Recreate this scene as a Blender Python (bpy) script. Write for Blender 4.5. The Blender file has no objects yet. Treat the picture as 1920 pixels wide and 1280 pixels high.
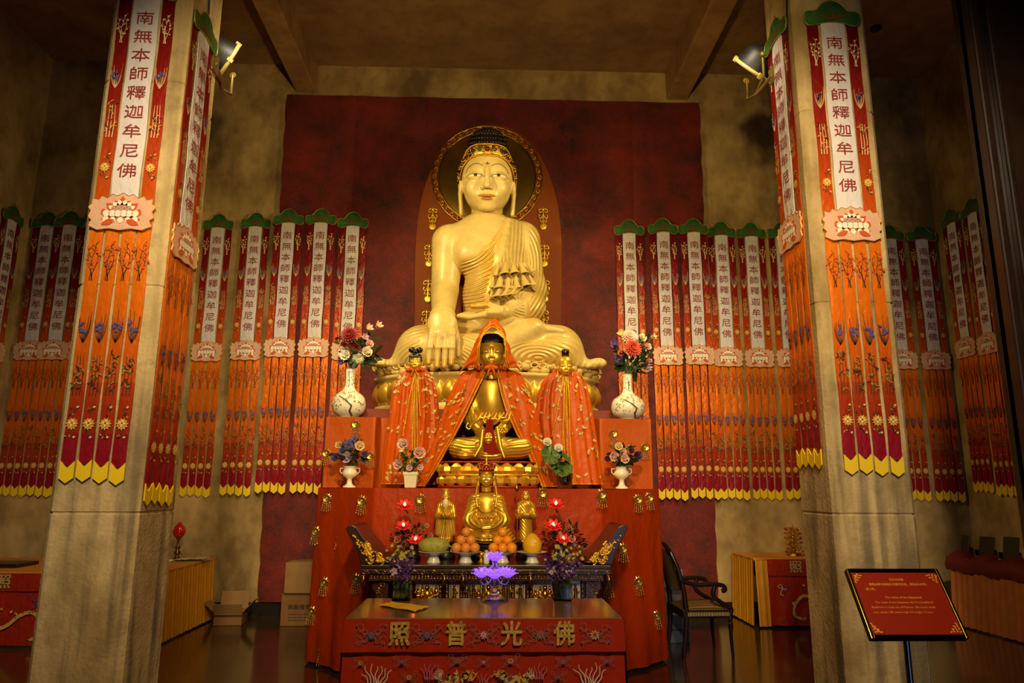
import bpy, bmesh, math, random
import numpy as np
from mathutils import Vector, Matrix, Euler
random.seed(7)
PI = math.pi
SC = bpy.context.scene
COL = SC.collection
# ---------------------------------------------------------------- camera
FPX, PITCH, YAW, ROLL = 1345.0, 11.5, 1.75, 0.25
CAMLOC = Vector((0, 0, 1.6))
camd = bpy.data.cameras.new('camera')
camd.sensor_width = 36.0
camd.lens = 36.0 * FPX / 1920.0
camd.clip_start = 0.05
cam = bpy.data.objects.new('camera', camd)
COL.objects.link(cam)
CM = (Matrix.Rotation(-math.radians(YAW), 4, 'Z') @ Matrix.Rotation(math.radians(90 + PITCH), 4, 'X') @ Matrix.Rotation(math.radians(ROLL), 4, 'Z'))
cam.matrix_world = Matrix.Translation(CAMLOC) @ CM
SC.camera = cam
CM3 = CM.to_3x3()
# ---------------------------------------------------------------- exposure, world
SC.view_settings.view_transform = 'Standard'
SC.view_settings.look = 'None'
SC.view_settings.gamma = 1.0
SC.view_settings.use_curve_mapping = False
SC.view_settings.exposure = 0.08
SC.cycles.use_denoising = True
SC.cycles.max_bounces = 6
SC.cycles.sample_clamp_indirect = 4.0
w = bpy.data.worlds.new('world'); SC.world = w; w.use_nodes = True
w.node_tree.nodes['Background'].inputs[0].default_value = (0.42, 0.55, 1.0, 1)
w.node_tree.nodes['Background'].inputs[1].default_value = 0.03

def look(o, tgt):
    d = Vector(tgt) - o.location
    o.rotation_euler = d.to_track_quat('-Z', 'Y').to_euler()
def spot(name, loc, tgt, power, col, angle, blend=0.6, size=0.15):
    l = bpy.data.lights.new(name, 'SPOT'); l.energy = power; l.color = col
    l.spot_size = math.radians(angle); l.spot_blend = blend; l.shadow_soft_size = size
    o = bpy.data.objects.new(name, l); COL.objects.link(o); o.location = loc; look(o, tgt); return o
def area(name, loc, tgt, power, col, sx, sy):
    l = bpy.data.lights.new(name, 'AREA'); l.energy = power; l.color = col; l.shape = 'RECTANGLE'; l.size = sx; l.size_y = sy
    o = bpy.data.objects.new(name, l); COL.objects.link(o); o.location = loc; look(o, tgt); return o
WARM = (1.0, 0.68, 0.27); GOLDEN = (1.0, 0.78, 0.33); SOFT = (1.0, 0.82, 0.55); AMBER = (1.0, 0.72, 0.27)
# floodlights on the two columns, turned to the statue and the hanging on the wall
spot('flood_light_source', (-1.80, 6.12, 5.0), (0.3, 8.6, 3.4), 330, GOLDEN, 105, 0.7, .12)
spot('flood_light_source', (2.15, 6.22, 5.0), (-0.3, 8.6, 3.4), 330, GOLDEN, 105, 0.7, .12)
# unseen spots: one down the middle of the hall, two on the columns, one on the altar; last three are added fill
spot('unseen_hall_spot', (0.1, 0.2, 3.5), (0.1, 9.0, 4.1), 950, AMBER, 71, 0.6, .12)
spot('unseen_hall_spot', (-1.2, 0.4, 5.6), (-2.65, 5.0, 3.0), 1150, SOFT, 50, 0.95)
spot('unseen_hall_spot', (1.2, 0.4, 5.6), (2.75, 5.2, 3.0), 1150, SOFT, 50, 0.95)
spot('unseen_hall_spot', (-0.5, 1.8, 5.6), (0.0, 6.9, 1.7), 110, WARM, 44, 0.9)
spot('unseen_hall_spot', (0.6, 0.2, 4.6), (0.2, 5.0, 0.9), 620, WARM, 72, 0.9)  # added fill that brightens the front table and its cloth
spot('unseen_hall_spot', (-1.3, 4.4, 6.4), (-3.2, 9.6, 2.4), 520, SOFT, 46, 0.9)  # added fill that brightens the banners left of the statue
spot('unseen_hall_spot', (1.3, 4.4, 6.4), (3.4, 9.6, 2.4), 520, SOFT, 46, 0.9)  # added fill that brightens the banners right of the statue
# daylight from the open doors behind the visitor
area('door_daylight', (3.2, -4.5, 1.4), (2.6, 5, 0.6), 45, (0.42, 0.58, 1.0), 3.5, 2.2)

# ---------------------------------------------------------------- picture ray helpers
def ray(u, v):
    return CM3 @ Vector(((u - 960) / FPX, (640 - v) / FPX, -1))
def P(u, v, Y):
    d = ray(u, v); return CAMLOC + d * (Y / d.y)
def PX(u, v, X):
    d = ray(u, v); return CAMLOC + d * (X / d.x)
def PZ(u, v, Z):
    d = ray(u, v); return CAMLOC + d * ((Z - 1.6) / d.z)
def ppm(p):
    q = CM3.transposed() @ (Vector(p) - CAMLOC); return FPX / -q.z
# ---------------------------------------------------------------- materials
MATS = {}
def rgb(h):
    """sRGB hex -> linear"""
    c = [int(h[i:i + 2], 16) / 255 for i in (0, 2, 4)]
    return tuple(x / 12.92 if x <= 0.04045 else ((x + 0.055) / 1.055) ** 2.4 for x in c)
def mat(name, col, rough=0.5, metal=0.0, var=0.0, vscale=6.0, bump=0.0, bscale=30.0, col2=None, emit=None, estr=0.0, trans=0.0, sheen=0.0, coat=0.0, spec=None, stretch=None, detail=4.0):
    if name in MATS: return MATS[name]
    m = bpy.data.materials.new(name); m.use_nodes = True; MATS[name] = m
    nt = m.node_tree; N = nt.nodes; L = nt.links; b = N['Principled BSDF']
    if isinstance(col, str): col = rgb(col)
    if isinstance(col2, str): col2 = rgb(col2)
    b.inputs['Base Color'].default_value = (*col, 1)
    b.inputs['Roughness'].default_value = rough; b.inputs['Metallic'].default_value = metal
    if spec is not None: b.inputs['Specular IOR Level'].default_value = spec
    if sheen: b.inputs['Sheen Weight'].default_value = sheen
    if coat: b.inputs['Coat Weight'].default_value = coat; b.inputs['Coat Roughness'].default_value = 0.1
    if trans: b.inputs['Transmission Weight'].default_value = trans
    if emit:
        e = rgb(emit) if isinstance(emit, str) else emit
        b.inputs['Emission Color'].default_value = (*e, 1); b.inputs['Emission Strength'].default_value = estr
    if var or bump or col2:
        tc = N.new('ShaderNodeTexCoord'); mp = N.new('ShaderNodeMapping')
        if stretch: mp.inputs['Scale'].default_value = stretch
        L.new(tc.outputs['Object'], mp.inputs[0])
    if var or col2:
        n = N.new('ShaderNodeTexNoise'); n.inputs['Scale'].default_value = vscale; n.inputs['Detail'].default_value = detail
        L.new(mp.outputs[0], n.inputs[0])
        r = N.new('ShaderNodeValToRGB')
        c2 = col2 or tuple(max(0, x * (1 - var)) for x in col); c1 = col if col2 else tuple(min(1, x * (1 + var * 0.5)) for x in col)
        r.color_ramp.elements[0].position = 0.32; r.color_ramp.elements[1].position = 0.68
        r.color_ramp.elements[0].color = (*c2, 1); r.color_ramp.elements[1].color = (*c1, 1)
        L.new(n.outputs[0], r.inputs[0]); L.new(r.outputs[0], b.inputs['Base Color'])
    if bump:
        n2 = N.new('ShaderNodeTexNoise'); n2.inputs['Scale'].default_value = bscale; n2.inputs['Detail'].default_value = 5
        L.new(mp.outputs[0], n2.inputs[0])
        bp = N.new('ShaderNodeBump'); bp.inputs['Strength'].default_value = bump; bp.inputs['Distance'].default_value = 0.02
        L.new(n2.outputs[0], bp.inputs['Height']); L.new(bp.outputs[0], b.inputs['Normal'])
    return m
def nodes(m): return m.node_tree.nodes, m.node_tree.links, m.node_tree.nodes['Principled BSDF']
# ---------------------------------------------------------------- mesh builder
class MB:
    def __init__(s): s.v = []; s.f = []; s.m = []; s.sm = []; s.cur = 0; s.smooth = True
    def add(s, vs, fs, mi=None, smooth=None):
        o = len(s.v); s.v.extend([tuple(x) for x in vs]); mi = s.cur if mi is None else mi; smooth = s.smooth if smooth is None else smooth
        for f in fs: s.f.append([i + o for i in f]); s.m.append(mi); s.sm.append(smooth)
        return s
    def box(s, c, d, R=None, mi=None):
        x, y, z = d[0] / 2, d[1] / 2, d[2] / 2
        vs = [Vector((a * x, b * y, e * z)) for a in (-1, 1) for b in (-1, 1) for e in (-1, 1)]
        if R is not None: vs = [R @ p for p in vs]
        c = Vector(c)
        return s.add([p + c for p in vs], [(0, 1, 3, 2), (4, 6, 7, 5), (0, 4, 5, 1), (2, 3, 7, 6), (0, 2, 6, 4), (1, 5, 7, 3)], mi, False)
    def hexa(s, v8, mi=None):
        return s.add(v8, [(0, 1, 3, 2), (4, 6, 7, 5), (0, 4, 5, 1), (2, 3, 7, 6), (0, 2, 6, 4), (1, 5, 7, 3)], mi, False)
    def grid(s, rows, mi=None, closed=False, smooth=None, flip=False):
        nr, nc = len(rows), len(rows[0]); vs = [p for r in rows for p in r]; fs = []
        for i in range(nr - 1):
            for j in range(nc if closed else nc - 1):
                k = (j + 1) % nc; q = (i * nc + j, i * nc + k, (i + 1) * nc + k, (i + 1) * nc + j)
                fs.append(q[::-1] if flip else q)
        return s.add(vs, fs, mi, smooth)
    def lathe(s, prof, c=(0, 0, 0), n=24, mi=None, sx=1, sy=1, cap=True, M=None):
        c = Vector(c); rows = []
        for r, z in prof: rows.append([Vector((r * sx * math.cos(2 * PI * j / n), r * sy * math.sin(2 * PI * j / n), z)) for j in range(n)])
        if M is not None: rows = [[M @ p for p in r] for r in rows]
        rows = [[p + c for p in r] for r in rows]
        s.grid(rows, mi, True)
        if cap:
            s.add(rows[0], [tuple(range(n))[::-1]], mi, False); s.add(rows[-1], [tuple(range(n))], mi, False)
        return s
    def tube(s, path, r, n=8, mi=None, cap=True, closed=False):
        pts = [Vector(p) for p in path]; rows = []; N = len(pts); up = None
        for i, p in enumerate(pts):
            if closed: t = (pts[(i + 1) % N] - pts[i - 1])
            else: t = (pts[min(i + 1, N - 1)] - pts[max(i - 1, 0)])
            if t.length < 1e-9: t = Vector((0, 0, 1))
            t.normalize()
            if up is None: up = Vector((0, 0, 1)) if abs(t.z) < 0.9 else Vector((0, 1, 0))
            a = t.cross(up)
            if a.length < 1e-6: a = t.orthogonal()
            a.normalize(); b = a.cross(t).normalized(); up = b
            rr = r[i] if isinstance(r, (list, tuple)) else r
            rows.append([p + (a * math.cos(2 * PI * j / n) + b * math.sin(2 * PI * j / n)) * rr for j in range(n)])
        if closed: rows.append(rows[0])
        s.grid(rows, mi, True)
        if cap and not closed:
            s.add(rows[0], [tuple(range(n))[::-1]], mi, False); s.add(rows[-1], [tuple(range(n))], mi, False)
        return s
    def ball(s, c, r, n=12, m=8, mi=None, M=None):
        c = Vector(c); r = (r, r, r) if not isinstance(r, (list, tuple, Vector)) else r; rows = []
        for i in range(m + 1):
            a = -PI / 2 + PI * i / m; k = max(math.cos(a), 1e-3)
            row = [Vector((r[0] * k * math.cos(2 * PI * j / n), r[1] * k * math.sin(2 * PI * j / n), r[2] * math.sin(a))) for j in range(n)]
            if M is not None: row = [M @ p for p in row]
            rows.append([p + c for p in row])
        return s.grid(rows, mi, True)
    def prism(s, poly, t, M=None, mi=None, smooth=False):
        """poly in local x,z ; thickness t along -y (front at y=-t)"""
        n = len(poly); M = M or Matrix.Identity(4)
        fr = [M @ Vector((x, -t, z)) for x, z in poly]; bk = [M @ Vector((x, 0, z)) for x, z in poly]
        fs = [tuple(range(n)), tuple(range(2 * n - 1, n - 1, -1))]
        for i in range(n): j = (i + 1) % n; fs.append((i, n + i, n + j, j))
        return s.add(fr + bk, fs, mi, smooth)
    def merge(s, o, M=None, mi=None):
        vs = [M @ Vector(p) for p in o.v] if M is not None else o.v
        b = len(s.v); s.v.extend([tuple(p) for p in vs])
        for f, m_, q in zip(o.f, o.m, o.sm): s.f.append([i + b for i in f]); s.m.append(m_ if mi is None else mi); s.sm.append(q)
        return s
    def mesh(s, name, mats):
        me = bpy.data.meshes.new(name); me.from_pydata(s.v, [], s.f)
        for m in (mats if isinstance(mats, (list, tuple)) else [mats]): me.materials.append(m)
        me.polygons.foreach_set('material_index', s.m); me.polygons.foreach_set('use_smooth', s.sm); me.update()
        return me
    def build(s, name, mats, parent=None, bevel=0.0, loc=None):
        o = bpy.data.objects.new(name, s.mesh(name, mats)); COL.objects.link(o)
        if parent is not None: o.parent = parent
        if loc is not None: o.location = loc
        if bevel:
            b = o.modifiers.new('bevel', 'BEVEL'); b.width = bevel; b.segments = 2; b.limit_method = 'ANGLE'; b.angle_limit = 0.6
        return o
def tag(o, label=None, cat=None, group=None, kind=None):
    if label: o['label'] = label
    if cat: o['category'] = cat
    if group: o['group'] = group
    if kind: o['kind'] = kind
    return o
def thing(name, label, cat, loc=(0, 0, 0), rz=0.0, group=None):
    o = bpy.data.objects.new(name, None); COL.objects.link(o); o.empty_display_size = 0.05
    o.location = loc; o.rotation_euler = (0, 0, rz); return tag(o, label, cat, group)
def kids(o): return CHILD.get(o.name, []) if False else list(o.children)
def copy_tree(o, loc, rz=None, label=None, group=None):
    r = o.copy(); COL.objects.link(r); r.location = loc
    if rz is not None: r.rotation_euler = (0, 0, rz)
    if label: r['label'] = label
    if group: r['group'] = group
    def rec(a, b):
        for ch in list(a.children):
            c = ch.copy(); COL.objects.link(c); c.parent = b; rec(ch, c)
    rec(o, r); return r
GLY = {}
def glyph(txt, size=1.0, extrude=0.0, align='CENTER'):
    k = (txt, size, extrude, align)
    if k in GLY: return GLY[k]
    c = bpy.data.curves.new('glyph', 'FONT'); c.body = txt; c.size = size; c.extrude = extrude; c.align_x = align; c.align_y = 'CENTER'; c.resolution_u = 3
    o = bpy.data.objects.new('glyph', c); COL.objects.link(o)
    dg = bpy.context.evaluated_depsgraph_get(); me = bpy.data.meshes.new_from_object(o.evaluated_get(dg))
    mb = MB(); mb.add([(v.co.x, -v.co.z, v.co.y) for v in me.vertices], [tuple(p.vertices) for p in me.polygons], 0, False)
    bpy.data.objects.remove(o); bpy.data.curves.remove(c); bpy.data.meshes.remove(me)
    GLY[k] = mb; return mb
def T(x, y, z): return Matrix.Translation((x, y, z))
def RX(a): return Matrix.Rotation(a, 4, 'X')
def RY(a): return Matrix.Rotation(a, 4, 'Y')
def RZ(a): return Matrix.Rotation(a, 4, 'Z')
def SCL(x, y, z): return Matrix.Diagonal((x, y, z, 1))
def lerp(a, b, t): return a + (b - a) * t
def interp(pts, t):
    """piecewise linear over [(t, val...)]"""
    if t <= pts[0][0]: return pts[0][1:]
    for a, b in zip(pts, pts[1:]):
        if t <= b[0]:
            k = (t - a[0]) / (b[0] - a[0] + 1e-12); return tuple(lerp(x, y, k) for x, y in zip(a[1:], b[1:]))
    return pts[-1][1:]
def smooth_path(pts, n=8):
    """Catmull-Rom through pts"""
    pts = [Vector(p) for p in pts]; out = []
    for i in range(len(pts) - 1):
        p0, p1, p2, p3 = pts[max(i - 1, 0)], pts[i], pts[i + 1], pts[min(i + 2, len(pts) - 1)]
        for k in range(n):
            t = k / n
            out.append(0.5 * ((2 * p1) + (p2 - p0) * t + (2 * p0 - 5 * p1 + 4 * p2 - p3) * t * t + (3 * p1 - p0 - 3 * p2 + p3) * t ** 3))
    out.append(pts[-1]); return out
# ---------------------------------------------------------------- room
WALLY, CEILZ, WLX, WRX = 9.7, 7.72, -6.45, 6.45
def stained(name, c1, c2, c3, rough=0.9, sc=1.0):
    m = mat(name, c1, rough); N, L, b = nodes(m)
    tc = N.new('ShaderNodeTexCoord')
    n1 = N.new('ShaderNodeTexNoise'); n1.inputs['Scale'].default_value = 0.9 * sc; n1.inputs['Detail'].default_value = 8; n1.inputs['Roughness'].default_value = 0.62
    n2 = N.new('ShaderNodeTexNoise'); n2.inputs['Scale'].default_value = 3.1 * sc; n2.inputs['Detail'].default_value = 6
    mp = N.new('ShaderNodeMapping'); mp.inputs['Scale'].default_value = (1, 1, 0.6); L.new(tc.outputs['Object'], mp.inputs[0])
    L.new(mp.outputs[0], n1.inputs[0]); L.new(tc.outputs['Object'], n2.inputs[0])
    r = N.new('ShaderNodeValToRGB'); e = r.color_ramp.elements
    e[0].position = 0.36; e[0].color = (*rgb(c2), 1); e[1].position = 0.62; e[1].color = (*rgb(c1), 1)
    L.new(n1.outputs[0], r.inputs[0])
    mx = N.new('ShaderNodeMixRGB'); mx.blend_type = 'MIX'; mx.inputs[2].default_value = (*rgb(c3), 1)
    r2 = N.new('ShaderNodeValToRGB'); r2.color_ramp.elements[0].position = 0.5; r2.color_ramp.elements[1].position = 0.75
    r2.color_ramp.elements[1].color = (0.5, 0.5, 0.5, 1)
    L.new(n2.outputs[0], r2.inputs[0]); L.new(r2.outputs[0], mx.inputs[0]); L.new(r.outputs[0], mx.inputs[1]); L.new(mx.outputs[0], b.inputs['Base Color'])
    bp = N.new('ShaderNodeBump'); bp.inputs['Strength'].default_value = 0.25; bp.inputs['Distance'].default_value = 0.01
    n3 = N.new('ShaderNodeTexNoise'); n3.inputs['Scale'].default_value = 40; n3.inputs['Detail'].default_value = 6
    L.new(tc.outputs['Object'], n3.inputs[0]); L.new(n3.outputs[0], bp.inputs['Height']); L.new(bp.outputs[0], b.inputs['Normal'])
    return m
M_wall = stained('wall_plaster', 'bc9c62', '735a2e', '66502e', .9, 1.5)
M_ceil = stained('ceiling_concrete', 'a88450', '8a6a3c', '765a34', 0.95, 2.0)
M_beam = stained('beam_concrete', 'b89058', '987244', '805c38', 0.95, 2.0)
M_col = stained('column_concrete', 'c8ac76', '957a48', '7c663e', 0.85, 2.6)
def structure(name, mb, m, bevel=0.0):
    o = mb.build(name, m, None, bevel); o['kind'] = 'structure'; return o
t = 0.3
structure('wall_back', MB().box(((WLX + WRX) / 2, WALLY + t / 2, CEILZ / 2), (WRX - WLX + 2 * t, t, CEILZ + 0.6)), M_wall)
structure('wall_left', MB().box((WLX - t / 2, 2.7, CEILZ / 2), (t, 14, CEILZ + 0.6)), M_wall)
structure('wall_right', MB().box((WRX + t / 2, 2.7, CEILZ / 2), (t, 14, CEILZ + 0.6)), M_wall)
structure('ceiling', MB().box((0, 2.7, CEILZ + t / 2), (WRX - WLX, 14, t)), M_ceil)
M_floor = mat('floor_polished_stone', '3a2614', 0.16, var=0.3, vscale=2.0, bump=0.02, bscale=14, coat=0.2)
structure('floor', MB().box((0, 2.7, -0.15), (WRX - WLX, 14, 0.3)), M_floor)
def beam(name, u0, u1, vb, vt):
    a, b = P(u0, vb, WALLY), P(u1, vb, WALLY)
    structure(name, MB().box(((a.x + b.x) / 2, 2.7, (a.z + CEILZ) / 2), (b.x - a.x, 14, CEILZ - a.z)), M_beam, 0.02)
beam('trim_1', 555, 594, 173, 123); beam('trim_2', 1249, 1289, 187, 137)
M_plinth = mat('baseboard_dark', '1d160f', 0.35)
structure('baseboard_back', MB().box((0, WALLY - 0.02, 0.08), (WRX - WLX, 0.04, 0.16)), M_plinth)
structure('baseboard_left', MB().box((WLX + 0.02, 2.7, 0.08), (0.04, 14, 0.16)), M_plinth)
structure('baseboard_right', MB().box((WRX - 0.02, 2.7, 0.08), (0.04, 14, 0.16)), M_plinth)
# columns: chamfered square shafts with board marks and formwork joints
N, L, b = nodes(M_col)
bc = b.inputs['Base Color'].links[0].from_socket
tc = N.new('ShaderNodeTexCoord'); mp = N.new('ShaderNodeMapping'); mp.inputs['Scale'].default_value = (9, 9, 0.5); L.new(tc.outputs['Object'], mp.inputs[0])
ns = N.new('ShaderNodeTexNoise'); ns.inputs['Scale'].default_value = 1.0; ns.inputs['Detail'].default_value = 7; L.new(mp.outputs[0], ns.inputs[0])
rp = N.new('ShaderNodeValToRGB'); rp.color_ramp.elements[0].position = 0.47; rp.color_ramp.elements[0].color = (0, 0, 0, 1); rp.color_ramp.elements[1].position = 0.62; rp.color_ramp.elements[1].color = (0.75, 0.75, 0.75, 1)
L.new(ns.outputs[0], rp.inputs[0])
# stains gather near the foot of the shaft
sx = N.new('ShaderNodeSeparateXYZ'); L.new(tc.outputs['Object'], sx.inputs[0])
mr = N.new('ShaderNodeMapRange'); mr.inputs[1].default_value = 3.2; mr.inputs[2].default_value = 0.6; mr.inputs[3].default_value = 0.35; mr.inputs[4].default_value = 1.0; L.new(sx.outputs[2], mr.inputs[0])
ml = N.new('ShaderNodeMath'); ml.operation = 'MULTIPLY'; L.new(rp.outputs[0], ml.inputs[0]); L.new(mr.outputs[0], ml.inputs[1])
mx = N.new('ShaderNodeMixRGB'); mx.inputs[2].default_value = (*rgb('4c3f30'), 1); L.new(ml.outputs[0], mx.inputs[0]); L.new(bc, mx.inputs[1]); L.new(mx.outputs[0], b.inputs['Base Color'])
for nd in N:
    if nd.type == 'BUMP': nd.inputs['Strength'].default_value = 0.6
def column(name, x0, x1, y0, y1, label):
    mb = MB(); c = 0.035; zc = CEILZ
    def ring(z, e=0.0):
        a, b_, c_, d = x0 - e, x1 + e, y0 - e, y1 + e
        return [Vector(p) for p in ((a + c, c_, z), (b_ - c, c_, z), (b_, c_ + c, z), (b_, d - c, z), (b_ - c, d, z), (a + c, d, z), (a, d - c, z), (a, c_ + c, z))]
    rows = [ring(0)]
    for zj in (1.42, 3.0, 4.6, 6.2):     # formwork joints
        rows += [ring(zj - 0.012), ring(zj - 0.004, -0.006), ring(zj + 0.004, -0.006), ring(zj + 0.012)]
    rows.append(ring(zc)); mb.grid(rows, 0, True, smooth=False)
    return structure(name, mb, M_col)
COLL = dict(y0=5.02, x1=PX and P(262, 925, 5.02).x, x0=P(91, 925, 5.02).x)
COLL['y1'] = COLL['y0'] + 0.6
COLR = dict(y0=5.25, x0=P(1561, 925, 5.25).x, x1=P(1717, 925, 5.25).x); COLR['y1'] = 5.25 + 0.58
column('column_left', COLL['x0'], COLL['x1'], COLL['y0'], COLL['y1'], '')
column('column_right', COLR['x0'], COLR['x1'], COLR['y0'], COLR['y1'], '')
# dark timber door post at the right edge of the view
pp = P(1894, 640, 4.6)
structure('door_1', MB().box((pp.x + 0.31, 4.68, CEILZ / 2), (0.62, 0.12, CEILZ)).box((pp.x + 0.03, 4.62, CEILZ / 2), (0.06, 0.14, CEILZ)).box((pp.x + 0.16, 4.6, CEILZ / 2), (0.05, 0.06, CEILZ)), mat('door_timber', '2a1a0e', 0.3, var=0.3), 0.015)

# big dark red hanging behind the statue
def red_mottle(name, c1, c2):
    m = mat(name, c1, 0.75, sheen=0.0); N, L, b = nodes(m); tc = N.new('ShaderNodeTexCoord')
    n1 = N.new('ShaderNodeTexNoise'); n1.inputs['Scale'].default_value = 1.4; n1.inputs['Detail'].default_value = 10; n1.inputs['Roughness'].default_value = 0.75
    n2 = N.new('ShaderNodeTexNoise'); n2.inputs['Scale'].default_value = 60; n2.inputs['Detail'].default_value = 3
    L.new(tc.outputs['Object'], n1.inputs[0]); L.new(tc.outputs['Object'], n2.inputs[0])
    a = N.new('ShaderNodeMath'); a.operation = 'MULTIPLY_ADD'; a.inputs[1].default_value = 0.4; L.new(n2.outputs[0], a.inputs[0]); L.new(n1.outputs[0], a.inputs[2])
    r = N.new('ShaderNodeValToRGB'); r.color_ramp.elements[0].position = 0.52; r.color_ramp.elements[1].position = 0.86
    r.color_ramp.elements[0].color = (*rgb(c2), 1); r.color_ramp.elements[1].color = (*rgb(c1), 1); L.new(a.outputs[0], r.inputs[0]); L.new(r.outputs[0], b.inputs['Base Color'])
    return m
M_curtain = red_mottle('backdrop_velvet', '7e1a08', '260402')
tl, tr = P(537, 176, 9.62), P(1312, 192, 9.62); bl, br = P(480, 1150, 9.62), P(1347, 1135, 9.62)
cur = thing('backdrop_curtain', 'huge dark red mottled cloth hanging on the back wall behind the large seated statue', 'curtain', ((tl.x + tr.x) / 2, 9.62, 0.12))
NP = 6; wdt = (tr.x - tl.x)
for k in range(NP):
    mb = MB(); rows = []
    for i in range(90):
        f = i / 89; row = []
        for j in range(15):
            g = j / 14; xx = (k + g) / NP
            x = lerp(lerp(tl.x, tr.x, xx), lerp(bl.x, br.x, xx), f)
            if (k == 0 and j == 0) or (k == NP - 1 and j == 14): x += 0.018 * (abs(math.sin(f * PI * 15)) - 0.5) * (-1 if k == 0 else 1)
            z = lerp(tl.z, tr.z, xx) - 0.05 * math.sin(PI * min(1, xx)) * 0 - 0.04 * (xx > 0.5) * 0
            z = lerp(z - 0.012 * math.sin(PI * ((xx * 6) % 1)), 0.17, f)
            y = 9.62 + 0.014 * math.sin(xx * 34 + f * 2) * f + (0.012 if j in (0, 14) else 0)
            row.append((x - cur.location.x, y - 9.62, z - 0.12))
        rows.append(row)
    mb.grid(rows, 0, flip=True); mb.build('cloth_panel', M_curtain, cur)
# ---------------------------------------------------------------- banners
def satin(name, stops, rough=0.38, zr=(0, 1), wav=0.5, sheen=0.0, spec=.2, metal=0.0, bs=14):
    """cloth dyed in bands along its height: stops [(z 0..1, hex)]"""
    m = mat(name, stops[0][1], rough, metal=metal, sheen=sheen, spec=spec); N, L, b = nodes(m); tc = N.new('ShaderNodeTexCoord'); s = N.new('ShaderNodeSeparateXYZ'); L.new(tc.outputs['Object'], s.inputs[0])
    mr = N.new('ShaderNodeMapRange'); mr.inputs[1].default_value = zr[0]; mr.inputs[2].default_value = zr[1]; L.new(s.outputs[2], mr.inputs[0])
    r = N.new('ShaderNodeValToRGB'); e = r.color_ramp.elements
    while len(e) < len(stops): e.new(0.5)
    for q, (p, c) in zip(e, stops): q.position = p; q.color = (*rgb(c), 1)
    L.new(mr.outputs[0], r.inputs[0]); L.new(r.outputs[0], b.inputs['Base Color'])
    n = N.new('ShaderNodeTexNoise'); n.inputs['Scale'].default_value = bs; n.inputs['Detail'].default_value = 3
    mp = N.new('ShaderNodeMapping'); mp.inputs['Scale'].default_value = (1.0, 1.0, 0.6); L.new(tc.outputs['Object'], mp.inputs[0]); L.new(mp.outputs[0], n.inputs[0])
    bp = N.new('ShaderNodeBump'); bp.inputs['Strength'].default_value = wav; bp.inputs['Distance'].default_value = 0.03; L.new(n.outputs[0], bp.inputs['Height']); L.new(bp.outputs[0], b.inputs['Normal'])
    return m
BW, BH = 0.46, 3.91
Z_CAPB, Z_STRB, Z_PLT, Z_PLB = 3.67, 2.0, 2.06, 1.79     # cap bottom, strip bottom, plate top/bottom (from the tips up)
M_tail = satin('tail_satin', [(0.0, '8a1220'), (0.16, '8e1622'), (0.165, '98280e'), (0.33, 'a83a0e'), (0.34, 'c2500c'), (0.6, 'd8680c'), (1.0, 'e47410')], zr=(0.0, Z_PLT), rough=0.38, metal=.18, wav=.42, bs=18)
M_side = satin('side_satin', [(0.0, 'c8560e'), (0.28, 'b4420c'), (0.55, '8c1c0c'), (1.0, '6a0a0e')], zr=(Z_PLB, Z_CAPB), rough=0.4, metal=.12, wav=.4, bs=18)
M_white = satin('white_satin', [(0.0, 'd8cdc4'), (1.0, 'd2c8c6')], zr=(0, 4), rough=0.4, wav=0.6)
M_leafgreen = mat('lotus_leaf_satin', '3a6a2c', 0.45, spec=.2, col2='244c1e', vscale=9, bump=0.3, bscale=14)
M_vein = mat('leaf_vein_thread', '8a3a18', 0.6); M_goldthread = mat('gold_thread', 'd8a62a', 0.35, metal=0.6)
M_plate = mat('plate_satin', 'd9a888', 0.45, var=0.1, bump=0.2)
M_petalw = mat('petal_thread_pale', 'f0e2c4', 0.5); M_petalr = mat('petal_thread_orange', 'c8501c', 0.5); M_pod = mat('pod_thread', 'b98a70', 0.6)
M_ink = mat('red_lettering_thread', '8a1812', 0.6); M_tip = mat('yellow_tip_satin', 'e8c21c', 0.4, bump=0.1, bscale=9)
M_dkthread = mat('brown_thread', '4a2a10', 0.6); M_bluethread = mat('blue_thread', '4a4a8a', 0.5); M_greenthread = mat('green_thread', '9a8434', 0.6)
M_yelthread = mat('yellow_thread', 'cc9c34', 0.45); M_cream = mat('cream_thread', 'e8c890', 0.5)
EMB_MATS = [M_dkthread, M_bluethread, M_greenthread, M_yelthread, M_cream, M_petalr]
def stroke(mb, pts, w, y, mi):
    """flat ribbon through (x,z) points, standing slightly off the cloth"""
    n = len(pts); rows = []
    for i, (x, z) in enumerate(pts):
        a, b_ = pts[max(0, i - 1)], pts[min(n - 1, i + 1)]; tx, tz = b_[0] - a[0], b_[1] - a[1]; l = math.hypot(tx, tz) or 1
        ww = w * (1 - 0.55 * i / max(n - 1, 1)) if not isinstance(w, list) else w[i]
        nx, nz = -tz / l * ww / 2, tx / l * ww / 2
        rows.append([(x - nx, y, z - nz), (x + nx, y, z + nz)])
    mb.grid(rows, mi, smooth=False)
def leafshape(mb, x, z, a, l, w, y, mi):
    c, s = math.cos(a), math.sin(a); pts = []
    for f, g in ((0, 0), (0.3, 0.5), (0.6, 0.42), (1, 0), (0.6, -0.42), (0.3, -0.5)):
        px, pz = f * l, g * w; pts.append((x + px * c - pz * s, y, z + px * s + pz * c))
    mb.add(pts, [tuple(range(5, -1, -1))], mi, False)
def disc(mb, x, z, r, y, mi, n=7):
    mb.add([(x + r * math.cos(2 * PI * i / n), y, z + r * math.sin(2 * PI * i / n)) for i in range(n)], [tuple(range(n))], mi, False)
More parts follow.
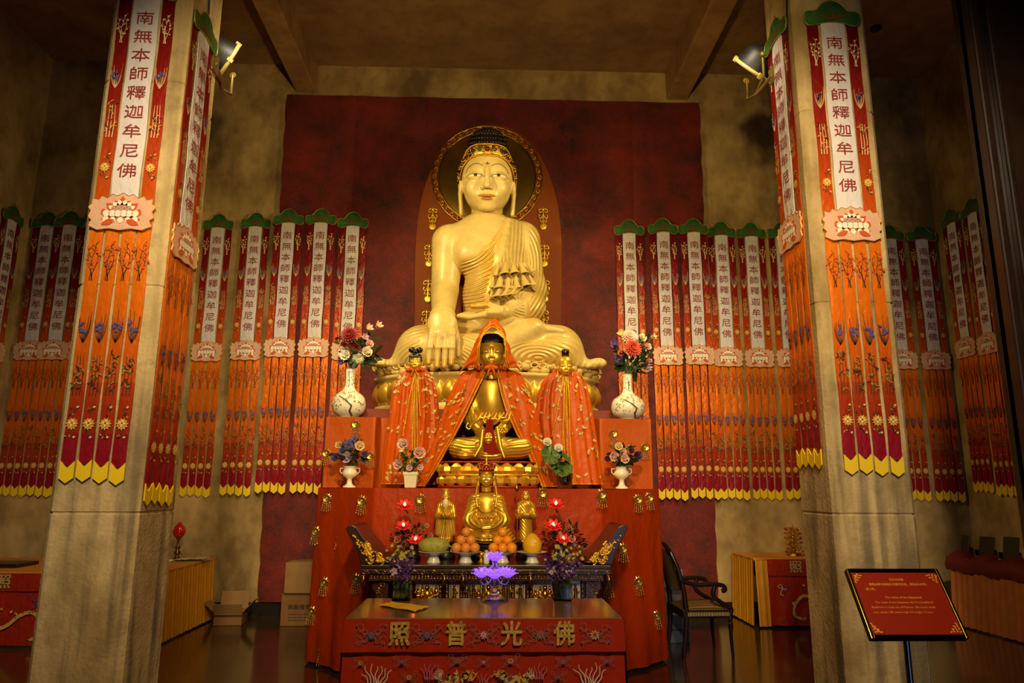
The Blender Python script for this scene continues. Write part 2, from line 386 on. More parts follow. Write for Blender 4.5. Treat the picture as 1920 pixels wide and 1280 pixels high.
def plum(mb, x, z, s, y, rnd, light=False):
    br = 4 if light else 0
    for k in range(3):
        xx, pts = x + (k - 1) * 0.008 * s, []; q = (k - 1) * 0.5
        for i in range(6):
            f = i / 5; pts.append((xx + (q * f * 0.03 + 0.008 * math.sin(f * 6 + k * 2)) * s, z + f * (0.2 - 0.03 * abs(k - 1)) * s))
        stroke(mb, pts, 0.005 * s, y, br)
        for i in range(2, 6):
            disc(mb, pts[i][0] + rnd.uniform(-.016, .016) * s, pts[i][1] + rnd.uniform(-.008, .008) * s, rnd.uniform(.005, .009) * s, y * 1.1, 4 if light else 5)
            stroke(mb, [pts[i], (pts[i][0] + rnd.choice((-1, 1)) * .018 * s, pts[i][1] + .02 * s)], 0.003 * s, y, br)
def orchid(mb, x, z, s, y, rnd, light=False):
    for k in range(7):
        a = PI / 2 + (k - 3) * 0.2; pts = []; l = rnd.uniform(.09, .2) * s
        for i in range(5):
            f = i / 4; dx = math.cos(a) * l * f + 0.02 * s * (k - 3) / 3 * f * f; pts.append((x + .042 * math.tanh(dx / .042), z + math.sin(a) * l * f))
        stroke(mb, pts, 0.0042 * s, y, 2 if (light and k % 2) else (4 if light else 0))
    for k in range(8): leafshape(mb, x + rnd.uniform(-.014, .014) * s, z + rnd.uniform(.06, .11) * s, rnd.uniform(0, 6.3), .026 * s, .012 * s, y * 1.2, 1)
def bamboo(mb, x, z, s, y, rnd, light=False):
    for k in (-1, 0, 1):
        stroke(mb, [(x + k * .018 * s, z), (x + k * .02 * s + .004, z + .1 * s), (x + k * .016 * s, z + .22 * s)], .005 * s, y, 0 if not light else 4)
        for i in range(4):
            zz = z + rnd.uniform(.03, .24) * s
            for d in (-.5, -1.1): leafshape(mb, x + k * .018 * s, zz, (PI if rnd.random() < .5 else 0) + d * rnd.choice((-1, 1)), .028 * s, .007 * s, y * 1.1, (2 if not light else 3) if i % 2 else 0)
def mum(mb, x, z, s, y, rnd, light=False):
    stroke(mb, [(x + .02 * s, z - .1 * s), (x - .012 * s, z - .05 * s), (x + .006 * s, z), (x - .004 * s, z + .08 * s), (x + .02 * s, z + .15 * s)], .004 * s, y, 0)
    for k in range(11): a = 2 * PI * k / 11; c, q = math.cos(a), math.sin(a); leafshape(mb, x + .012 * s * c, z + .012 * s * q, a + .2, .03 * s, .017 * s, y * 1.15, 3)
    for k in range(8): a = 2 * PI * (k + .5) / 8; c, q = math.cos(a), math.sin(a); leafshape(mb, x + .004 * s * c, z + (.006 + .004 * q) * s, a + .3, .024 * s, .013 * s, y * 1.3, 4 if k % 2 else 3)
    for dx, dz in ((.024, .11), (.022, -.085)):
        for k in range(4): leafshape(mb, x + dx * s, z + dz * s, k * 1.5 + .4, .011 * s, .008 * s, y * 1.2, 3 if k % 2 else 4)
    for k in range(7): leafshape(mb, x + rnd.uniform(-.026, .026) * s, z + rnd.choice((rnd.uniform(.05, .1), rnd.uniform(-.09, -.045))) * s, rnd.uniform(0, 6), .022 * s, .012 * s, y, 0 if k % 3 else 2)
rb = random.Random(3)
def cloth_strip(x0, x1, z0, z1, amp, ph, tip=0.0, th=0.004, nz=26, nx=6, y0=0.0):
    rows = []
    for i in range(nz + 1):
        f = i / nz; row = []
        for j in range(nx + 1):
            g = j / nx; x = lerp(x0, x1, g) + 0.003 * math.sin(f * 17 + ph)
            z = lerp(z1, z0, f); y = -y0 - th - amp * (0.6 + 0.4 * math.sin(f * 11 + ph) * math.cos(g * 3 + ph) + 0.25 * math.sin(g * PI))
            row.append((x, y, z))
        rows.append(row)
    mb = MB(); mb.grid(rows, 0, flip=True)
    back = [[(p[0], p[1] + th, p[2]) for p in r] for r in rows]; mb.grid(back, 0)
    # side edges
    for j in (0, nx): mb.grid([[r[j] for r in rows], [r[j] for r in back]], 0, flip=(j == 0))
    return mb
def cap_outline(s=1.0, d=0.0):
    pts = []
    base = [(-.215, .0), (-.233, .025), (-.238, .075), (-.226, .118), (-.19, .132), (-.15, .133), (-.122, .15), (-.095, .185), (-.06, .213), (-.02, .228), (.0, .23)]
    half = smooth_path([(x, 0, z) for x, z in base], 4)
    L = [(p.x, p.z) for p in half]; R_ = [(-x, z) for x, z in reversed(L)]
    bot = [(.19, -.006), (.15, .0), (.09, .022), (.0, .035), (-.09, .022), (-.15, .0), (-.19, -.006)]
    return [(x * s, z) for x, z in L + R_[1:] + bot][::-1]
def plate_outline():
    half = [(0, .285), (.04, .262), (.075, .275), (.11, .245), (.15, .262), (.17, .232), (.215, .24), (.212, .2), (.238, .175), (.215, .145), (.232, .1), (.205, .075), (.222, .03), (.16, .0), (.08, .012), (0, .0)]
    return half + [(-x, z) for x, z in reversed(half[1:-1])]
def petal(mb, x, z, a, l, w, y, mi):
    c, s = math.cos(a), math.sin(a); o = [(0, 0), (.2, .35), (.5, .5), (.8, .3), (1, 0), (.8, -.3), (.5, -.5), (.2, -.35)]
    mb.add([(x + f * l * c - g * w * s, y, z + f * l * s + g * w * c) for f, g in o], [tuple(range(7, -1, -1))], mi, False)
def lotus_emb():
    mb = MB(); y = -.016
    for k in range(9): a = PI * (k + .0) / 8; petal(mb, 0, .115, a * 1.16 - .25, .145 if k % 2 == 0 else .125, .075, y, 1)
    for k in range(8): a = PI * (k + .5) / 8; petal(mb, 0, .12, a, .115, .06, y - .001, 0)
    for k in range(7): petal(mb, (k - 3) * .037, .105, PI / 2 + (3 - k) * .12, .06, .05, y - .002, 1)
    mb2 = [(.075 * math.cos(q * PI / 8), .165 + .024 * math.sin(q * PI / 8)) for q in range(16)]
    mb.add([(x, y - .004, z) for x, z in mb2], [tuple(range(16))], 2, False)
    for k in range(7): disc(mb, (k - 3) * .02, .165 + (.008 if k % 2 else -.006), .004, y - .0045, 3)
    for k in range(6): disc(mb, (k - 2.5) * .041, .125, .026, y - .005, 0, 10)
    for k in range(5): petal(mb, (k - 2) * .045, .1, -PI / 2 + (k - 2) * .35, .05, .045, y - .003, 0)
    petal(mb, -.04, .075, PI + .35, .1, .045, y - .004, 1); petal(mb, .04, .075, -.35, .1, .045, y - .004, 1)
    for k in range(14): stroke(mb, [((k - 6.5) * .02, .06), ((k - 6.5) * .023, .025)], .003, y, 0)
    return mb
TXT = '南無本師釋迦牟尼佛'
PROTO = {}
def make_banner(kind=0):
    rn = random.Random(11 + kind)
    root = thing('prayer_banner', 'x', 'banner')
    cap = MB().prism(cap_outline(), .012, T(0, -.012, Z_CAPB)).build('leaf_cap', M_leafgreen, root)
    pb = MB(); ol = [Vector((x, -.024, z + Z_CAPB)) for x, z in cap_outline()]; pb.tube(ol, .0035, 5, closed=True); pb.build('piping', M_goldthread, cap)
    vb = MB()
    for k in range(9):
        a = PI * (k + .5) / 9
        r = .2 if k in (0, 1, 7, 8) else .15; pts = [(math.cos(a) * r * f + .006 * math.sin(f * 9 + k), Z_CAPB + .05 + math.sin(a) * r * .75 * f) for f in (0.1, .35, .6, .9)]
        stroke(vb, pts, .007, -.0255, 0); stroke(vb, [pts[1], (pts[1][0] + .02 * math.cos(a + .8), pts[2][1])], .004, -.0255, 0)
    vb.build('vein_embroidery', M_vein, cap)
    MB().tube([(0, -.015, Z_CAPB + .21), (0.004, -.015, Z_CAPB + .27)], .005, 6).build('hanging_loop', M_ink, root)
    ws = cloth_strip(-.1, .1, Z_STRB, Z_CAPB + .03, .008, rn.random() * 6, y0=.004).build('white_strip', M_white, root)
    lb = MB(); h = Z_CAPB - Z_STRB
    for i, ch in enumerate(TXT):
        lb.merge(glyph(ch, 1.0), T(0, -.021, Z_CAPB - h * (.1 + .094 * i)) @ SCL(.15, 1, .118))
    lb.build('lettering', M_ink, ws)
    for sgn in (-1, 1):
        x0 = sgn * .165; sd = cloth_strip(x0 - .048, x0 + .048, Z_PLB + .05, Z_CAPB + .02, .005, rn.random() * 6, nx=4).build('side_strip', M_side, root)
        eb = MB(); y = -.0155
        plum(eb, x0, 3.3, 1.15, y, rn, True); orchid(eb, x0, 2.92, 1.15, y, rn, True); bamboo(eb, x0, 2.52, 1.2, y, rn, True); mum(eb, x0, 2.28, .95, y, rn, True)
        eb.build('flower_embroidery', EMB_MATS, sd)
    pl = MB().prism(plate_outline(), .012, T(0, -.0175, Z_PLB)).build('lotus_plate', M_plate, root)
    le = MB().merge(lotus_emb(), T(0, -.0155, Z_PLB)); le.build('lotus_embroidery', [M_petalw, M_petalr, M_pod, M_dkthread], pl)
    gb = MB(); gb.tube([Vector((x, -.03, z + Z_PLB)) for x, z in plate_outline()], .003, 5, closed=True); gb.build('piping', M_goldthread, pl)
    for k in range(4):
        x0 = (k - 1.5) * .112 + rn.uniform(-.0075, .0075); dz = rn.uniform(-.012, .012)
        tl_ = cloth_strip(x0 - .047, x0 + .047, .12 + dz, Z_PLT - .05, .006, rn.random() * 6, nz=40, nx=4).build('tail', M_tail, root)
        eb = MB(); y = -.0165
        plum(eb, x0, 1.42, 1.35, y, rn); orchid(eb, x0, .97, 1.3, y, rn); bamboo(eb, x0, .6, 1.25, y, rn); mum(eb, x0, .40, 1.05, y, rn)
        eb.build('flower_embroidery', EMB_MATS, tl_)
        tb = MB(); tb.prism([(x0 - .049, .15 + dz), (x0 - .049, .035 + dz), (x0, dz), (x0 + .049, .035 + dz), (x0 + .049, .15 + dz), (x0, .1 + dz)], .008, T(0, -.007, 0), smooth=False)
        tb.build('pointed_tip', M_tip, tl_)
    return root
protos = [make_banner(k) for k in range(2)]
used_p = [False, False]
def banner(loc, rz, label, group, k):
    pr = protos[k % 2]
    if not used_p[k % 2]:
        used_p[k % 2] = True; pr.location = loc; pr.rotation_euler = (0, 0, rz); pr['label'] = label; pr['group'] = group; return pr
    return copy_tree(pr, loc, rz, label, group)
G1, G2, G3 = 'banners on the concrete columns', 'banners along the back wall', 'banners on the side walls'
ORD = ['first', 'second', 'third', 'fourth', 'fifth', 'sixth']
HB = BH
# column fronts
a = P(231, 402, COLL['y0'] - .005); banner((a.x + .0, COLL['y0'] - .004, a.z - (Z_PLB + .13)), 0, 'long satin banner on the front face of the left concrete column', G1, 0)
a = P(1595, 424, COLR['y0'] - .005); banner((a.x, COLR['y0'] - .004, a.z - (Z_PLB + .13)), 0, 'long satin banner on the front face of the right concrete column', G1, 1)
a = PX(342, 462, COLL['x1'] + .005); banner((COLL['x1'] + .004, a.y, a.z - (Z_PLB + .13)), PI / 2, 'long satin banner on the inner side face of the left concrete column', G1, 1)
a = PX(1486, 437, COLR['x0'] - .005); banner((COLR['x0'] - .004, a.y, a.z - (Z_PLB + .13)), -PI / 2, 'long satin banner on the inner side face of the right concrete column', G1, 0)
def wallrow(us, vt, txt, k0=0):
    for i, (u, v) in enumerate(zip(us, vt)):
        a = P(u, v, 9.52); o = banner((a.x, (9.585 - .027 * (i % 2) if 541 <= u <= 1301 else 9.69 - .024 * (i % 2)), a.z - BH), 0, txt[i], G2, i + k0); o.scale = (.9, 1, 1)
LBL = ['satin banner on bare wall beside the left column, first of five before the red cloth', 'satin banner on bare wall with a gap each side, second from the left column',
       'middle satin banner of five left of the large statue, at the red cloth edge', 'satin banner over the dark red cloth, second out from the large statue on the left',
       'satin banner on the dark red cloth behind the vase with dark red and white flowers']
wallrow([404, 476, 541, 603, 662], [392, 391, 388, 389, 394], LBL)
LBR = ['satin banner on the dark red cloth behind the vase with purple lilies', 'satin banner over the dark red cloth, second out from the large statue on the right', 'satin banner at the right edge of the dark red cloth, third out from the statue',
       'satin banner on bare wall right of the dark red cloth, fourth out from the statue', 'satin banner on bare wall, last fully seen before the right column', 'satin banner on the wall mostly hidden behind the right column']
wallrow([1180, 1243, 1301, 1356, 1414, 1471], [408, 407, 406, 408, 409, 410], LBR, 1)
wallrow([80, 125, 171], [388, 388, 388], ['dim satin banner nearest the left corner of the back wall', 'dim satin banner on the back wall, second from the left corner', 'dim satin banner on the back wall mostly hidden behind the left column'])
wallrow([1677, 1735], [414, 416], ['dim satin banner on the back wall just right of the right column', 'dim satin banner in the right corner of the back wall'])
def siderow(X, sgn, us, vt, txt):
    for i, (u, v) in enumerate(zip(us, vt)):
        a = PX(u, v, X - sgn * .02); o = banner((X - sgn * (.006 + .03 * (i % 2)), a.y, a.z - BH), -sgn * PI / 2, txt[i], G3, i); o.scale = (.9, 1, 1)
siderow(WRX, 1, [1779, 1822, 1866], [392, 372, 346], ['dim satin banner on the right side wall nearest the back corner', 'dim satin banner on the right side wall, second from the back corner', 'dim satin banner on the right side wall beside the dark door post'])
siderow(WLX, -1, [28], [385], ['dim satin banner on the left side wall at the edge of the photo'])
# ---------------------------------------------------------------- carved figures: distance fields meshed with surface nets
class Field:
    def __init__(s, lo, hi, h):
        s.lo = np.array(lo, np.float32); s.h = h
        n = [int(math.ceil((b - a) / h)) + 1 for a, b in zip(lo, hi)]
        ax = [s.lo[i] + np.arange(n[i], dtype=np.float32) * h for i in range(3)]
        s.x, s.y, s.z = ax[0][:, None, None], ax[1][None, :, None], ax[2][None, None, :]
        s.d = np.full(n, 1e3, np.float32)
    def ell(s, c, r, R=None, mirror=False):
        x, y, z = (np.abs(s.x) if mirror else s.x) - c[0], s.y - c[1], s.z - c[2]
        if R is not None:
            R = np.array(R.to_3x3().inverted(), np.float32)
            x, y, z = R[0, 0] * x + R[0, 1] * y + R[0, 2] * z, R[1, 0] * x + R[1, 1] * y + R[1, 2] * z, R[2, 0] * x + R[2, 1] * y + R[2, 2] * z
        k0 = np.sqrt((x / r[0]) ** 2 + (y / r[1]) ** 2 + (z / r[2]) ** 2)
        k1 = np.sqrt((x / r[0] ** 2) ** 2 + (y / r[1] ** 2) ** 2 + (z / r[2] ** 2) ** 2)
        return k0 * (k0 - 1) / np.maximum(k1, 1e-6)
    def cone(s, a, b, ra, rb, mirror=False, flat=None):
        a, b = np.array(a, np.float32), np.array(b, np.float32); ba = b - a; q = float(ba @ ba) + 1e-9
        x, y, z = (np.abs(s.x) if mirror else s.x) - a[0], s.y - a[1], s.z - a[2]
        t = np.clip((x * ba[0] + y * ba[1] + z * ba[2]) / q, 0, 1)
        dx, dy, dz = x - t * ba[0], y - t * ba[1], z - t * ba[2]
        if flat: dx, dy, dz = dx / flat[0], dy / flat[1], dz / flat[2]
        return np.sqrt(dx * dx + dy * dy + dz * dz) - (ra + (rb - ra) * t)
    def u(s, d, k=0.0):
        if k <= 0: s.d = np.minimum(s.d, d); return s
        h = np.clip(0.5 + 0.5 * (s.d - d) / k, 0, 1); s.d = s.d * (1 - h) + d * h - k * h * (1 - h); return s
    def sub(s, d, k):
        h = np.clip(0.5 - 0.5 * (s.d + d) / k, 0, 1); s.d = s.d * (1 - h) - d * h + k * h * (1 - h); return s
    def net(s):
        d = s.d; neg = d < 0; n = d.shape
        c = np.zeros([k - 1 for k in n], np.uint8)
        sl = lambda o: tuple(slice(o[i], n[i] - 1 + o[i]) for i in range(3))
        for o in np.ndindex(2, 2, 2): c += neg[sl(o)]
        act = (c > 0) & (c < 8); idx = np.full(act.shape, -1, np.int64); ids = np.argwhere(act); idx[act] = np.arange(len(ids))
        acc = np.zeros((len(ids), 3), np.float32); cnt = np.zeros(len(ids), np.float32)
        I, J, K = ids.T
        for ax in range(3):
            o1, o2 = [k for k in range(3) if k != ax]
            for a in (0, 1):
                for b in (0, 1):
                    off = [0, 0, 0]; off[o1] = a; off[o2] = b; p = (I + off[0], J + off[1], K + off[2]); off[ax] = 1; q = (I + off[0], J + off[1], K + off[2])
                    d0, d1 = d[p], d[q]; m = (d0 < 0) != (d1 < 0); t = np.where(m, d0 / np.where(m, d0 - d1, 1), 0)
                    pos = np.zeros((len(ids), 3), np.float32); pos[:, o1] = a; pos[:, o2] = b; pos[:, ax] = t
                    acc += pos * m[:, None]; cnt += m
        V = s.lo + (ids + acc / np.maximum(cnt, 1)[:, None]) * s.h
        F = []
        for ax in range(3):
            o1, o2 = (ax + 1) % 3, (ax + 2) % 3
            s0 = [slice(1, -1)] * 3; s0[ax] = slice(0, n[ax] - 1); s1 = list(s0); s1[ax] = slice(1, n[ax])
            a0, a1 = neg[tuple(s0)], neg[tuple(s1)]; e = np.argwhere(a0 != a1)
            if not len(e): continue
            base = e.copy(); base[:, o1] += 1; base[:, o2] += 1
            fl = a0[a0 != a1]
            def g(a, b):
                q = base.copy(); q[:, o1] -= a; q[:, o2] -= b; return idx[tuple(q.T)]
            Q = np.stack([g(1, 1), g(0, 1), g(0, 0), g(1, 0)], 1); Q[~fl] = Q[~fl][:, ::-1]; F.append(Q)
        return V, np.concatenate(F)
def np_mesh(name, V, F, mats, attrs=None, smooth_iter=0):
    me = bpy.data.meshes.new(name); me.vertices.add(len(V)); me.vertices.foreach_set('co', np.ascontiguousarray(V, np.float32).ravel())
    me.loops.add(F.size); me.loops.foreach_set('vertex_index', F.astype(np.int32).ravel())
    me.polygons.add(len(F)); me.polygons.foreach_set('loop_start', np.arange(0, F.size, 4, dtype=np.int32))
    try: me.polygons.foreach_set('loop_total', np.full(len(F), 4, np.int32))
    except Exception: pass
    me.polygons.foreach_set('use_smooth', np.ones(len(F), bool)); me.update(calc_edges=True); me.validate()
    for m in (mats if isinstance(mats, (list, tuple)) else [mats]): me.materials.append(m)
    for k, v in (attrs or {}).items():
        if v.ndim == 1: a = me.attributes.new(k, 'FLOAT', 'POINT'); a.data.foreach_set('value', v.astype(np.float32))
        else: a = me.color_attributes.new(k, 'FLOAT_COLOR', 'POINT'); a.data.foreach_set('color', v.astype(np.float32).ravel())
    return me
def link_mesh(name, me, parent=None, loc=None):
    o = bpy.data.objects.new(name, me); COL.objects.link(o); o.parent = parent
    if loc is not None: o.location = loc
    return o
def relax(V, F, it=2):
    E = np.concatenate([F[:, [0, 1]], F[:, [1, 2]], F[:, [2, 3]], F[:, [3, 0]]])
    for _ in range(it):
        S = np.zeros_like(V); C = np.zeros(len(V)); np.add.at(S, E[:, 0], V[E[:, 1]]); np.add.at(S, E[:, 1], V[E[:, 0]]); np.add.at(C, E[:, 0], 1); np.add.at(C, E[:, 1], 1)
        V = V * 0.5 + 0.5 * S / np.maximum(C, 1)[:, None]
    return V
def seg_d(x, z, pts):
    d = np.full(x.shape, 1e3)
    for (ax, az), (bx, bz) in zip(pts, pts[1:]):
        t = np.clip(((x - ax) * (bx - ax) + (z - az) * (bz - az)) / ((bx - ax) ** 2 + (bz - az) ** 2 + 1e-9), 0, 1)
        d = np.minimum(d, np.hypot(x - ax - t * (bx - ax), z - az - t * (bz - az)))
    return d
def curve2(pts, n=6): return [(p.x, p.z) for p in smooth_path([(a, 0, b) for a, b in pts], n)]
def head_field(h=1.15, narrow=1.0, ears=True, beard=False):
    """face about 96 wide, eye line at z=5, chin at z=-57, looking along -y"""
    f = Field((-66, -68, -98), (66, 72, 72), h)
    f.u(f.ell((0, 11, 8), (49, 55, 60))); f.u(f.ell((0, -7, -26), (38.5, 40, 34)), 16)
    f.u(f.ell((0, -34, -49), (15, 11, 9)), 11); f.u(f.ell((24, -32, -16), (14, 12, 14), mirror=True), 11)
    f.sub(f.ell((20, -55, 7), (16, 9, 8), mirror=True), 9); f.u(f.ell((21, -37, 4), (16, 9.5, 8), mirror=True), 4)
    f.u(f.cone((0, -43, 17), (0, -57, -12), 4.5, 6.2), 5); f.u(f.ell((0, -57.5, -13.5), (6, 6.5, 5.5)), 3); f.u(f.ell((7.5, -49.5, -16.5), (4.6, 5.5, 4.4), mirror=True), 3)
    f.u(f.ell((0, -41, -33), (18, 8.5, 10)), 9); f.u(f.ell((4, -47.8, -31.3), (11, 4.4, 2.7), mirror=True), 2.5); f.u(f.ell((0, -47.6, -36.3), (11, 4.8, 3.4)), 2.5)
    f.sub(f.ell((0, -54.5, -33.7), (15, 7, 0.6)), 1.4)
    if ears:
        f.u(f.ell((50, 8, -10), (5.5, 12, 20), RX(-.15), mirror=True), 3); f.sub(f.ell((56, 4, -8), (4, 6, 13), mirror=True), 3)
        f.u(f.cone((51, 6, -22), (48, 0, -60), 5, 6, mirror=True, flat=(.75, 1.2, 1)), 3)
    nk = f.cone((0, 12, -40), (0, 15, -120), 29, 33) + 1.9 * np.cos(f.z * 0.75) * (f.z < -58) * (f.z > -86)
    f.u(nk, 6)
    return f
def head_paint(V, dark=True):
    x, y, z = np.abs(V[:, 0]), V[:, 1], V[:, 2]; fr = y < -18
    col = np.zeros((len(V), 4))
    def put(c, a):
        a = np.clip(a, 0, 1) * fr; k = a[:, None]; col[:, :3] = np.where(k > 0.01, col[:, :3] * (1 - k) + np.array(c) * k, col[:, :3]); col[:, 3] = np.maximum(col[:, 3], a)
    ln = lambda pts, w: np.clip((w - seg_d(x, z, curve2(pts))) / 0.8 + 0.4, 0, 1)
    ey = ((x - 21) / 15.5) ** 2 + ((z - 4.6 - 1.0 * (1 - ((x - 21) / 15) ** 2)) / 2.7) ** 2
    put((0.62, 0.52, 0.36), np.clip((1.05 - ey) * 4, 0, 1))
    put((0.012, 0.008, 0.005), np.clip((3.7 - np.hypot(x - 21, z - 5.2)) / 0.8, 0, 1) * (ey < 1.05))
    put((0.02, 0.012, 0.008), ln([(5, 3), (12, 6.6), (21, 8.2), (31, 6.4), (39, 3)], 0.7)); put((0.12, 0.07, 0.03), ln([(6, 2.6), (14, 2.4), (24, 2.2), (32, 3.2)], 0.25) * 0.7)
    put((0.02, 0.012, 0.008), ln([(8, 23), (16, 27), (26, 26.5), (35, 20), (39.5, 12)], 0.75))
    lips = np.minimum(((x - 4) / 12) ** 2 + ((z + 31.5) / 2.9) ** 2, (x / 11.5) ** 2 + ((z + 36.2) / 3.4) ** 2)
    put((0.34, 0.10, 0.02), np.clip((1.05 - lips) * 3, 0, 1) * 0.9)
    put((0.16, 0.04, 0.015), np.clip(ln([(0, -33.8), (9, -33.6), (16.5, -32)], 0.4), 0, 1) * .8)
    return col
def painted(name, base, rough, metal=0.0, gold=None, fold=True, sss=False):
    m = mat(name, base, rough, metal, var=0.0); N, L, b = nodes(m)
    a = N.new('ShaderNodeAttribute'); a.attribute_name = 'paint'
    tc = N.new('ShaderNodeTexCoord'); n = N.new('ShaderNodeTexNoise'); n.inputs['Scale'].default_value = 5.0; n.inputs['Detail'].default_value = 12; n.inputs['Roughness'].default_value = .75; L.new(tc.outputs['Object'], n.inputs[0])
    r = N.new('ShaderNodeValToRGB'); c = np.array(rgb(base)); r.color_ramp.elements[0].position = .3; r.color_ramp.elements[1].position = .7
    r.color_ramp.elements[0].color = (*(c * 0.72), 1); r.color_ramp.elements[1].color = (*np.minimum(c * 1.12, 1), 1); L.new(n.outputs[0], r.inputs[0])
    last = r.outputs[0]
    if gold:
        g = N.new('ShaderNodeAttribute'); g.attribute_name = 'gild'; mg = N.new('ShaderNodeMixRGB'); mg.inputs[2].default_value = (*rgb(gold), 1); L.new(g.outputs['Fac'], mg.inputs[0]); L.new(last, mg.inputs[1]); last = mg.outputs[0]
        mm = N.new('ShaderNodeMath'); mm.operation = 'MULTIPLY'; mm.inputs[1].default_value = 0.45; L.new(g.outputs['Fac'], mm.inputs[0]); L.new(mm.outputs[0], b.inputs['Metallic'])
    if fold:
        p = N.new('ShaderNodeAttribute'); p.attribute_name = 'fold'; st = N.new('ShaderNodeAttribute'); st.attribute_name = 'foldamt'
        sn = N.new('ShaderNodeMath'); sn.operation = 'SINE'; L.new(p.outputs['Fac'], sn.inputs[0])
        ml = N.new('ShaderNodeMath'); ml.operation = 'MULTIPLY'; L.new(sn.outputs[0], ml.inputs[0]); L.new(st.outputs['Fac'], ml.inputs[1])
        bp = N.new('ShaderNodeBump'); bp.inputs['Strength'].default_value = 1.0; bp.inputs['Distance'].default_value = FOLD_D; L.new(ml.outputs[0], bp.inputs['Height']); L.new(bp.outputs[0], b.inputs['Normal'])
        # darker gold tone in the grooves of the carved folds
        lt = N.new('ShaderNodeMapRange'); lt.inputs[1].default_value = -0.6; lt.inputs[2].default_value = -1.0; L.new(ml.outputs[0], lt.inputs[0])
        md = N.new('ShaderNodeMixRGB'); md.inputs[2].default_value = (*rgb('8f6a1e'), 1); k = N.new('ShaderNodeMath'); k.operation = 'MULTIPLY'; k.inputs[1].default_value = 0.85; L.new(lt.outputs[0], k.inputs[0]); L.new(k.outputs[0], md.inputs[0]); L.new(last, md.inputs[1]); last = md.outputs[0]
    mp = N.new('ShaderNodeMixRGB'); L.new(a.outputs['Alpha'], mp.inputs[0]); L.new(last, mp.inputs[1]); L.new(a.outputs['Color'], mp.inputs[2]); L.new(mp.outputs[0], b.inputs['Base Color'])
    return m
FOLD_D = 0.011
M_jade = painted('white_jade', 'ceb26c', 0.4, gold='cc9a24')
M_gold = mat('gilt', 'e4b23c', 0.32, metal=0.66, var=0.12, vscale=5, bump=0.06, bscale=12)
M_goldold = mat('gilt_worn', 'b98a2e', 0.3, metal=1.0, var=0.3, vscale=14, bump=0.25, bscale=50)
M_hair = mat('lacquer_hair', '120c08', 0.3, coat=0.3)
M_goldfig = painted('gilt_figure', 'e6b640', 0.3, metal=0.6)
# ---- head meshes, shared by every figure
HF = head_field(); HV, HQ = HF.net(); HV = relax(HV, HQ, 1); HPAINT = head_paint(HV); del HF
# ---------------------------------------------------------------- large seated statue
YB = 8.5
OB = P(914, 696, YB)
statue = thing('seated_buddha_statue', 'huge white stone seated buddha with jewelled gold headband on lotus pedestal', 'statue', OB)
def B(u, v, Y): return tuple(P(u, v, Y) - OB)
def build_body():
    f = Field((-1.42, -0.95, -0.12), (1.42, 0.55, 2.05), 0.0165)
    # torso
    f.u(f.ell(B(912, 462, 8.58), (.45, .33, .46))); f.u(f.ell(B(921, 560, 8.55), (.355, .32, .55)), .12)
    f.u(f.cone(B(852, 459, 8.6), B(968, 459, 8.6), .25, .25), .12); f.u(f.cone(B(913, 424, 8.55), B(913, 448, 8.58), .165, .22), .09)
    f.u(f.ell(B(880, 478, 8.42), (.2, .18, .17)), .1); f.u(f.ell(B(940, 478, 8.42), (.2, .18, .17)), .1)
    # lap and legs
    f.u(f.ell(B(917, 668, 8.42), (.95, .5, .32)), .08)
    f.u(f.cone(B(885, 640, 8.6), B(795, 655, 8.22), .29, .28), .1); f.u(f.cone(B(950, 640, 8.6), B(1042, 655, 8.22), .29, .28), .1)
    f.u(f.cone(B(788, 660, 8.18), B(935, 668, 7.98), .28, .2), .08); f.u(f.cone(B(1048, 660, 8.18), B(905, 668, 8.0), .28, .2), .08)
    # robe swept out over the seat at both ends
    for s_, u0 in ((-1, 760), (1, 1072)):
        f.u(f.cone(B(u0, 682, 8.2), B(u0 + s_ * 38, 693, 8.12), .16, .06), .12); f.u(f.ell(B(u0 + s_ * 50, 682, 8.1), (.1, .1, .07)), .08)
    # sash mass over the shoulder and sleeve
    f.u(f.cone(B(957, 432, 8.42), B(958, 545, 8.24), .15, .2, flat=(1.1, .6, 1)), .08)
    f.u(f.cone(B(978, 450, 8.58), B(992, 545, 8.52), .235, .2), .06); f.u(f.cone(B(992, 545, 8.52), B(968, 580, 8.2), .22, .19), .08); f.u(f.ell(B(990, 575, 8.38), (.22, .26, .2)), .08)
    # bare arm reaching down over the shin
    f.u(f.cone(B(842, 453, 8.56), B(834, 545, 8.5), .215, .165), .03); f.u(f.cone(B(834, 545, 8.5), B(830, 596, 8.02), .17, .125), .03)
    f.u(f.ell(B(829, 615, 7.86), (.14, .075, .16)), .07)
    # hand lying palm up in the lap
    f.u(f.cone(B(985, 582, 8.25), B(945, 585, 7.98), .15, .1, flat=(1, 1, .8)), .05)
    # foot resting on the thigh
    f.u(f.cone(B(945, 612, 8.1), B(1000, 614, 8.0), .14, .12, flat=(1, 1, .75)), .05); f.u(f.cone(B(1000, 614, 8.0), B(1046, 622, 8.02), .12, .07, flat=(1, 1, .6)), .05)
    for k in range(4): f.u(f.cone(B(1030, 617 + k * 1.5, 7.95 + k * .05), B(1055, 621 + k, 7.95 + k * .05), .045, .032), .01)
    f.u(f.cone(B(1000, 618, 7.98), B(930, 650, 7.95), .13, .17), .06)
    f.u(f.cone(B(845, 612, 8.15), B(790, 620, 8.2), .1, .05, flat=(1, 1, .7)), .04)
    f.d = np.maximum(f.d, -0.02 - f.z)
    return f.net()
BV, BF = build_body(); BV = relax(BV, BF, 2)
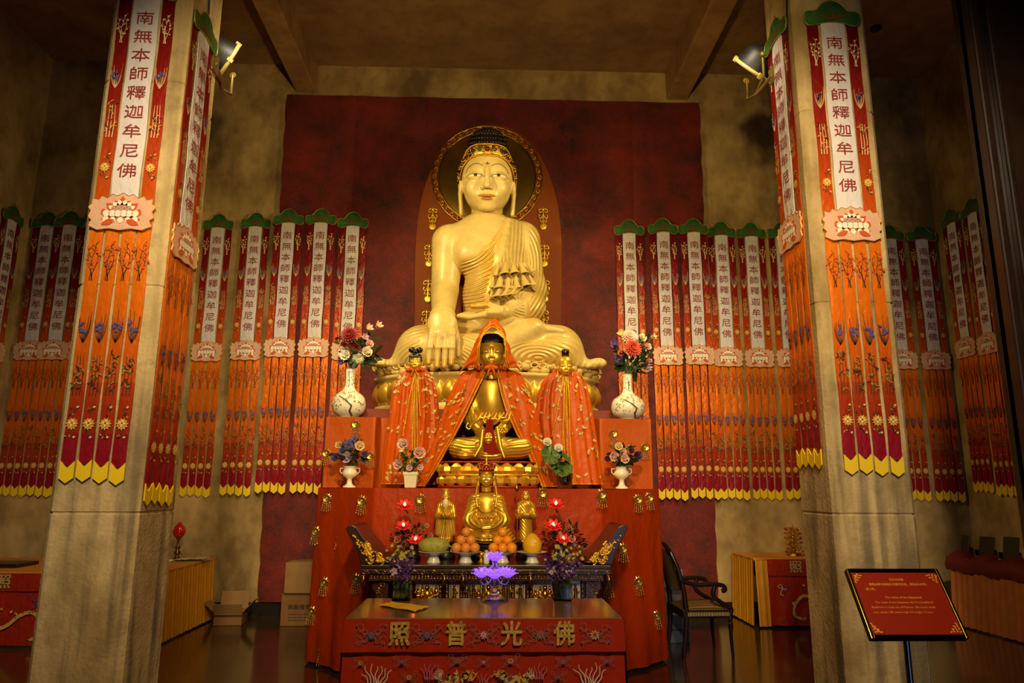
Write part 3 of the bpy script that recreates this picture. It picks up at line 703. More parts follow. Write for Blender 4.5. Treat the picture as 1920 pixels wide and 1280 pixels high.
def build_hands():
    f = Field(B(790, 706, 7.68), B(866, 580, 8.2), 0.0085)
    f.u(f.ell(B(829, 606, 7.86), (.165, .075, .17))); f.u(f.cone(B(829, 628, 7.8), B(830, 592, 8.0), .10, .12, flat=(1.25, .8, 1)), .06)
    for (u0, u1, u2, v1) in ((811, 806, 803, 680), (824, 821, 819, 686), (837, 835, 833, 686), (849, 848, 846, 681)):
        f.u(f.cone(B(u0, 620, 7.79), B(u1, 650, 7.74), .042, .0375), .018); f.u(f.cone(B(u1, 650, 7.74), B(u2, v1, 7.74), .0365, .031), .005)
        f.u(f.ell(B(u0, 626, 7.765), (.04, .03, .03)), .02); f.u(f.ell(B(u1, 651, 7.715), (.036, .02, .025)), .012)
    f.u(f.cone(B(848, 608, 7.9), B(859, 640, 7.85), .05, .042), .03); f.u(f.cone(B(859, 640, 7.85), B(860, 666, 7.83), .04, .03), .008)
    r1 = f.net()
    f = Field(B(852, 606, 7.72), B(972, 560, 8.22), 0.0085)
    f.u(f.cone(B(968, 584, 8.12), B(940, 586, 7.98), .12, .09, flat=(1, 1, .8))); f.u(f.ell(B(922, 589, 7.93), (.16, .12, .055)), .05)
    for k in range(4): f.u(f.cone(B(908, 590 - k * .8, 7.86 + k * .055), B(880 + k * 3, 595 - k * 1.4, 7.86 + k * .055), .036, .033), .012); f.u(f.cone(B(880 + k * 3, 595 - k * 1.4, 7.86 + k * .055), B(860 + k * 4, 592 - k * 1.4, 7.86 + k * .055), .033, .025), .006)
    f.u(f.cone(B(938, 582, 7.88), B(914, 572, 7.86), .055, .045), .03); f.u(f.cone(B(914, 572, 7.86), B(886, 574, 7.86), .042, .034), .01)
    return r1, f.net()
for hV, hF in build_hands(): BF = np.concatenate([BF, hF + len(BV)]); BV = np.concatenate([BV, relax(hV, hF, 1)])
# pictorial coordinates of each vertex in the front view, for laying out the carved folds
q = (np.array(BV) + np.array(OB) - np.array(CAMLOC)) @ np.array(CM3)
bu = 960 + FPX * q[:, 0] / -q[:, 2]; bv = 640 - FPX * q[:, 1] / -q[:, 2]; by = BV[:, 1] + OB.y
ss = lambda a, b_, x: np.clip((x - a) / (b_ - a), 0, 1) ** 2 * (3 - 2 * np.clip((x - a) / (b_ - a), 0, 1))
edge = np.interp(bu, [855, 862, 880, 900, 920, 935, 950], [487, 486, 481, 470, 452, 430, 400])   # neckline of the robe
torso = (bv > edge) & (bu > 861) & (bu < 952 - np.clip(bv - 400, 0, 150) * .24) & (bv < 585) & (by < 8.6)
sl = 952 - np.clip(bv - 400, 0, 150) * .24
sash = (bu >= sl) & (bu < 988) & (bv > 402) & (bv < 545)
slv = (bu >= 988) & (bv < 610) & (bv > 425)
slv2 = (bu > 950) & (bv >= 545) & (bv < 612) & (bu < 990) & (by < 8.35)
legs = bv > 606
foot = (bu > 938) & (bu < 1062) & (bv > 598) & (bv < 634 + (1000 - bu) * .12) & (by < 8.22)
hand = (bu > 796) & (bu < 860) & (bv > 585) & (bv < 690) & (by < 7.93)
hand2 = (bu > 855) & (bu < 958) & (bv > 565) & (bv < 602) & (by < 8.05)
ph = np.zeros(len(BV)); am = np.zeros(len(BV))
def put(mask, phase, a):
    ph[mask] = phase[mask]; am[mask] = a[mask] if isinstance(a, np.ndarray) else a
wob = 2.2 * np.sin(bu / 17. + bv / 29.) + 1.4 * np.sin(bv / 11. - bu / 23.)
put(torso, 2 * PI * (np.hypot(bu - 846, (bv - 400) * 1.0) + wob * .6) / 6.8, .6 * ss(0, 8, bv - edge) * ss(861, 866, bu) * ss(0, 5, sl - bu))
put(sash, 2 * PI * (bu + .13 * (bv - 400) + 2 * np.sin(bv / 30) + wob * .5) / 7.0, .9 * ss(0, 5, bu - sl) * ss(0, 5, 988 - bu))
put(slv, 2 * PI * np.hypot(bu - 950, (bv - 500) * .7) / 6.0 + wob * .3, .55 * ss(0, 5, bu - 988)); put(slv2, 2 * PI * np.hypot(bu - 985, (bv - 555) * 1.1) / 6.0 + wob * .3, .55)
lg1 = legs & (bu < 900); lg2 = legs & (bu >= 900)
put(lg1, 2 * PI * np.hypot((bu - 830) * .62, (bv - 690)) / 5.6 + wob * .35, .34 * ss(8.5, 8.3, by) * ss(0, 10, 900 - bu) * ss(606, 618, bv)); put(lg2, 2 * PI * np.hypot((bu - 1010) * .5, (bv - 672)) / 6.2 + wob * .35, .34 * ss(8.5, 8.3, by) * ss(0, 10, bu - 900) * ss(606, 618, bv))
for mk in (foot, hand, hand2): am[mk] = 0
reg = torso * 1 + sash * 2 + slv * 4 + slv2 * 8 + lg1 * 16 + lg2 * 32 + 64 * (foot | hand | hand2)
def calm(F, V, reg, am, it=3):
    E = np.concatenate([F[:, [0, 1]], F[:, [1, 2]], F[:, [2, 3]], F[:, [3, 0]]]); bd = np.zeros(len(V), bool); m = reg[E[:, 0]] != reg[E[:, 1]]; bd[E[m].ravel()] = True
    for _ in range(2): g_ = bd[E].any(1); b2 = bd.copy(); b2[E[g_].ravel()] = True; bd = b2
    am = np.where(bd, 0, am)
    for _ in range(it):
        S = np.zeros(len(V)); C = np.zeros(len(V)); np.add.at(S, E[:, 0], am[E[:, 1]]); np.add.at(S, E[:, 1], am[E[:, 0]]); np.add.at(C, E[:, 0], 1); np.add.at(C, E[:, 1], 1); am = np.where(bd, 0, .4 * am + .6 * S / np.maximum(C, 1))
    return am
am = calm(BF, BV, reg, am)
gild = np.clip(.28 * (torso | slv) + .1 * sash + .5 * np.exp(-((bu - 915) / 16) ** 2) * torso + .42 * (legs & ~foot & ~hand) * (0.5 + .5 * np.sin(bu / 31.)), 0, .8)
nail = hand & (bv > 672)
gild[nail] = .6; thumb_n = (bu > 880) & (bu < 894) & (bv > 568) & (bv < 580) & hand2; gild[thumb_n] = .9
# head joined onto the same mesh
HS = 1 / ppm(P(913, 340, 8.4)); HO = Vector(B(913.5, 340, 8.42)); HR = RX(math.radians(17))
hv = np.array(HV) * HS; hv = hv @ np.array(HR.to_3x3()).T + np.array(HO)
Vall = np.concatenate([BV, hv]); Fall = np.concatenate([BF, HQ + len(BV)])
paint = np.zeros((len(Vall), 4)); paint[len(BV):] = HPAINT; z0 = np.zeros(len(HV))
ob_ = link_mesh('figure', np_mesh('figure', Vall, Fall, M_jade, dict(paint=paint, fold=np.concatenate([ph, z0]), foldamt=np.concatenate([am, z0]), gild=np.concatenate([gild, z0]))), statue)
HM = T(*HO) @ HR @ SCL(HS, HS, HS)
def on_skull(th, z, g=1.0, c=(0, 11, 8), r=(49, 55, 60)):
    k = math.sqrt(1 - ((min(z, 40) - c[2]) / r[2]) ** 2) - max(0, z - 40) * .0028; return Vector((math.sin(th) * r[0] * k * g + c[0], -math.cos(th) * r[1] * k * g + c[1], z))
# tight curls: a cap over the skull and the dome on top
def curls(mb, prof, step, r, front=True):
    for rad, z in prof:
        n = max(5, int(2 * PI * rad / step)); z += 0
        for k in range(n):
            a = 2 * PI * (k + (int(z) % 2) * .5) / n; p = Vector((math.sin(a) * rad, -math.cos(a) * rad * 1.05 + 11, z)); mb.ball(p, r, 6, 5)
hb = MB(); dome = [(44, 46), (42, 52), (39, 57), (37.5, 62), (35.5, 68), (34, 76), (30, 84), (22, 91), (11, 95.5), (.5, 97)]
hb.lathe([(r_ * .97, z) for r_, z in dome], (0, 11, 0), 32, sy=1.05, cap=False)
pr = []
for (r0, z0_), (r1, z1_) in zip(dome[2:], dome[3:]):
    n = max(1, int(math.hypot(r1 - r0, z1_ - z0_) / 4.6))
    for k in range(n): pr.append((lerp(r0, r1, k / n), lerp(z0_, z1_, k / n)))
curls(hb, pr, 5.2, 2.9)
hb.ball((0, 24, 4), (49.5, 46, 56), 24, 16); HB_ = MB().merge(hb, HM); HB_.build('curled_hair', M_hair, statue)
# gold headband with set stones
def bandpt(t, w, lift=1.0):
    """t -1..1 along the band, w 0..1 across (0 lower edge)"""
    a = abs(t); th = t * 1.52
    lo = interp([(0, 41), (.3, 40.5), (.45, 38), (.6, 32), (.72, 22), (.82, 10), (.92, -5), (1, -16)], a)[0]; hi = interp([(0, 63), (.3, 62.5), (.5, 60), (.68, 53), (.82, 40), (.92, 22), (1, -6)], a)[0]
    z = lerp(lo, hi, w); p = on_skull(th, z, 1.0 + .07 * w * a); n = Vector((p.x / 49 ** 2, (p.y - 11) / 55 ** 2, .25 * (z - 8) / 60 ** 2)).normalized()
    return p + n * lift, n
bb = MB(); rows = []
for i in range(61):
    t_ = -1 + i / 30; rows.append([bandpt(t_, w_, l_)[0] for w_, l_ in ((0, -2), (0, 3.2), (.25, 4.2), (.75, 4.2), (1, 3.2), (1, -2))])
bb.grid(rows, 0)
band = MB().merge(bb, HM).build('gold_headband', M_goldold, statue)
eb = MB()
for w_ in (.04, .96):
    for i in range(100): eb.ball(bandpt(-1 + i / 49.5, w_, 3.8)[0], 1.25, 6, 4)
for i in range(46):
    t_ = -.98 + i / 22.96
    for k in range(4): p, n = bandpt(t_ + random.uniform(-.01, .01), random.uniform(.22, .8), 4.2); eb.ball(p, random.uniform(.8, 1.6), 5, 4)
MB().merge(eb, HM).build('beaded_edge', M_gold, band)
for t_, cc, rr in ((0, '5a0a18', 4.6), (.21, '2c4a34', 3.8), (-.21, '2c4a34', 3.8), (.4, '1c2450', 3.8), (-.4, '141c50', 3.8), (.78, '180c08', 3.6), (-.78, '180c08', 3.6)):
    g = MB(); p, n = bandpt(t_, .52, 5); g.ball(p, rr, 12, 8, 0); M_ = mat('gem_' + cc, cc, 0.12, coat=.6)
    st_ = MB().merge(g, HM).build('gemstone', M_, band)
g = MB().ball((0, -44.6, 27), 2.3, 10, 8); MB().merge(g, HM).build('forehead_stone', mat('gem_violet', '4a48a8', .15), statue)
# ruffled ends of the sash
rf = MB(); rr_ = random.Random(5)
def hemsheet(top, bot, n, amp, yb, seed):
    """a layer of cloth gathered into omega folds at its lower hem"""
    rn = random.Random(seed); N_ = n * 14; rows = []; w8 = [rn.uniform(.6, 1.3) for _ in range(n + 1)]
    for i in range(9):
        f_ = (i / 8); g = f_ ** 1.3; row = []
        for j in range(N_ + 1):
            t_ = j / N_; w_ = t_ * n * 2 * PI; a_ = lerp(w8[int(t_ * n)], w8[min(n, int(t_ * n) + 1)], t_ * n % 1)
            tu, tv = lerp(top[0], top[2], t_), lerp(top[1], top[3], t_); bu_, bv_ = lerp(bot[0], bot[2], t_), lerp(bot[1], bot[3], t_)
            p = Vector(B(lerp(tu, bu_, f_), lerp(tv, bv_, f_), yb)); p += Vector((amp * .75 * a_ * math.sin(2 * w_) * g, -amp * 1.5 * a_ * math.cos(w_) * (.25 + .75 * g) - .05 * g, amp * .5 * a_ * math.sin(w_ + 1) * g)); row.append(p)
        rows.append(row)
    rf.grid(rows, 0); rf.tube(rows[-1], .011, 6)
hemsheet((934, 492, 990, 492), (926, 522, 1002, 515), 4, .05, 8.2, 1); hemsheet((926, 512, 992, 512), (917, 548, 1004, 541), 5, .048, 8.16, 2); hemsheet((922, 535, 985, 535), (918, 562, 968, 557), 4, .042, 8.08, 3)
rf.build('ruffled_sash', mat('white_jade_carved', 'c6a962', .45, var=.15), statue)
# carved frill of robe along the seat
fb = MB()
for k in range(34):
    t_ = (k - 16.5) / 17; th = t_ * 1.25; x_, y_ = 1.34 * math.sin(th) * 1.02, -.66 * math.cos(th) + .05
    for m_ in range(2): fb.ball((x_ + rr_.uniform(-.03, .03), y_ + rr_.uniform(-.02, .02), rr_.uniform(-.09, .02)), (rr_.uniform(.05, .085), .05, rr_.uniform(.03, .05)), 8, 6)
    pts = [(x_ + .05 * math.cos(a), y_ - .03, -.05 + .045 * math.sin(a) + .01 * a) for a in [j * .7 for j in range(9)]]; fb.tube(pts, .014, 6)
fb.build('robe_frill', mat('white_jade_carved', 'c6a962', .45), statue)
# ---- lotus pedestal
ped = thing('lotus_pedestal', 'round white stone pedestal carved with gold upright lotus petals under huge buddha', 'pedestal', (OB.x + .0, OB.y, 0))
zt, zb = OB.z - .11, P(914, 768, 7.75).z
RXP, RYP = 1.34, .72
pb = MB(); zz = zt - zb
pb.lathe([(.97, zb), (.985, zb + .02), (.985, zb + .085), (.95, zb + .095), (.93, zb + .12), (.95, zb + .3), (.97, zt - .05), (1.0, zt - .045), (1.0, zt - .01), (.97, zt)], (0, 0, 0), 64, sx=RXP, sy=RYP)
pbo = pb.build('stone_drum', mat('white_jade_carved', 'c6a962', .45), ped)
lab = MB(); 
for k in range(30):
    for row in (0, 1):
        a = 2 * PI * (k + row * .5) / 30
        if math.sin(a) > .35: continue
        g = MB(); H_ = (zt - zb - .15) * (1.0 if row == 0 else .86); prof = [(0, .25), (.12, .75), (.3, 1), (.5, .92), (.72, .58), (.88, .24), (1, .0)]
        rows = []
        for t_, w_ in prof:
            wv = .118 * w_ * (1 if row == 0 else .95); bul = .075 * math.sin(PI * min(1, t_ * 1.05)) * (1 if row == 0 else .45) + .01
            rows.append([(-wv, 0 - .25 * bul, t_ * H_), (-wv * .6, -bul * .8, t_ * H_), (0, -bul, t_ * H_), (wv * .6, -bul * .8, t_ * H_), (wv, -.25 * bul, t_ * H_)])
        g.grid(rows, 0); g.tube([rows[i][0] for i in range(len(rows))] + [rows[i][-1] for i in range(len(rows) - 1, -1, -1)], .008, 5, 1)
        x_, y_ = RXP * .955 * math.cos(a), RYP * .955 * math.sin(a); nrm = math.atan2(math.sin(a) / RYP, math.cos(a) / RXP) + PI / 2
        MB().merge(g, T(x_, y_, zb + .1) @ RZ(nrm)).build('petal', [M_gold, mat('white_jade_carved', 'c6a962', .45)], ped)
# ---------------------------------------------------------------- mandorla behind the statue
YM = 9.33
mo = P(914, 700, YM); mand = thing('mandorla', 'tall brown arched board behind huge buddha carrying round brass halo and gold scrolls', 'halo board', (mo.x, YM, 2.2))
def ML(u, v, y=YM): p = P(u, v, y); return (p.x - mo.x, p.z - 2.2)
out = [(ML(777, 600)[0] - .01, zb - 2.2 + .003)] + [ML(u, v) for u, v in ((777.5, 600), (778, 520), (781, 440), (789, 382), (803, 335), (822, 295), (850, 262), (880, 243), (913, 236))]
out = [(p.x, p.z) for p in smooth_path([(x, 0, z) for x, z in out], 5)]; R_ = [(-x, z) for x, z in reversed(out[:-1])]
M_board = mat('board_lacquer', '7c3a0c', .6, var=.15, vscale=2, spec=.15)
MB().prism((out + R_)[::-1], .05).build('board', M_board, mand, .008)
hc = P(913.5, 332, YM - .08); hx, hz = hc.x - mo.x, hc.z - 2.2; hr = 104 / ppm(hc); HY = -.065
M_brass = mat('dark_brass', '8a6a24', .28, metal=.9, var=.25, vscale=3)
d_ = MB(); d_.lathe([(.01, .03), (hr * .4, .028), (hr * .7, .02), (hr * .9, 0)], (hx, HY, hz), 64, M=RX(PI / 2), cap=False); d_.build('halo_disc', M_brass, mand)
rg = MB()
for r_ in (hr * .885, hr * .99): rg.tube([(hx + r_ * math.cos(2 * PI * k / 72), HY - .02, hz + r_ * math.sin(2 * PI * k / 72)) for k in range(72)], .012, 8, closed=True)
ring = rg.build('halo_ring', [M_goldold, M_board], mand)
sc = MB()
def scroll(mb, cx, cz, y, s, a, flip=1, r=.008):
    pts = []
    for k in range(15):
        t_ = k / 14; th = t_ * 4.6; rr2 = s * (1 - .72 * t_); px, pz = rr2 * math.cos(th), flip * rr2 * math.sin(th)
        pts.append((cx + px * math.cos(a) - pz * math.sin(a), y, cz + px * math.sin(a) + pz * math.cos(a)))
    mb.tube(pts, [lerp(r, r * .6, k / 14) for k in range(15)], 6); mb.ball(pts[-1], r * 1.3, 6, 5)
for k in range(44):
    a = 2 * PI * k / 44 + PI / 2
    if abs(k - 22) < 3: continue
    r_ = hr * .937; scroll(sc, hx + r_ * math.cos(a), hz + r_ * math.sin(a), HY - .02, .036, a + PI / 2 + .4 * (-1) ** k, (-1) ** k)
sc.build('scrollwork', M_gold, ring)
def fleur(u, v, full=True):
    g = MB(); x, z = ML(u, v, YM - .03); y = -.07; s = .06
    scroll(g, x - .035, z + .1, y, .035, 1.2, 1, .01); scroll(g, x + .035, z + .1, y, .035, PI - 1.2, -1, .01)
    scroll(g, x - .03, z + .02, y, .035, 2.2, 1, .01); scroll(g, x + .03, z + .02, y, .035, PI - 2.2, -1, .01); g.ball((x, y, z + .13), (.022, .015, .03), 8, 6); g.ball((x, y, z + .05), (.016, .015, .03), 8, 6)
    scroll(g, x - .024, z - .04, y, .026, 2.0, 1, .008); scroll(g, x + .024, z - .04, y, .026, PI - 2.0, -1, .008)
    g.tube([(x, y, z + .1), (x, y, z - .1)], .012, 6)
    if full: g.lathe([(.052, 0), (.055, .012), (.035, .02), (.02, .018), (.004, .02)], (x, -.05, z - .115), 20, M=RX(PI / 2))
    g.build('gold_fleuron', M_gold, mand)
for u, v in ((812, 411), (1018, 411), (805, 480), (1020, 480), (803, 546), (1021, 546), (800, 604), (1019, 602)): fleur(u, v)
# ---------------------------------------------------------------- red draped altar in two tiers
M_red = satin('altar_satin', [(0.0, '962a05'), (1.0, '9c3206')], zr=(0, 2.4), rough=.45, wav=.4, sheen=0, spec=.12)
M_red2 = satin('altar_satin_top', [(0.0, 'aa4a08'), (1.0, 'aa4a08')], zr=(0, 2.4), rough=.45, wav=.3, sheen=0, spec=.12)
M_seq = mat('gold_sequins', 'b8963a', .25, metal=.85, var=.4, vscale=60)
M_bead = mat('glass_beads', 'd9c68a', .15, metal=.5)
ZL = 1.592
def drape(mb, plan, z0, z1, amp=.012, nx=30, nz=24, seed=1, flare=0.0):
    rn = random.Random(seed); rows = []; ph_ = [rn.uniform(0, 6.3) for _ in range(6)]
    seg = [(Vector(a), Vector(b_)) for a, b_ in zip(plan, plan[1:])]; Ls = [(b_ - a).length for a, b_ in seg]
    for i in range(nz + 1):
        f_ = i / nz; row = []
        for (a, b_), l in zip(seg, Ls):
            n = (b_ - a).normalized(); n = Vector((n.y, -n.x)); m_ = max(3, int(nx * l))
            for j in range(m_ + 1):
                g = j / m_; p = a.lerp(b_, g); s_ = g * l; e = min(1, min(g, 1 - g) * 8)
                d = amp * e * (math.sin(s_ * 9 + ph_[0] + f_ * 2) * f_ + .6 * math.sin(s_ * 23 + ph_[1] - f_ * 3) * f_ + .5 * math.sin(f_ * 9 + s_ * 3 + ph_[2])) + flare * f_
                p = p + n * d; row.append((p.x, p.y, lerp(z1, z0, f_)))
        rows.append(row)
    mb.grid(rows, 0, flip=True)
plo = [(P(592, 1000, 7.15).x, 9.37), (P(592, 1000, 7.15).x, 7.15), (P(698, 1000, 6.55).x, 6.55), (P(1128, 1000, 6.55).x, 6.55), (P(1238, 1000, 7.15).x, 7.15), (P(1238, 1000, 7.15).x, 9.37)]
alt = thing('draped_altar', 'big altar platform of two steps draped in orange red satin pinned with gold brooches', 'altar', (0, 7.6, 0))
alt_off = Vector((0, -7.6, 0))
def ab(mb): return MB().merge(mb, T(0, -7.6, 0))
g = MB(); drape(g, plo, .03, ZL, .02, flare=.035); ab(g).build('lower_cloth', M_red, alt)
g = MB(); g.add([(x, y, ZL) for x, y in plo], [(0, 1, 2, 3, 4, 5)], 0, False); ab(g).build('lower_step', M_red2, alt)
zup = P(914, 783, 7.4).z; xl, xr = P(609, 840, 7.4).x, P(1222, 840, 7.4).x
pup = [(xl, 9.37), (xl, 7.4), (P(702, 840, 7.4).x, 7.4), (P(712, 840, 7.5).x, 7.52), (P(1112, 840, 7.5).x, 7.52), (P(1125, 840, 7.4).x, 7.4), (xr, 7.4), (xr, 9.37)]
g = MB(); drape(g, pup, ZL - .005, zup, .01, seed=3); ab(g).build('upper_cloth', M_red2, alt)
g = MB(); g.add([(x, y, zup) for x, y in pup], [tuple(range(8))], 0, False)
g.box((OB.x, 8.54, (zup + zb) / 2), (2.72, 1.64, zb - zup - .002)); ab(g).build('upper_step', mat('brown_cloth', '6e2410', .7, var=.3, bump=.3, bscale=10), alt)
def brooch(u, v, Y, long=True):
    p = P(u, v, Y) - Vector((0, 7.6, 0)); g = MB()
    for k in range(12):
        a = 2 * PI * k / 12; l = .056; c, s = math.cos(a), math.sin(a)
        g.add([(p.x + c * .008, p.y - .02, p.z + s * .008 + .03), (p.x + c * l * .6 - s * .007, p.y - .025, p.z + .03 + s * l * .6 + c * .007), (p.x + c * l, p.y - .016, p.z + .03 + s * l), (p.x + c * l * .6 + s * .007, p.y - .025, p.z + .03 + s * l * .6 - c * .007)], [(0, 1, 2, 3)], 0, False)
    g.ball((p.x, p.y - .02, p.z + .03), .012, 8, 6, 1)
    for k in range(5):
        for q_ in range(9): g.ball((p.x + (k - 2) * (.014 + .001 * q_), p.y - .018, p.z - .012 - q_ * .0105 - abs(k - 2) * -.006), .0052, 5, 4, q_ % 2)
    g.build('brooch', [M_seq, M_bead], alt)
for u, v in ((613, 940), (592, 1002), (638, 1012), (608, 1098), (584, 1152), (637, 1164), (604, 1228)): brooch(u, v, 7.0 + (.1 if u < 600 else -.08 if u > 630 else 0))
for u, v in ((678, 945), (668, 1092), (1168, 1034), (1141, 1100)): brooch(u, v, 6.62 if 650 < u < 690 else 6.52 if u < 1150 else 6.66)
for u, v in ((789, 942), (1017, 930), (1128, 933)): brooch(u, v, 6.50)
for u, v in ((1196, 942), (1217, 938), (1197, 1096), (1231, 1160)): brooch(u, v, 6.86 if u < 1200 else 7.0)
for u, v in ((667, 801), (612, 855), (694, 860), (1150, 818), (1209, 844)): brooch(u, v, 7.375)
# ---------------------------------------------------------------- three draped gilt figures on the lower step
M_cape = satin('cape_satin', [(0.0, 'c05008'), (1.0, 'c05008')], zr=(0, 2), spec=.2, rough=.4, wav=.35, sheen=0)
M_capein = mat('cape_lining', '6a1608', .6)
M_trim = mat('gold_braid', 'e0b028', .35, metal=.7, bump=.5, bscale=90)
M_leafy = mat('leaf_embroidery', 'd8b870', .5); M_leafg = mat('leaf_embroidery_green', '8a8038', .5)
class Cape:
    """rows: (v, x_left, x_right, open_left, open_right, depth) in picture measure, laid round an oval plan"""
    def __init__(s, rows, Y, off, nf=16, amp=.02, seed=1):
        s.r = rows; s.Y = Y; s.off = off; s.nf = nf; s.amp = amp; rn = random.Random(seed); s.p = [rn.uniform(0, 6.3) for _ in range(4)]
    def __call__(s, a, t, lift=0.0):
        v, xl, xr, ol, orr, dep = interp([(i / (len(s.r) - 1),) + tuple(r) for i, r in enumerate(s.r)], t)
        pl, pr_, pa, pb_ = P(xl, v, s.Y), P(xr, v, s.Y), P(ol, v, s.Y), P(orr, v, s.Y); cx, rx = (pl.x + pr_.x) / 2, (pr_.x - pl.x) / 2
        f0 = math.asin(max(-1, min(1, (pa.x - cx) / rx))); f1 = math.asin(max(-1, min(1, (pb_.x - cx) / rx))) - 2 * PI; ph_ = lerp(f0, f1, a)
        g = .35 + .65 * min(1, t * 2.0); fo = s.amp * g * (math.sin(s.nf * ph_ + s.p[0]) + .5 * math.sin(s.nf * 1.7 * ph_ + s.p[1] + t * 3)) * min(1, min(a, 1 - a) * 12 + .15) + lift
        x = cx + (rx + fo) * math.sin(ph_); y = s.Y + dep * .45 - (dep + fo) * math.cos(ph_)
        return Vector((x, y, pl.z + .0)) - s.off
    def build(s, parent, name='cape', na=150, nt=40, trim=True):
        rows = [[s(j / na, i / nt) for j in range(na + 1)] for i in range(nt + 1)]
        g = MB(); g.grid(rows, 0); g.grid([[p + (Vector((p.x, p.y, 0)) * 0) for p in r] for r in [[s(j / na, i / nt, -.008) for j in range(na + 1)] for i in range(nt + 1)]], 1, flip=True)
        o = g.build(name, [M_cape, M_capein], parent)
        if trim:
            g = MB()
            for a_ in (.002, .018, .982, .998): g.tube([s(a_, i / nt, .006) for i in range(nt + 1)], .0055, 6)
            g.tube([s(j / na, .995, .005) for j in range(na + 1)], .005, 6); g.build('gold_braid', M_trim, o)
        return o
    def leaves(s, o, spots, seed, size=.03):
        rn = random.Random(seed); g = MB()
        for a_, t_ in spots:
            p = s(a_, t_, .008); pa = s(min(1, a_ + .01), t_, .008); pt = s(a_, min(1, t_ + .02), .008); ex = (pa - p).normalized(); ez = (p - pt).normalized()
            base = rn.uniform(0, 6.3)
            for k in range(rn.choice((3, 4, 5))):
                an = base + (k - 1.5) * .55; l = size * rn.uniform(.8, 1.4); d = ex * math.cos(an) + ez * math.sin(an); w_ = ex * -math.sin(an) + ez * math.cos(an); nn = ex.cross(ez).normalized()
                nn = nn if nn.y < 0 else -nn; q_ = p + nn * .006
                g.add([q_, q_ + d * l * .5 + w_ * l * .14, q_ + d * l, q_ + d * l * .5 - w_ * l * .14], [(0, 1, 2, 3)], 0 if rn.random() < .75 else 1, False)
            if rn.random() < .6: g.tube([p, p + ez * size * rn.uniform(-1.5, 1.5) + ex * size * rn.uniform(-.6, .6)], .0018, 4, 1)
        g.build('leaf_embroidery', [M_leafy, M_leafg], o)
def ruffcollar(parent, c, rx, ry, r, bow=True):
    g = MB(); n = 26; c = Vector(c)
    for k in range(n):
        a = 2 * PI * k / n; g.ball((c.x + rx * math.cos(a), c.y + ry * math.sin(a), c.z + .006 * math.sin(k * 2.3)), (r * .8, r * .8, r * (1 + .3 * math.sin(k * 1.7))), 7, 5)
    if bow:
        for sg in (-1, 1):
            g.ball((c.x + sg * r * 1.7, c.y - ry - r * .6, c.z - r * .4), (r * 1.6, r * .6, r * .9), 10, 8, M=RY(sg * .4)); g.tube([(c.x, c.y - ry - r, c.z), (c.x + sg * r * 1.3, c.y - ry - r * 1.2, c.z - r * 2.5), (c.x + sg * r * 1.6, c.y - ry - r * 1.1, c.z - r * 4.5)], [r * .5, r * .6, r * .35], 6)
        g.ball((c.x, c.y - ry - r, c.z - r * .2), r * .7, 8, 6)
    return g.build('gathered_collar', M_cape, parent)
def put_head(parent, p, off, sc, tilt, metal, name='head', xs=1.0, paint=None):
    M_ = T(*(Vector(p) - off)) @ RX(math.radians(tilt)) @ SCL(sc * xs, sc, sc)
    me = HEADM.get((metal, paint))
    if me is None:
        pc = HPAINT.copy()
        if paint == 'faint': pc[:, 3] *= .55
        if paint == 'none': pc[:, 3] *= 0
        me = np_mesh('head', HV, HQ, {'gold': M_goldfig, 'jade': M_jade}[metal], dict(paint=pc, fold=np.zeros(len(HV)), foldamt=np.zeros(len(HV)), gild=np.zeros(len(HV)))); HEADM[(metal, paint)] = me
    o = link_mesh(name, me, parent); o.matrix_local = M_; return o, M_
HEADM = {}
def fold_np(me_V):
    z = np.zeros(len(me_V)); return dict(fold=z, foldamt=z, gild=z, paint=np.zeros((len(me_V), 4)))
M_goldrobe = painted('gilt_robe', 'e6b43c', .3, metal=.62)
# central hooded figure on its own lotus throne
YG = 6.95
og = P(915, 863, YG); og.z = P(915, 863, 6.72).z
guan = thing('seated_guanyin_statue', 'gilt seated figure with gold face under orange red hooded cape opening in front', 'statue', og)
O = Vector(og)
f = Field(P(800, 870, 7.3) - O - Vector((0, .9, .0)), P(1040, 680, 7.3) - O + Vector((0, .05, 0)), .0115)
G = lambda u, v, Y: tuple(P(u, v, Y) - O)
f.u(f.ell(G(921, 742, 7.0), (.17, .13, .3))); f.u(f.cone(G(897, 724, 7.0), G(946, 724, 7.0), .085, .085), .06)
f.u(f.cone(G(895, 726, 7.0), G(882, 785, 6.96), .065, .065), .04); f.u(f.cone(G(882, 785, 6.96), G(907, 815, 6.76), .065, .045), .03); f.u(f.cone(G(948, 726, 7.0), G(962, 785, 6.96), .065, .065), .04); f.u(f.cone(G(962, 785, 6.96), G(930, 815, 6.76), .065, .045), .03)
f.u(f.ell(G(920, 840, 6.95), (.38, .24, .12)), .06); f.u(f.cone(G(860, 840, 6.9), G(930, 850, 6.74), .1, .07), .05); f.u(f.cone(G(980, 840, 6.9), G(910, 850, 6.74), .1, .07), .05)
f.u(f.ell(G(872, 853, 6.76), (.08, .06, .04)), .02); f.u(f.ell(G(916, 822, 6.68), (.045, .03, .06)), .02)
V_, F_ = f.net(); V_ = relax(V_, F_, 1)
qq = (np.array(V_) + np.array(O) - np.array(CAMLOC)) @ np.array(CM3); gu = 960 + FPX * qq[:, 0] / -qq[:, 2]; gv = 640 - FPX * qq[:, 1] / -qq[:, 2]
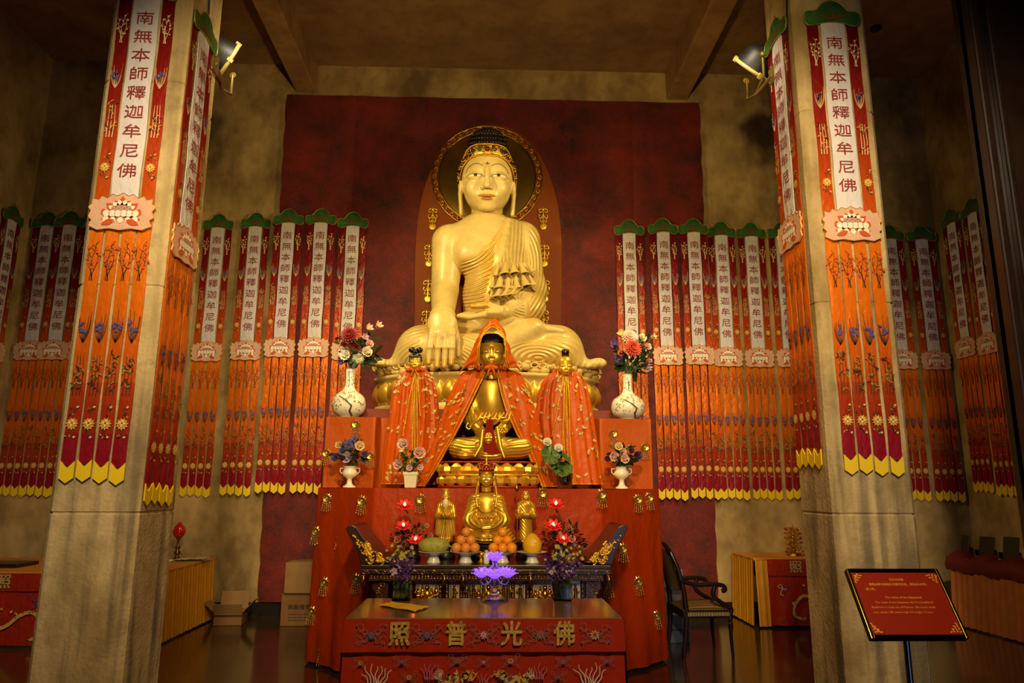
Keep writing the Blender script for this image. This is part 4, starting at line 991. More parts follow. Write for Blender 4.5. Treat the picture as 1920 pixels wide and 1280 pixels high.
ph_ = np.where(gv > 800, 2 * PI * np.hypot((gu - 905) * .45, gv - 760) / 5.5, 2 * PI * (gu + (gv - 700) * .25 * np.sign(gu - 920)) / 6); ph_ = ph_ + 1.2 * np.sin(gu / 9. + gv / 13.); am_ = np.where(gv > 800, .22, .0) + .17 * (np.abs(gu - 920) > 24) * (gv <= 795); am_ = calm(F_, V_, (gv > 800) * 1 + (np.abs(gu - 920) > 24) * 2, am_)
dd = fold_np(V_); dd['fold'] = ph_; dd['foldamt'] = am_
link_mesh('figure', np_mesh('figure', V_, F_, M_goldrobe, dd), guan)
g = MB()
for k in range(9):
    u0 = 893 + k * 6.5; g.tube([G(u0 - 12, 798 - (k % 3) * 5, 6.76), G(u0, 790 - (k % 2) * 7, 6.72), G(u0 + 9, 779 + (k % 3) * 4, 6.72), G(u0 + 13, 773, 6.74)], [.012, .014, .011, .005], 6)
for u_, v_ in ((912, 788), (921, 786), (949, 806), (880, 800)): scroll(g, *[G(u_, v_, 6.70)[i] for i in (0, 2)], G(u_, v_, 6.70)[1], .035, k, 1, .01)
g.tube([G(905, 806, 6.70), G(902, 836, 6.68), G(890, 856, 6.66)], [.02, .024, .01], 8); g.tube([G(932, 800, 6.70), G(938, 836, 6.68), G(946, 858, 6.66)], [.02, .024, .01], 8)
for k in range(8): g.ball(G(942 + 6 * math.cos(k * .8), 806 + 5 * math.sin(k * .8), 6.68), .014, 6, 5)
g.build('sash_ornament', M_gold, guan)
MB().add([G(912, 786, 6.69), G(924, 786, 6.69), G(926, 812, 6.67), G(932, 836, 6.655), G(938, 848, 6.66), G(922, 853, 6.66), G(906, 845, 6.66), G(908, 820, 6.665)], [(0, 1, 2, 3, 4, 5, 6, 7)], 0, True).add([G(924, 786, 6.69), G(912, 786, 6.69), G(912, 786, 6.8), G(924, 786, 6.8)], [(0, 1, 2, 3)], 0).build('red_apron', mat('red_sash_paint', '7a1606', .7, spec=.1), guan)
hd, HMg = put_head(guan, P(922, 662, 6.85), O, .245 / 96, 8, 'gold', xs=.98, paint='faint')
g = MB(); g.ball((0, 14, 10), (52, 54, 55), 24, 16)
for k in range(41): a = -1.6 + k * 3.2 / 40; g.tube([on_skull(a, 36, 1.03), on_skull(a * .95, 52, 1.05), Vector((22 * math.sin(a), 4 - 16 * math.cos(a), 68))], [3.2, 3.6, 3], 6)
g.tube([on_skull(-1.6 + k * .16, 35 + 2 * math.cos(k * .16 - 1.6), 1.04) for k in range(21)], 3, 6); g.ball((0, 10, 58), (34, 34, 16), 14, 10); hh = MB()
hg = MB().merge(g, HMg @ T(0, 6, 4)); hg.build('hair', M_hair, guan)
rowsG = [(690, 893, 951, 915, 925, 0.129), (697, 866, 976, 912, 928, 0.197), (716, 853, 984, 905, 933, 0.246), (740, 842, 993, 893, 938, 0.276), (776, 829, 1008, 876, 949, 0.306), (816, 817, 1014, 856, 968, 0.326), (845, 805, 1023, 838, 986, 0.345), (880, 793, 1036, 819, 1001, 0.355), (912, 781, 1050, 797, 1014, 0.365)]
cg = Cape(rowsG, 6.95, O, 17, .018, 2); cgo = cg.build(guan)
rn = random.Random(4); sp = []
for k in range(60): sp.append((rn.uniform(.03, .17), rn.uniform(.3, .96)))
for k in range(66): sp.append((1 - rn.uniform(.03, .17), rn.uniform(.28, .96)))
cg.leaves(cgo, sp, 5, .034)
inn = smooth_path([Vector((u, v, y)) for u, v, y in ((893, 690, 6.78), (897, 676, 6.74), (900, 645, 6.70), (906, 627, 6.70), (923, 613, 6.72), (941, 625, 6.70), (947, 645, 6.70), (948, 676, 6.74), (952, 690, 6.78))], 6)
outr = smooth_path([Vector((u, v, y)) for u, v, y in ((860, 700, 6.98), (870, 684, 6.97), (887, 654, 6.97), (905, 619, 6.95), (923, 600, 6.9), (941, 616, 6.95), (957, 658, 6.97), (974, 690, 6.97), (982, 700, 6.98))], 6)
rows = []
for i in range(15):
    f_ = i / 14; row = []
    for k, (a, b_) in enumerate(zip(inn, outr)):
        A_, B_ = P(*a), P(*b_); p = A_.lerp(B_, f_); p += Vector((0, -.05 * math.sin(PI * f_), .03 * math.sin(PI * f_))) + (p - P(922, 662, 6.9)).normalized() * (.012 * math.sin(k * 1.3 + f_ * 7) * math.sin(PI * f_)); row.append(p - O)
    rows.append(row)
g = MB(); g.grid(rows, 0); g.grid([[Vector(p) + Vector((0, .012, -.004)) for p in r] for r in rows], 1, flip=True); hood = g.build('hood', [M_cape, M_capein], guan)
g = MB(); g.tube(rows[0], .007, 6); g.tube(rows[2], .004, 6); g.build('gold_braid', M_trim, hood)
cc = P(921, 692, 6.9) - O; ruffcollar(guan, (cc.x, cc.y, cc.z), .155, .15, .02)
# lotus throne of the hooded figure
zg0 = ZL + .002; thr = thing('lotus_throne', 'gilt two row lotus petal throne with red boards under the hooded gilt figure', 'throne', (O.x, YG, zg0)); HT = og.z - zg0 - .008
def supr(a, rx, ry, n=3.2):
    c, s = math.cos(a), math.sin(a); return Vector((rx * math.copysign(abs(c) ** (2 / n), c), ry * math.copysign(abs(s) ** (2 / n), s), 0))
def board(z0, z1, rx, ry, m_, nm):
    g = MB(); g.grid([[supr(2 * PI * k / 64, rx * e, ry * e) + Vector((0, 0, z)) for k in range(64)] for z, e in ((z0, .97), (z0 + .006, 1), (z1 - .006, 1), (z1, .97))], 0, True)
    for z, fl in ((z0, 1), (z1, 0)): g.add([supr(2 * PI * k / 64, rx * .97, ry * .97) + Vector((0, 0, z)) for k in range(64)], [tuple(range(64))[::-1] if fl else tuple(range(64))], 0, False)
    return g.build(nm, m_, thr)
M_redlac = mat('red_lacquer', '8a1c0c', .35)
RXT = .475; RYT = .33
board(0, .022, RXT, RYT, M_redlac, 'base_board'); board(HT - .018, HT, RXT * .96, RYT * .96, M_redlac, 'top_board'); board(.022, HT - .018, RXT * .8, RYT * .8, M_goldold, 'waist')
def facet_petal(w_, h, bul, up):
    g = MB(); prof = [(0, .75), (.3, 1), (.62, .92), (.85, .5), (1, .04)]; rows = []
    for t_, k in prof:
        b_ = bul * math.sin(PI * min(1, .12 + t_ * .88)); z = t_ * h * (1 if up else -1); rows.append([(-w_ * k, 0, z), (-w_ * k * .45, -b_, z), (w_ * k * .45, -b_, z), (w_ * k, 0, z)])
    g.grid(rows, 0, smooth=False); return g
pts_ = [supr(-PI / 2 + 2 * PI * k / 2000, RXT * .93, RYT * .93) for k in range(2001)]; cum = [0]
for a_, b_ in zip(pts_, pts_[1:]): cum.append(cum[-1] + (b_ - a_).length)
arcs = [-PI / 2 + 2 * PI * float(np.interp(cum[-1] * k / 720, cum, range(2001))) / 2000 for k in range(720)]
for up in (True, False):
    NPT = 22
    for k in range(NPT):
        a = arcs[int((k + (.5 if up else 0)) / NPT * 720) % 720]
        p = supr(a, RXT * .93, RYT * .93); q_ = supr(a + .03, RXT * .93, RYT * .93) - supr(a - .03, RXT * .93, RYT * .93)
        if p.y > .12: continue
        MB().merge(facet_petal(.066, HT * .46, .045, up), T(p.x, p.y, HT * .5 if up else HT * .47) @ RZ(math.atan2(q_.y, q_.x))).build('petal', M_gold, thr)
g = MB(); g.tube([supr(2 * PI * k / 64, RXT * .97, RYT * .97) + Vector((0, 0, HT * .485)) for k in range(64)], .012, 6, closed=True); g.build('waist_moulding', M_gold, thr)
# two attendants
def attendant(name, label, uc, rows, Yc, face, paintk, hair, seed, hw):
    o0 = P(uc, 905, Yc); o0.z = ZL + .004
    th_ = thing(name, label, 'statue', o0); O_ = Vector(o0)
    c = Cape(rows, Yc, O_, 13, .014, seed); co = c.build(th_, nt=44)
    rn = random.Random(seed); c.leaves(co, [(rn.uniform(.03, .2), rn.uniform(.18, .95)) for _ in range(48)] + [(1 - rn.uniform(.03, .2), rn.uniform(.18, .95)) for _ in range(48)], seed, .032)
    f = Field((-.2, -.22, -.005), (.2, .2, (P(uc, 690, Yc) - O_).z), .012)
    f.u(f.cone((0, .06, .06), (0, .05, (P(uc, 720, Yc) - O_).z), .11, .085)); f.u(f.cone((-.08, .05, (P(uc, 715, Yc) - O_).z), (.08, .05, (P(uc, 715, Yc) - O_).z), .045, .045), .05)
    for s_ in (-1, 1): f.u(f.cone((s_ * .085, .04, (P(uc, 718, Yc) - O_).z), (s_ * .02, -.03, (P(uc, 765, Yc) - O_).z), .04, .028), .02)
    V_, F_ = f.net(); link_mesh('figure', np_mesh('figure', V_, F_, M_goldrobe, fold_np(V_)), th_)
    hd, M_ = put_head(th_, P(face[0], face[1], Yc - .08), O_, hw / 96, 8, 'gold', paint='faint')
    g = MB()
    if hair == 'buns':
        g.ball((0, 15, 10), (53, 54, 57), 20, 14)
        for k in range(13): a = -1.4 + k * 2.8 / 12; g.tube([on_skull(a, 34, 1.04), on_skull(a, 52, 1.06), Vector((0, 8, 72))], [6, 6, 4], 6)
        for s_ in (-1, 1): g.ball((s_ * 27, 4, 92), (27, 24, 23), 14, 10); g.ball((s_ * 8, -4, 78), (14, 14, 14), 10, 8)
        MB().merge(g, M_).build('hair', M_hair, th_)
    else:
        g.ball((0, 13, 22), (52, 55, 54), 20, 14); g.tube([on_skull(-1.5 + k * .25, 32 + 8 * math.cos((k - 6) * .26), 1.05) for k in range(13)], 3.5, 6); MB().merge(g, M_).build('gilt_hair', M_gold, th_)
        g = MB(); g.lathe([(17, 66), (24, 74), (26, 90), (27, 104), (23, 112), (12, 116), (1, 117)], (0, 8, 0), 16); g.tube([(22 * math.cos(k * .52), 8 + 22 * math.sin(k * .52), 72) for k in range(12)], 5, 6, closed=True); MB().merge(g, M_).build('topknot', M_hair, th_)
    cc = P(uc, 694, Yc - .02) - O_; ruffcollar(th_, (cc.x, cc.y, cc.z), .085, .085, .016)
    g = MB()
    for k, (du0, du1, v1) in enumerate(((-2, -24, 818), (-1, -14, 760), (0, -6, 850), (3, 4, 845), (5, 9, 780))):
        a = P(uc + du0, 703, Yc - .085); b_ = P(uc + du1, v1, Yc - .155); g.tube([a.lerp(b_, i / 12) - O_ + Vector((0, -.03 * math.sin(PI * i / 12), 0)) for i in range(13)], .006, 6)
    g.build('hanging_cord', M_trim, th_)
    return th_
YA = 7.18
attendant('attendant_statue', 'small gilt attendant with two black hair buns in an embroidered orange red cape', 779,
          [(690, 766, 795, 780, 779, 0.072), (699, 752, 807, 780, 779, 0.108), (714, 743, 813, 780, 779, 0.130), (735, 735, 818, 780, 779, 0.144), (785, 728, 822, 780, 779, 0.173), (830, 722, 820, 780, 779, 0.187), (875, 716, 816, 780, 779, 0.202), (908, 715, 812, 780, 779, 0.209)], YA, (779, 679), 0, 'buns', 3, .128)
attendant('attendant_statue', 'small gilt attendant with tall black topknot in an embroidered orange red cape', 1059,
          [(692, 1045, 1074, 1060, 1059, 0.072), (701, 1029, 1090, 1060, 1059, 0.108), (716, 1018, 1098, 1060, 1059, 0.130), (740, 1011, 1104, 1060, 1059, 0.144), (785, 1007, 1112, 1060, 1059, 0.173), (840, 1012, 1121, 1062, 1061, 0.187), (880, 1018, 1127, 1065, 1064, 0.202), (908, 1022, 1131, 1067, 1066, 0.209)], YA, (1060, 687), 0, 'knot', 8, .145)
# ---------------------------------------------------------------- long altar table with upturned ends
M_wood = mat('dark_lacquer_wood', '2c1512', .3, var=.3, vscale=5, coat=.2); M_purp = mat('purple_lacquer', '3a1a22', .3, coat=.2)
M_panel = mat('pale_sheen_panel', 'b4aca0', .3, metal=.3, var=.3, vscale=22)  # pale base colour stands in for light reflected by the panels
YT0, YT1 = 5.75, 6.42; tp = P(912, 1059, YT0); ZT = tp.z; tx0, tx1 = P(677, 1060, YT0).x, P(1146, 1060, YT0).x; txc = (tx0 + tx1) / 2
tab = thing('altar_table', 'long dark carved altar table with gilt reliefs and upturned scroll ends before the altar', 'table', (txc, (YT0 + YT1) / 2, 0)); TO = Vector((txc, (YT0 + YT1) / 2, 0))
def lt(mb): return MB().merge(mb, T(-TO.x, -TO.y, 0))
lt(MB().box((txc, (YT0 + YT1) / 2, ZT - .016), (tx1 - tx0, YT1 - YT0, .032))).build('table_top', M_wood, tab, .006)
rail = lt(MB().box((txc, YT0 + .02, ZT - .052), (tx1 - tx0 - .01, .04, .038))).build('carved_rail', M_wood, tab, .004)
g = MB(); n = 26
for k in range(n):
    x = lerp(tx0 + .03, tx1 - .03, k / (n - 1)); scroll(g, x, ZT - .052, YT0 - .004, .017, 0 if k % 2 else PI, 1 if k < n / 2 else -1, .0042); g.tube([(x + .018, YT0 - .003, ZT - .052 + .012), (x + .036, YT0 - .003, ZT - .052 - .012)], .003, 5)
lt(g).build('scrollwork', M_goldold, rail)
g = MB().box((txc, YT0 + .045, ZT - .095), (tx1 - tx0 - .12, .05, .05)); fr = lt(g).build('beaded_frieze', M_purp, tab)
g = MB()
for k in range(74): x = lerp(tx0 + .08, tx1 - .08, k / 73); g.ball((x, YT0 + .016, ZT - .085), .0085, 6, 5); g.ball((x, YT0 + .016, ZT - .105), (.007, .006, .014), 6, 5)
lt(g).build('gilt_beads', M_goldold, fr)
XU = lambda u: P(u, 1095, YT0 + .06).x
ZB = ZT - .125
def miniature(mb, x, y, z, h, kind, rn):
    """small gilt relief figure, seated (0) or standing (1)"""
    if kind == 0:
        mb.ball((x, y, z + h * .12), (h * .36, h * .14, h * .13), 10, 6); mb.ball((x, y, z + h * .42), (h * .2, h * .13, h * .25), 10, 7); mb.ball((x, y - h * .03, z + h * .78), h * .13, 8, 6); mb.ball((x, y, z + h * .92), h * .08, 6, 5)
        mb.tube([(x + h * .42 * math.cos(a), y + h * .1, z + h * .6 + h * .45 * math.sin(a)) for a in [k * PI / 10 for k in range(11)]], h * .035, 5)
        for s in (-1, 1): mb.tube([(x + s * h * .2, y - h * .02, z + h * .58), (x + s * h * .3, y - h * .08, z + h * .35), (x + s * h * .06, y - h * .16, z + h * .26)], h * .06, 6)
    else:
        mb.tube([(x, y, z), (x + h * .02, y, z + h * .45), (x, y, z + h * .74)], [h * .15, h * .11, h * .13], 8); mb.ball((x, y - h * .02, z + h * .87), h * .1, 8, 6)
        s = rn.choice((-1, 1)); mb.tube([(x + s * h * .12, y, z + h * .7), (x + s * h * .22, y - h * .08, z + h * .5), (x + s * h * .08, y - h * .12, z + h * .45)], h * .05, 6); mb.tube([(x - s * h * .18, y - .004, z + h * .1), (x - s * h * .2, y - .004, z + h * .95)], h * .025, 5)
rn = random.Random(9)
for u0, u1, kinds in ((779, 822, 'ssSss'), (842, 861, 'd'), (874, 958, 'ddsdSdsdd'), (966, 985, 'd'), (1000, 1036, 'ssSs'), (1070, 1089, 'd'), (744, 768, 'd')):
    x0, x1 = XU(u0), XU(u1); g = MB().box(((x0 + x1) / 2, YT0 + .11, (ZB + .52) / 2), (x1 - x0, .02, ZB - .52)); pn = lt(g).build('relief_panel', M_panel, tab)
    g = MB(); n = len(kinds)
    for k, c in enumerate(kinds):
        x = lerp(x0, x1, (k + .5) / n); h = {'S': .15, 's': .085, 'd': .125}[c]; miniature(g, x, YT0 + .092, ZB - .02 - h - (.0 if c != 's' else rn.uniform(0, .04)), h, 0 if c in 'Ss' else 1, rn)
        if c == 's': miniature(g, x, YT0 + .092, ZB - .19, .07, 1, rn)
    for k in range(int((x1 - x0) / .02)): g.ball((lerp(x0, x1, (k + .5) / int((x1 - x0) / .02)), YT0 + .095, ZB - .2 + rn.uniform(-.01, .01)), (.012, .008, .012), 6, 5)
    lt(g).build('gilt_relief', M_goldold, pn)
for u in (771, 826, 838, 865, 870, 962, 990, 996, 1040, 1064, 1093, 739):
    x = XU(u); g = MB().box((x, YT0 + .1, ZB / 2), (.022, .05, ZB)); p_ = lt(g).build('carved_post', M_purp, tab, .003)
    g = MB()
    for k in range(6): g.ball((x, YT0 + .074, ZB - .012 - k * .036), (.0095, .008, .014), 6, 5); g.ball((x, YT0 + .074, ZB - .03 - k * .036), .006, 5, 4)
    lt(g).build('gilt_beads', M_goldold, p_)
for u in (833, 868, 994, 682, 1140):
    x = P(u, 1080, YT0).x; g = MB().box((x, YT0 + .005, ZT - .115), (.03, .04, .085)); br = lt(g).build('bracket', M_wood, tab, .004)
    g = MB(); g.tube([(x, YT0 - .016, ZT - .08), (x + .006, YT0 - .03, ZT - .1), (x - .006, YT0 - .028, ZT - .12), (x, YT0 - .018, ZT - .15)], .008, 6); lt(g).build('gilt_carving', M_goldold, br)
for sg, ua, ub in ((-1, 698, 728), (1, 1127, 1098)):
    xa, xb = XU(ua), XU(ub); xl_, xh = min(xa, xb), max(xa, xb)
    for yy in (YT0 + .09, YT1 - .06):
        g = MB(); out_ = [(0, ZB), (0, ZB - .06), (.028, ZB - .09), (.03, ZB - .14), (.022, .5), (.03, .1), (.05, 0), (abs(xb - xa), 0), (abs(xb - xa), ZB)]
        poly = [((xa + (d_ if sg < 0 else -d_)), z) for d_, z in out_]; g.prism(poly if sg < 0 else poly[::-1], .05, T(0, yy + .025, 0)); lg = lt(g).build('scroll_leg', M_purp, tab, .004)
        if yy < YT0 + .2:
            g = MB()
            for k in range(5): scroll(g, lerp(xa, xb, .45 + .12 * (-1) ** k), ZB - .03 - k * .045, yy - .03, .026, k * 1.3, (-1) ** k, .007)
            for k in range(16): g.ball((lerp(xa, xb, rn.uniform(.25, .8)), yy - .026, ZB - rn.uniform(.02, .22)), rn.uniform(.006, .011), 6, 5)
            lt(g).build('gilt_carving', M_goldold, lg)
for sg in (-1, 1):
    lo = [(648, 991), (653, 1002), (661, 1016), (669, 1032), (677, 1052)]; hi = [(731, 1055), (716, 1045), (702, 1033), (688, 1017), (676, 1000), (668, 988), (660, 984), (652, 985)]
    if sg > 0: lo = [(1822 - u + 3, v) for u, v in lo]; hi = [(1822 - u + 6, v) for u, v in hi]
    yy = YT0 + .03; poly = [(P(u, v, yy).x, P(u, v, yy).z) for u, v in lo] + [(P(u, v, yy).x, max(P(u, v, yy).z, ZT)) for u, v in hi]
    poly[len(lo) - 1] = (poly[len(lo) - 1][0], ZT)
    g = MB().prism(poly[::-1] if sg < 0 else poly, .56, T(0, yy + .56, 0)); se = lt(g).build('upturned_end', M_wood, tab, .005)
    g = MB()
    for k in range(9):
        f_ = k / 8; a = interp([(i / (len(lo) - 1),) + p for i, p in enumerate(lo)], f_); b_ = interp([(1 - i / (len(hi) - 1),) + p for i, p in enumerate(hi)], f_)
        for q_ in ((.35, .7) if k > 3 else (.5,)):
            p = P(lerp(a[0], b_[0], q_), lerp(a[1], b_[1], q_) - 2, yy); scroll(g, p.x, p.z, yy - .006, .026, k * 1.1 + q_ * 3, (-1) ** k, .007); g.ball((p.x, yy - .004, p.z), .012, 6, 5)
    for k in range(80):
        f_ = rn.random(); a = interp([(i / (len(lo) - 1),) + p for i, p in enumerate(lo)], f_); b_ = interp([(1 - i / (len(hi) - 1),) + p for i, p in enumerate(hi)], f_); q_ = rn.uniform(.15, .88); p = P(lerp(a[0], b_[0], q_), lerp(a[1], b_[1], q_), yy); g.ball((p.x, yy - .004, p.z), rn.uniform(.005, .011), 6, 5)
    lt(g).build('gilt_carving', M_gold, se)
# ---------------------------------------------------------------- three small gilt figures standing on the long table
def robed(name, label, u, vtop, vbot, Y, build, zbase):
    o = P(u, 970, Y); o.z = zbase; return thing(name, label, 'statue', o), Vector(o)
M_stand = mat('black_stand', '16100c', .35)
def finish(th_, f, O_, foldf, nm='figure', it=1):
    V_, F_ = f.net(); V_ = relax(V_, F_, it); d_ = fold_np(V_); ph, am = foldf(V_); d_['fold'] = ph; d_['foldamt'] = am
    return link_mesh(nm, np_mesh(nm, V_, F_, M_goldrobe, d_), th_)
# seated crowned figure
YS = 6.22; th_, O_ = robed('crowned_seated_statue', 'gilt crowned seated figure with folded hands behind the orange plates', 912, 0, 1040, YS, None, ZT + .001)
hgt = P(912, 1020, YS).z - ZT
MB().lathe([(.2, 0), (.2, .03), (.17, .05), (.16, hgt - .05), (.19, hgt - .02), (.19, hgt)], (0, 0, 0), 32, sy=.75).build('black_stand', M_stand, th_)
Gs = lambda u, v, Y: tuple(P(u, v, Y) - O_)
f = Field(P(856, 1028, 6.22) - O_ - Vector((0, .25, 0)), P(968, 905, 6.22) - O_ + Vector((0, .2, 0)), .0062)
f.u(f.ell(Gs(912, 958, YS), (.1, .075, .16))); f.u(f.cone(Gs(893, 938, YS), Gs(931, 938, YS), .055, .055), .03)
f.u(f.cone(Gs(888, 938, YS), Gs(880, 975, YS - .03), .05, .055), .02); f.u(f.cone(Gs(880, 975, YS - .03), Gs(908, 990, YS - .12), .055, .03), .02); f.u(f.cone(Gs(936, 938, YS), Gs(944, 975, YS - .03), .05, .055), .02); f.u(f.cone(Gs(944, 975, YS - .03), Gs(916, 990, YS - .12), .055, .03), .02)
f.u(f.ell(Gs(912, 1008, YS - .02), (.2, .13, .06)), .03); f.u(f.cone(Gs(880, 1004, YS - .02), Gs(920, 1008, YS - .13), .06, .035), .02); f.u(f.cone(Gs(944, 1004, YS - .02), Gs(904, 1010, YS - .13), .06, .035), .02)
for k in range(4): f.u(f.cone(Gs(920, 986 + k * 1.6, YS - .14), Gs(904, 988 + k * 1.6, YS - .145), .008, .007), .003)
for s_ in (-1, 1): f.u(f.cone(Gs(912 + s_ * 16, 905, YS), Gs(912 + s_ * 21, 960, YS - .03), .014, .018), .015)
f.u(f.cone(Gs(884, 985, YS - .03), Gs(868, 1012, YS), .04, .05), .03); f.u(f.cone(Gs(940, 985, YS - .03), Gs(956, 1012, YS), .04, .05), .03)
def ff(V):
    u = V[:, 0]; z = V[:, 2]; return 2 * PI * np.hypot(u * .6, z - .33) / .024, np.where(V[:, 2] < .26, .4, .3 * (np.abs(u) > .06))
finish(th_, f, O_, ff)
hd, M_ = put_head(th_, P(912, 893, YS - .03), O_, .125 / 96, 6, 'gold', paint='faint')
g = MB(); g.ball((0, 13, 14), (52, 54, 55), 20, 14); MB().merge(g, M_).build('hair', M_goldold, th_)
g = MB(); n = 40
rows = [[Vector((math.sin(-PI + 2 * PI * k / n) * (50 + 10 * t_), 12 - math.cos(-PI + 2 * PI * k / n) * (54 + 10 * t_), 30 + (20 + 32 * abs(math.cos(2.5 * (-PI + 2 * PI * k / n)))) * t_)) for k in range(n + 1)] for t_ in (0, .5, 1)]
g.grid(rows, 1); g.tube(rows[0], 3, 6); g.tube(rows[2], 2.5, 6); g.lathe([(20, 48), (17, 70), (9, 84), (7, 92), (9, 96), (6, 104), (3, 128), (.5, 130)], (0, 10, 0), 14)
for k in range(8): a = -1.2 + k * 2.4 / 7; p = Vector((math.sin(a) * 55, 12 - math.cos(a) * 60, 52)); g.ball(p, 5, 7, 5)
g.ball((0, -48, 64), 7, 8, 6); crw = MB().merge(g, M_).build('crown', [M_gold, mat('red_lacquer', '8a1c0c', .35)], th_)
g = MB()
for s_ in (-1, 1): g.tube([Gs(912 + s_ * 14, 893, YS), Gs(912 + s_ * 17, 910, YS - .03), Gs(912 + s_ * 20, 930, YS - .08), Gs(912 + s_ * 17, 950, YS - .09)], .009, 6)
for k in range(15): a = -.2 - k * (PI - .4) / 14; g.ball(Gs(912 + 15 * math.cos(a), 945 - 20 * math.sin(a) * .8, YS - .085), .006, 6, 5)
for k in range(11): g.ball(Gs(898 + k * 2.8, 968 + (k % 2) * 2, YS - .08), .009, 6, 5)
g.build('necklace', M_gold, th_)
def standing(name, label, u, vt, vb, Y, headv, hw, kind):
    th_, O_ = robed(name, label, u, 0, 0, Y, None, ZT + .001); zb_ = (P(u, vb, Y) - O_).z; ztp = (P(u, headv + hw * .62 * 1, Y) - O_).z
    MB().lathe([(.085, 0), (.09, .02), (.075, .04), (.07, zb_ - .03), (.085, zb_ - .01), (.085, zb_)], (0, 0, 0), 24, sy=.8).build('black_stand', M_stand, th_)
    f = Field((-.13, -.12, zb_ - .01), (.13, .12, ztp + .02), .0052); H_ = ztp - zb_
    f.u(f.cone((0, 0, zb_ + .03), (0, 0, zb_ + H_ * .55), .062, .05, flat=(1, .8, 1))); f.u(f.cone((0, 0, zb_ + H_ * .55), (0, 0, zb_ + H_ * .88), .05, .05, flat=(1, .8, 1)), .02); f.u(f.cone((-.035, 0, zb_ + H_ * .88), (.035, 0, zb_ + H_ * .88), .032, .032), .02); f.u(f.cone((0, 0, zb_ + H_ * .9), (0, 0, ztp), .02, .018), .01)
    for s_ in (-1, 1):
        f.u(f.cone((s_ * .055, 0, zb_ + H_ * .86), (s_ * .068, -.02, zb_ + H_ * .62), .027, .026), .01); f.u(f.cone((s_ * .068, -.02, zb_ + H_ * .62), (s_ * .012, -.075, zb_ + H_ * .64), .026, .018), .01)
        if kind == 'elder': f.u(f.cone((s_ * .06, -.02, zb_ + H_ * .6), (s_ * .062, -.015, zb_ + H_ * .22), .022, .028, flat=(1, .7, 1)), .012)
    f.u(f.cone((-.02, -.085, zb_ + H_ * .66), (.02, -.085, zb_ + H_ * .66), .016, .016), .006); f.u(f.cone((-.03, -.03, zb_ + .015), (-.03, -.065, zb_ + .01), .02, .016), .01); f.u(f.cone((.03, -.03, zb_ + .015), (.03, -.065, zb_ + .01), .02, .016), .01)
    finish(th_, f, O_, (lambda V: (2 * PI * (V[:, 0] + .15 * V[:, 2] * np.sign(V[:, 0] + 1e-6)) / .016, np.full(len(V), .14))) if kind == 'elder' else (lambda V: (2 * PI * (V[:, 2] + 1.2 * V[:, 0]) / .03, np.full(len(V), .16))))
    hd, M_ = put_head(th_, P(u, headv, Y - .01), O_, hw / ppm(P(u, headv, Y)) / 96, 6, 'gold', paint='faint')
    if kind == 'elder':
        g = MB(); g.tube([Vector((0, -46, -40)), Vector((0, -58, -75)), Vector((0, -60, -120)), Vector((0, -58, -165))], [32, 42, 38, 8], 10)
        for s_ in (-1, 1): g.tube([Vector((s_ * 6, -58, -27)), Vector((s_ * 20, -54, -40)), Vector((s_ * 30, -46, -80))], [4, 5, 2], 6); g.tube([Vector((s_ * 10, -48, 20)), Vector((s_ * 34, -40, 24))], [4, 2.5], 6)
        MB().merge(g, M_).build('white_beard', mat('white_beard', 'd8d0bc', .7), th_)
        g = MB(); g.lathe([(50, 22), (51, 50), (44, 56), (40, 78), (44, 92), (30, 94), (1, 94)], (0, 10, 0), 20)
        for k in range(5): g.box((-36 + k * 18, -36 + abs(k - 2) * 8, 94), (6, 5, 22))
        MB().merge(g, M_).build('tall_cap', M_gold, th_); g = MB(); g.tube([(0, -.1, zb_ + H_ * .66), (0, -.1, zb_ + H_ * .86)], .009, 6); g.box((0, -.1, zb_ + H_ * .8), (.022, .008, .08)); g.build('tablet', M_gold, th_)
    else:
        g = MB(); g.tube([(-.075, -.05, zb_ + .0), (-.078, -.05, zb_ + H_ * 1.25)], .005, 6); g.lathe([(.004, 0), (.018, .012), (.022, .035), (.01, .055), (.002, .07)], (-.078, -.05, zb_ + H_ * 1.2), 10); g.build('ring_staff', M_goldold, th_)
    return th_
standing('bearded_elder_statue', 'small gilt standing elder with white beard and tall cap', 836, 913, 1016, 6.26, 930, 13.5, 'elder')
standing('young_monk_statue', 'small gilt standing monk with shaven head holding a staff', 986, 915, 1016, 6.26, 929, 13.5, 'monk')
# ---------------------------------------------------------------- flowers
def petal_grid(mb, M_, l, w_, cup, curl, mi=0, n=5, m=4, tip=0.0):
    """petal growing along +z from the origin, its face towards -y"""
    rows = []
    for i in range(n + 1):
        t_ = i / n; ww = w_ * (math.sin(PI * (.12 + .80 * t_)) ** .8) * (1 - tip * t_ ** 3)
        row = []
        for j in range(m + 1):
            s_ = -1 + 2 * j / m; row.append(M_ @ Vector((ww * s_, -cup * l * math.sin(t_ * 1.6) + curl * l * t_ ** 3 - (1 - s_ * s_) * -.12 * w_ * 1.5, l * t_)))
        rows.append(row)
    mb.grid(rows, mi)
def f_rose():
    g = MB(); rn = random.Random(2)
    for n, tilt, l, w_, z in ((3, .12, .62, .3, .1), (4, .3, .75, .38, .05), (5, .62, .85, .44, 0), (6, 1.0, .95, .48, -.05)):
        for k in range(n): petal_grid(g, T(0, 0, z) @ RZ(2 * PI * k / n + n * .7) @ RX(tilt) @ T(0, -.06, 0), l, w_, -.28, .12 if tilt > .5 else -.1)
    g.ball((0, 0, .35), (.16, .16, .3), 8, 6); return g
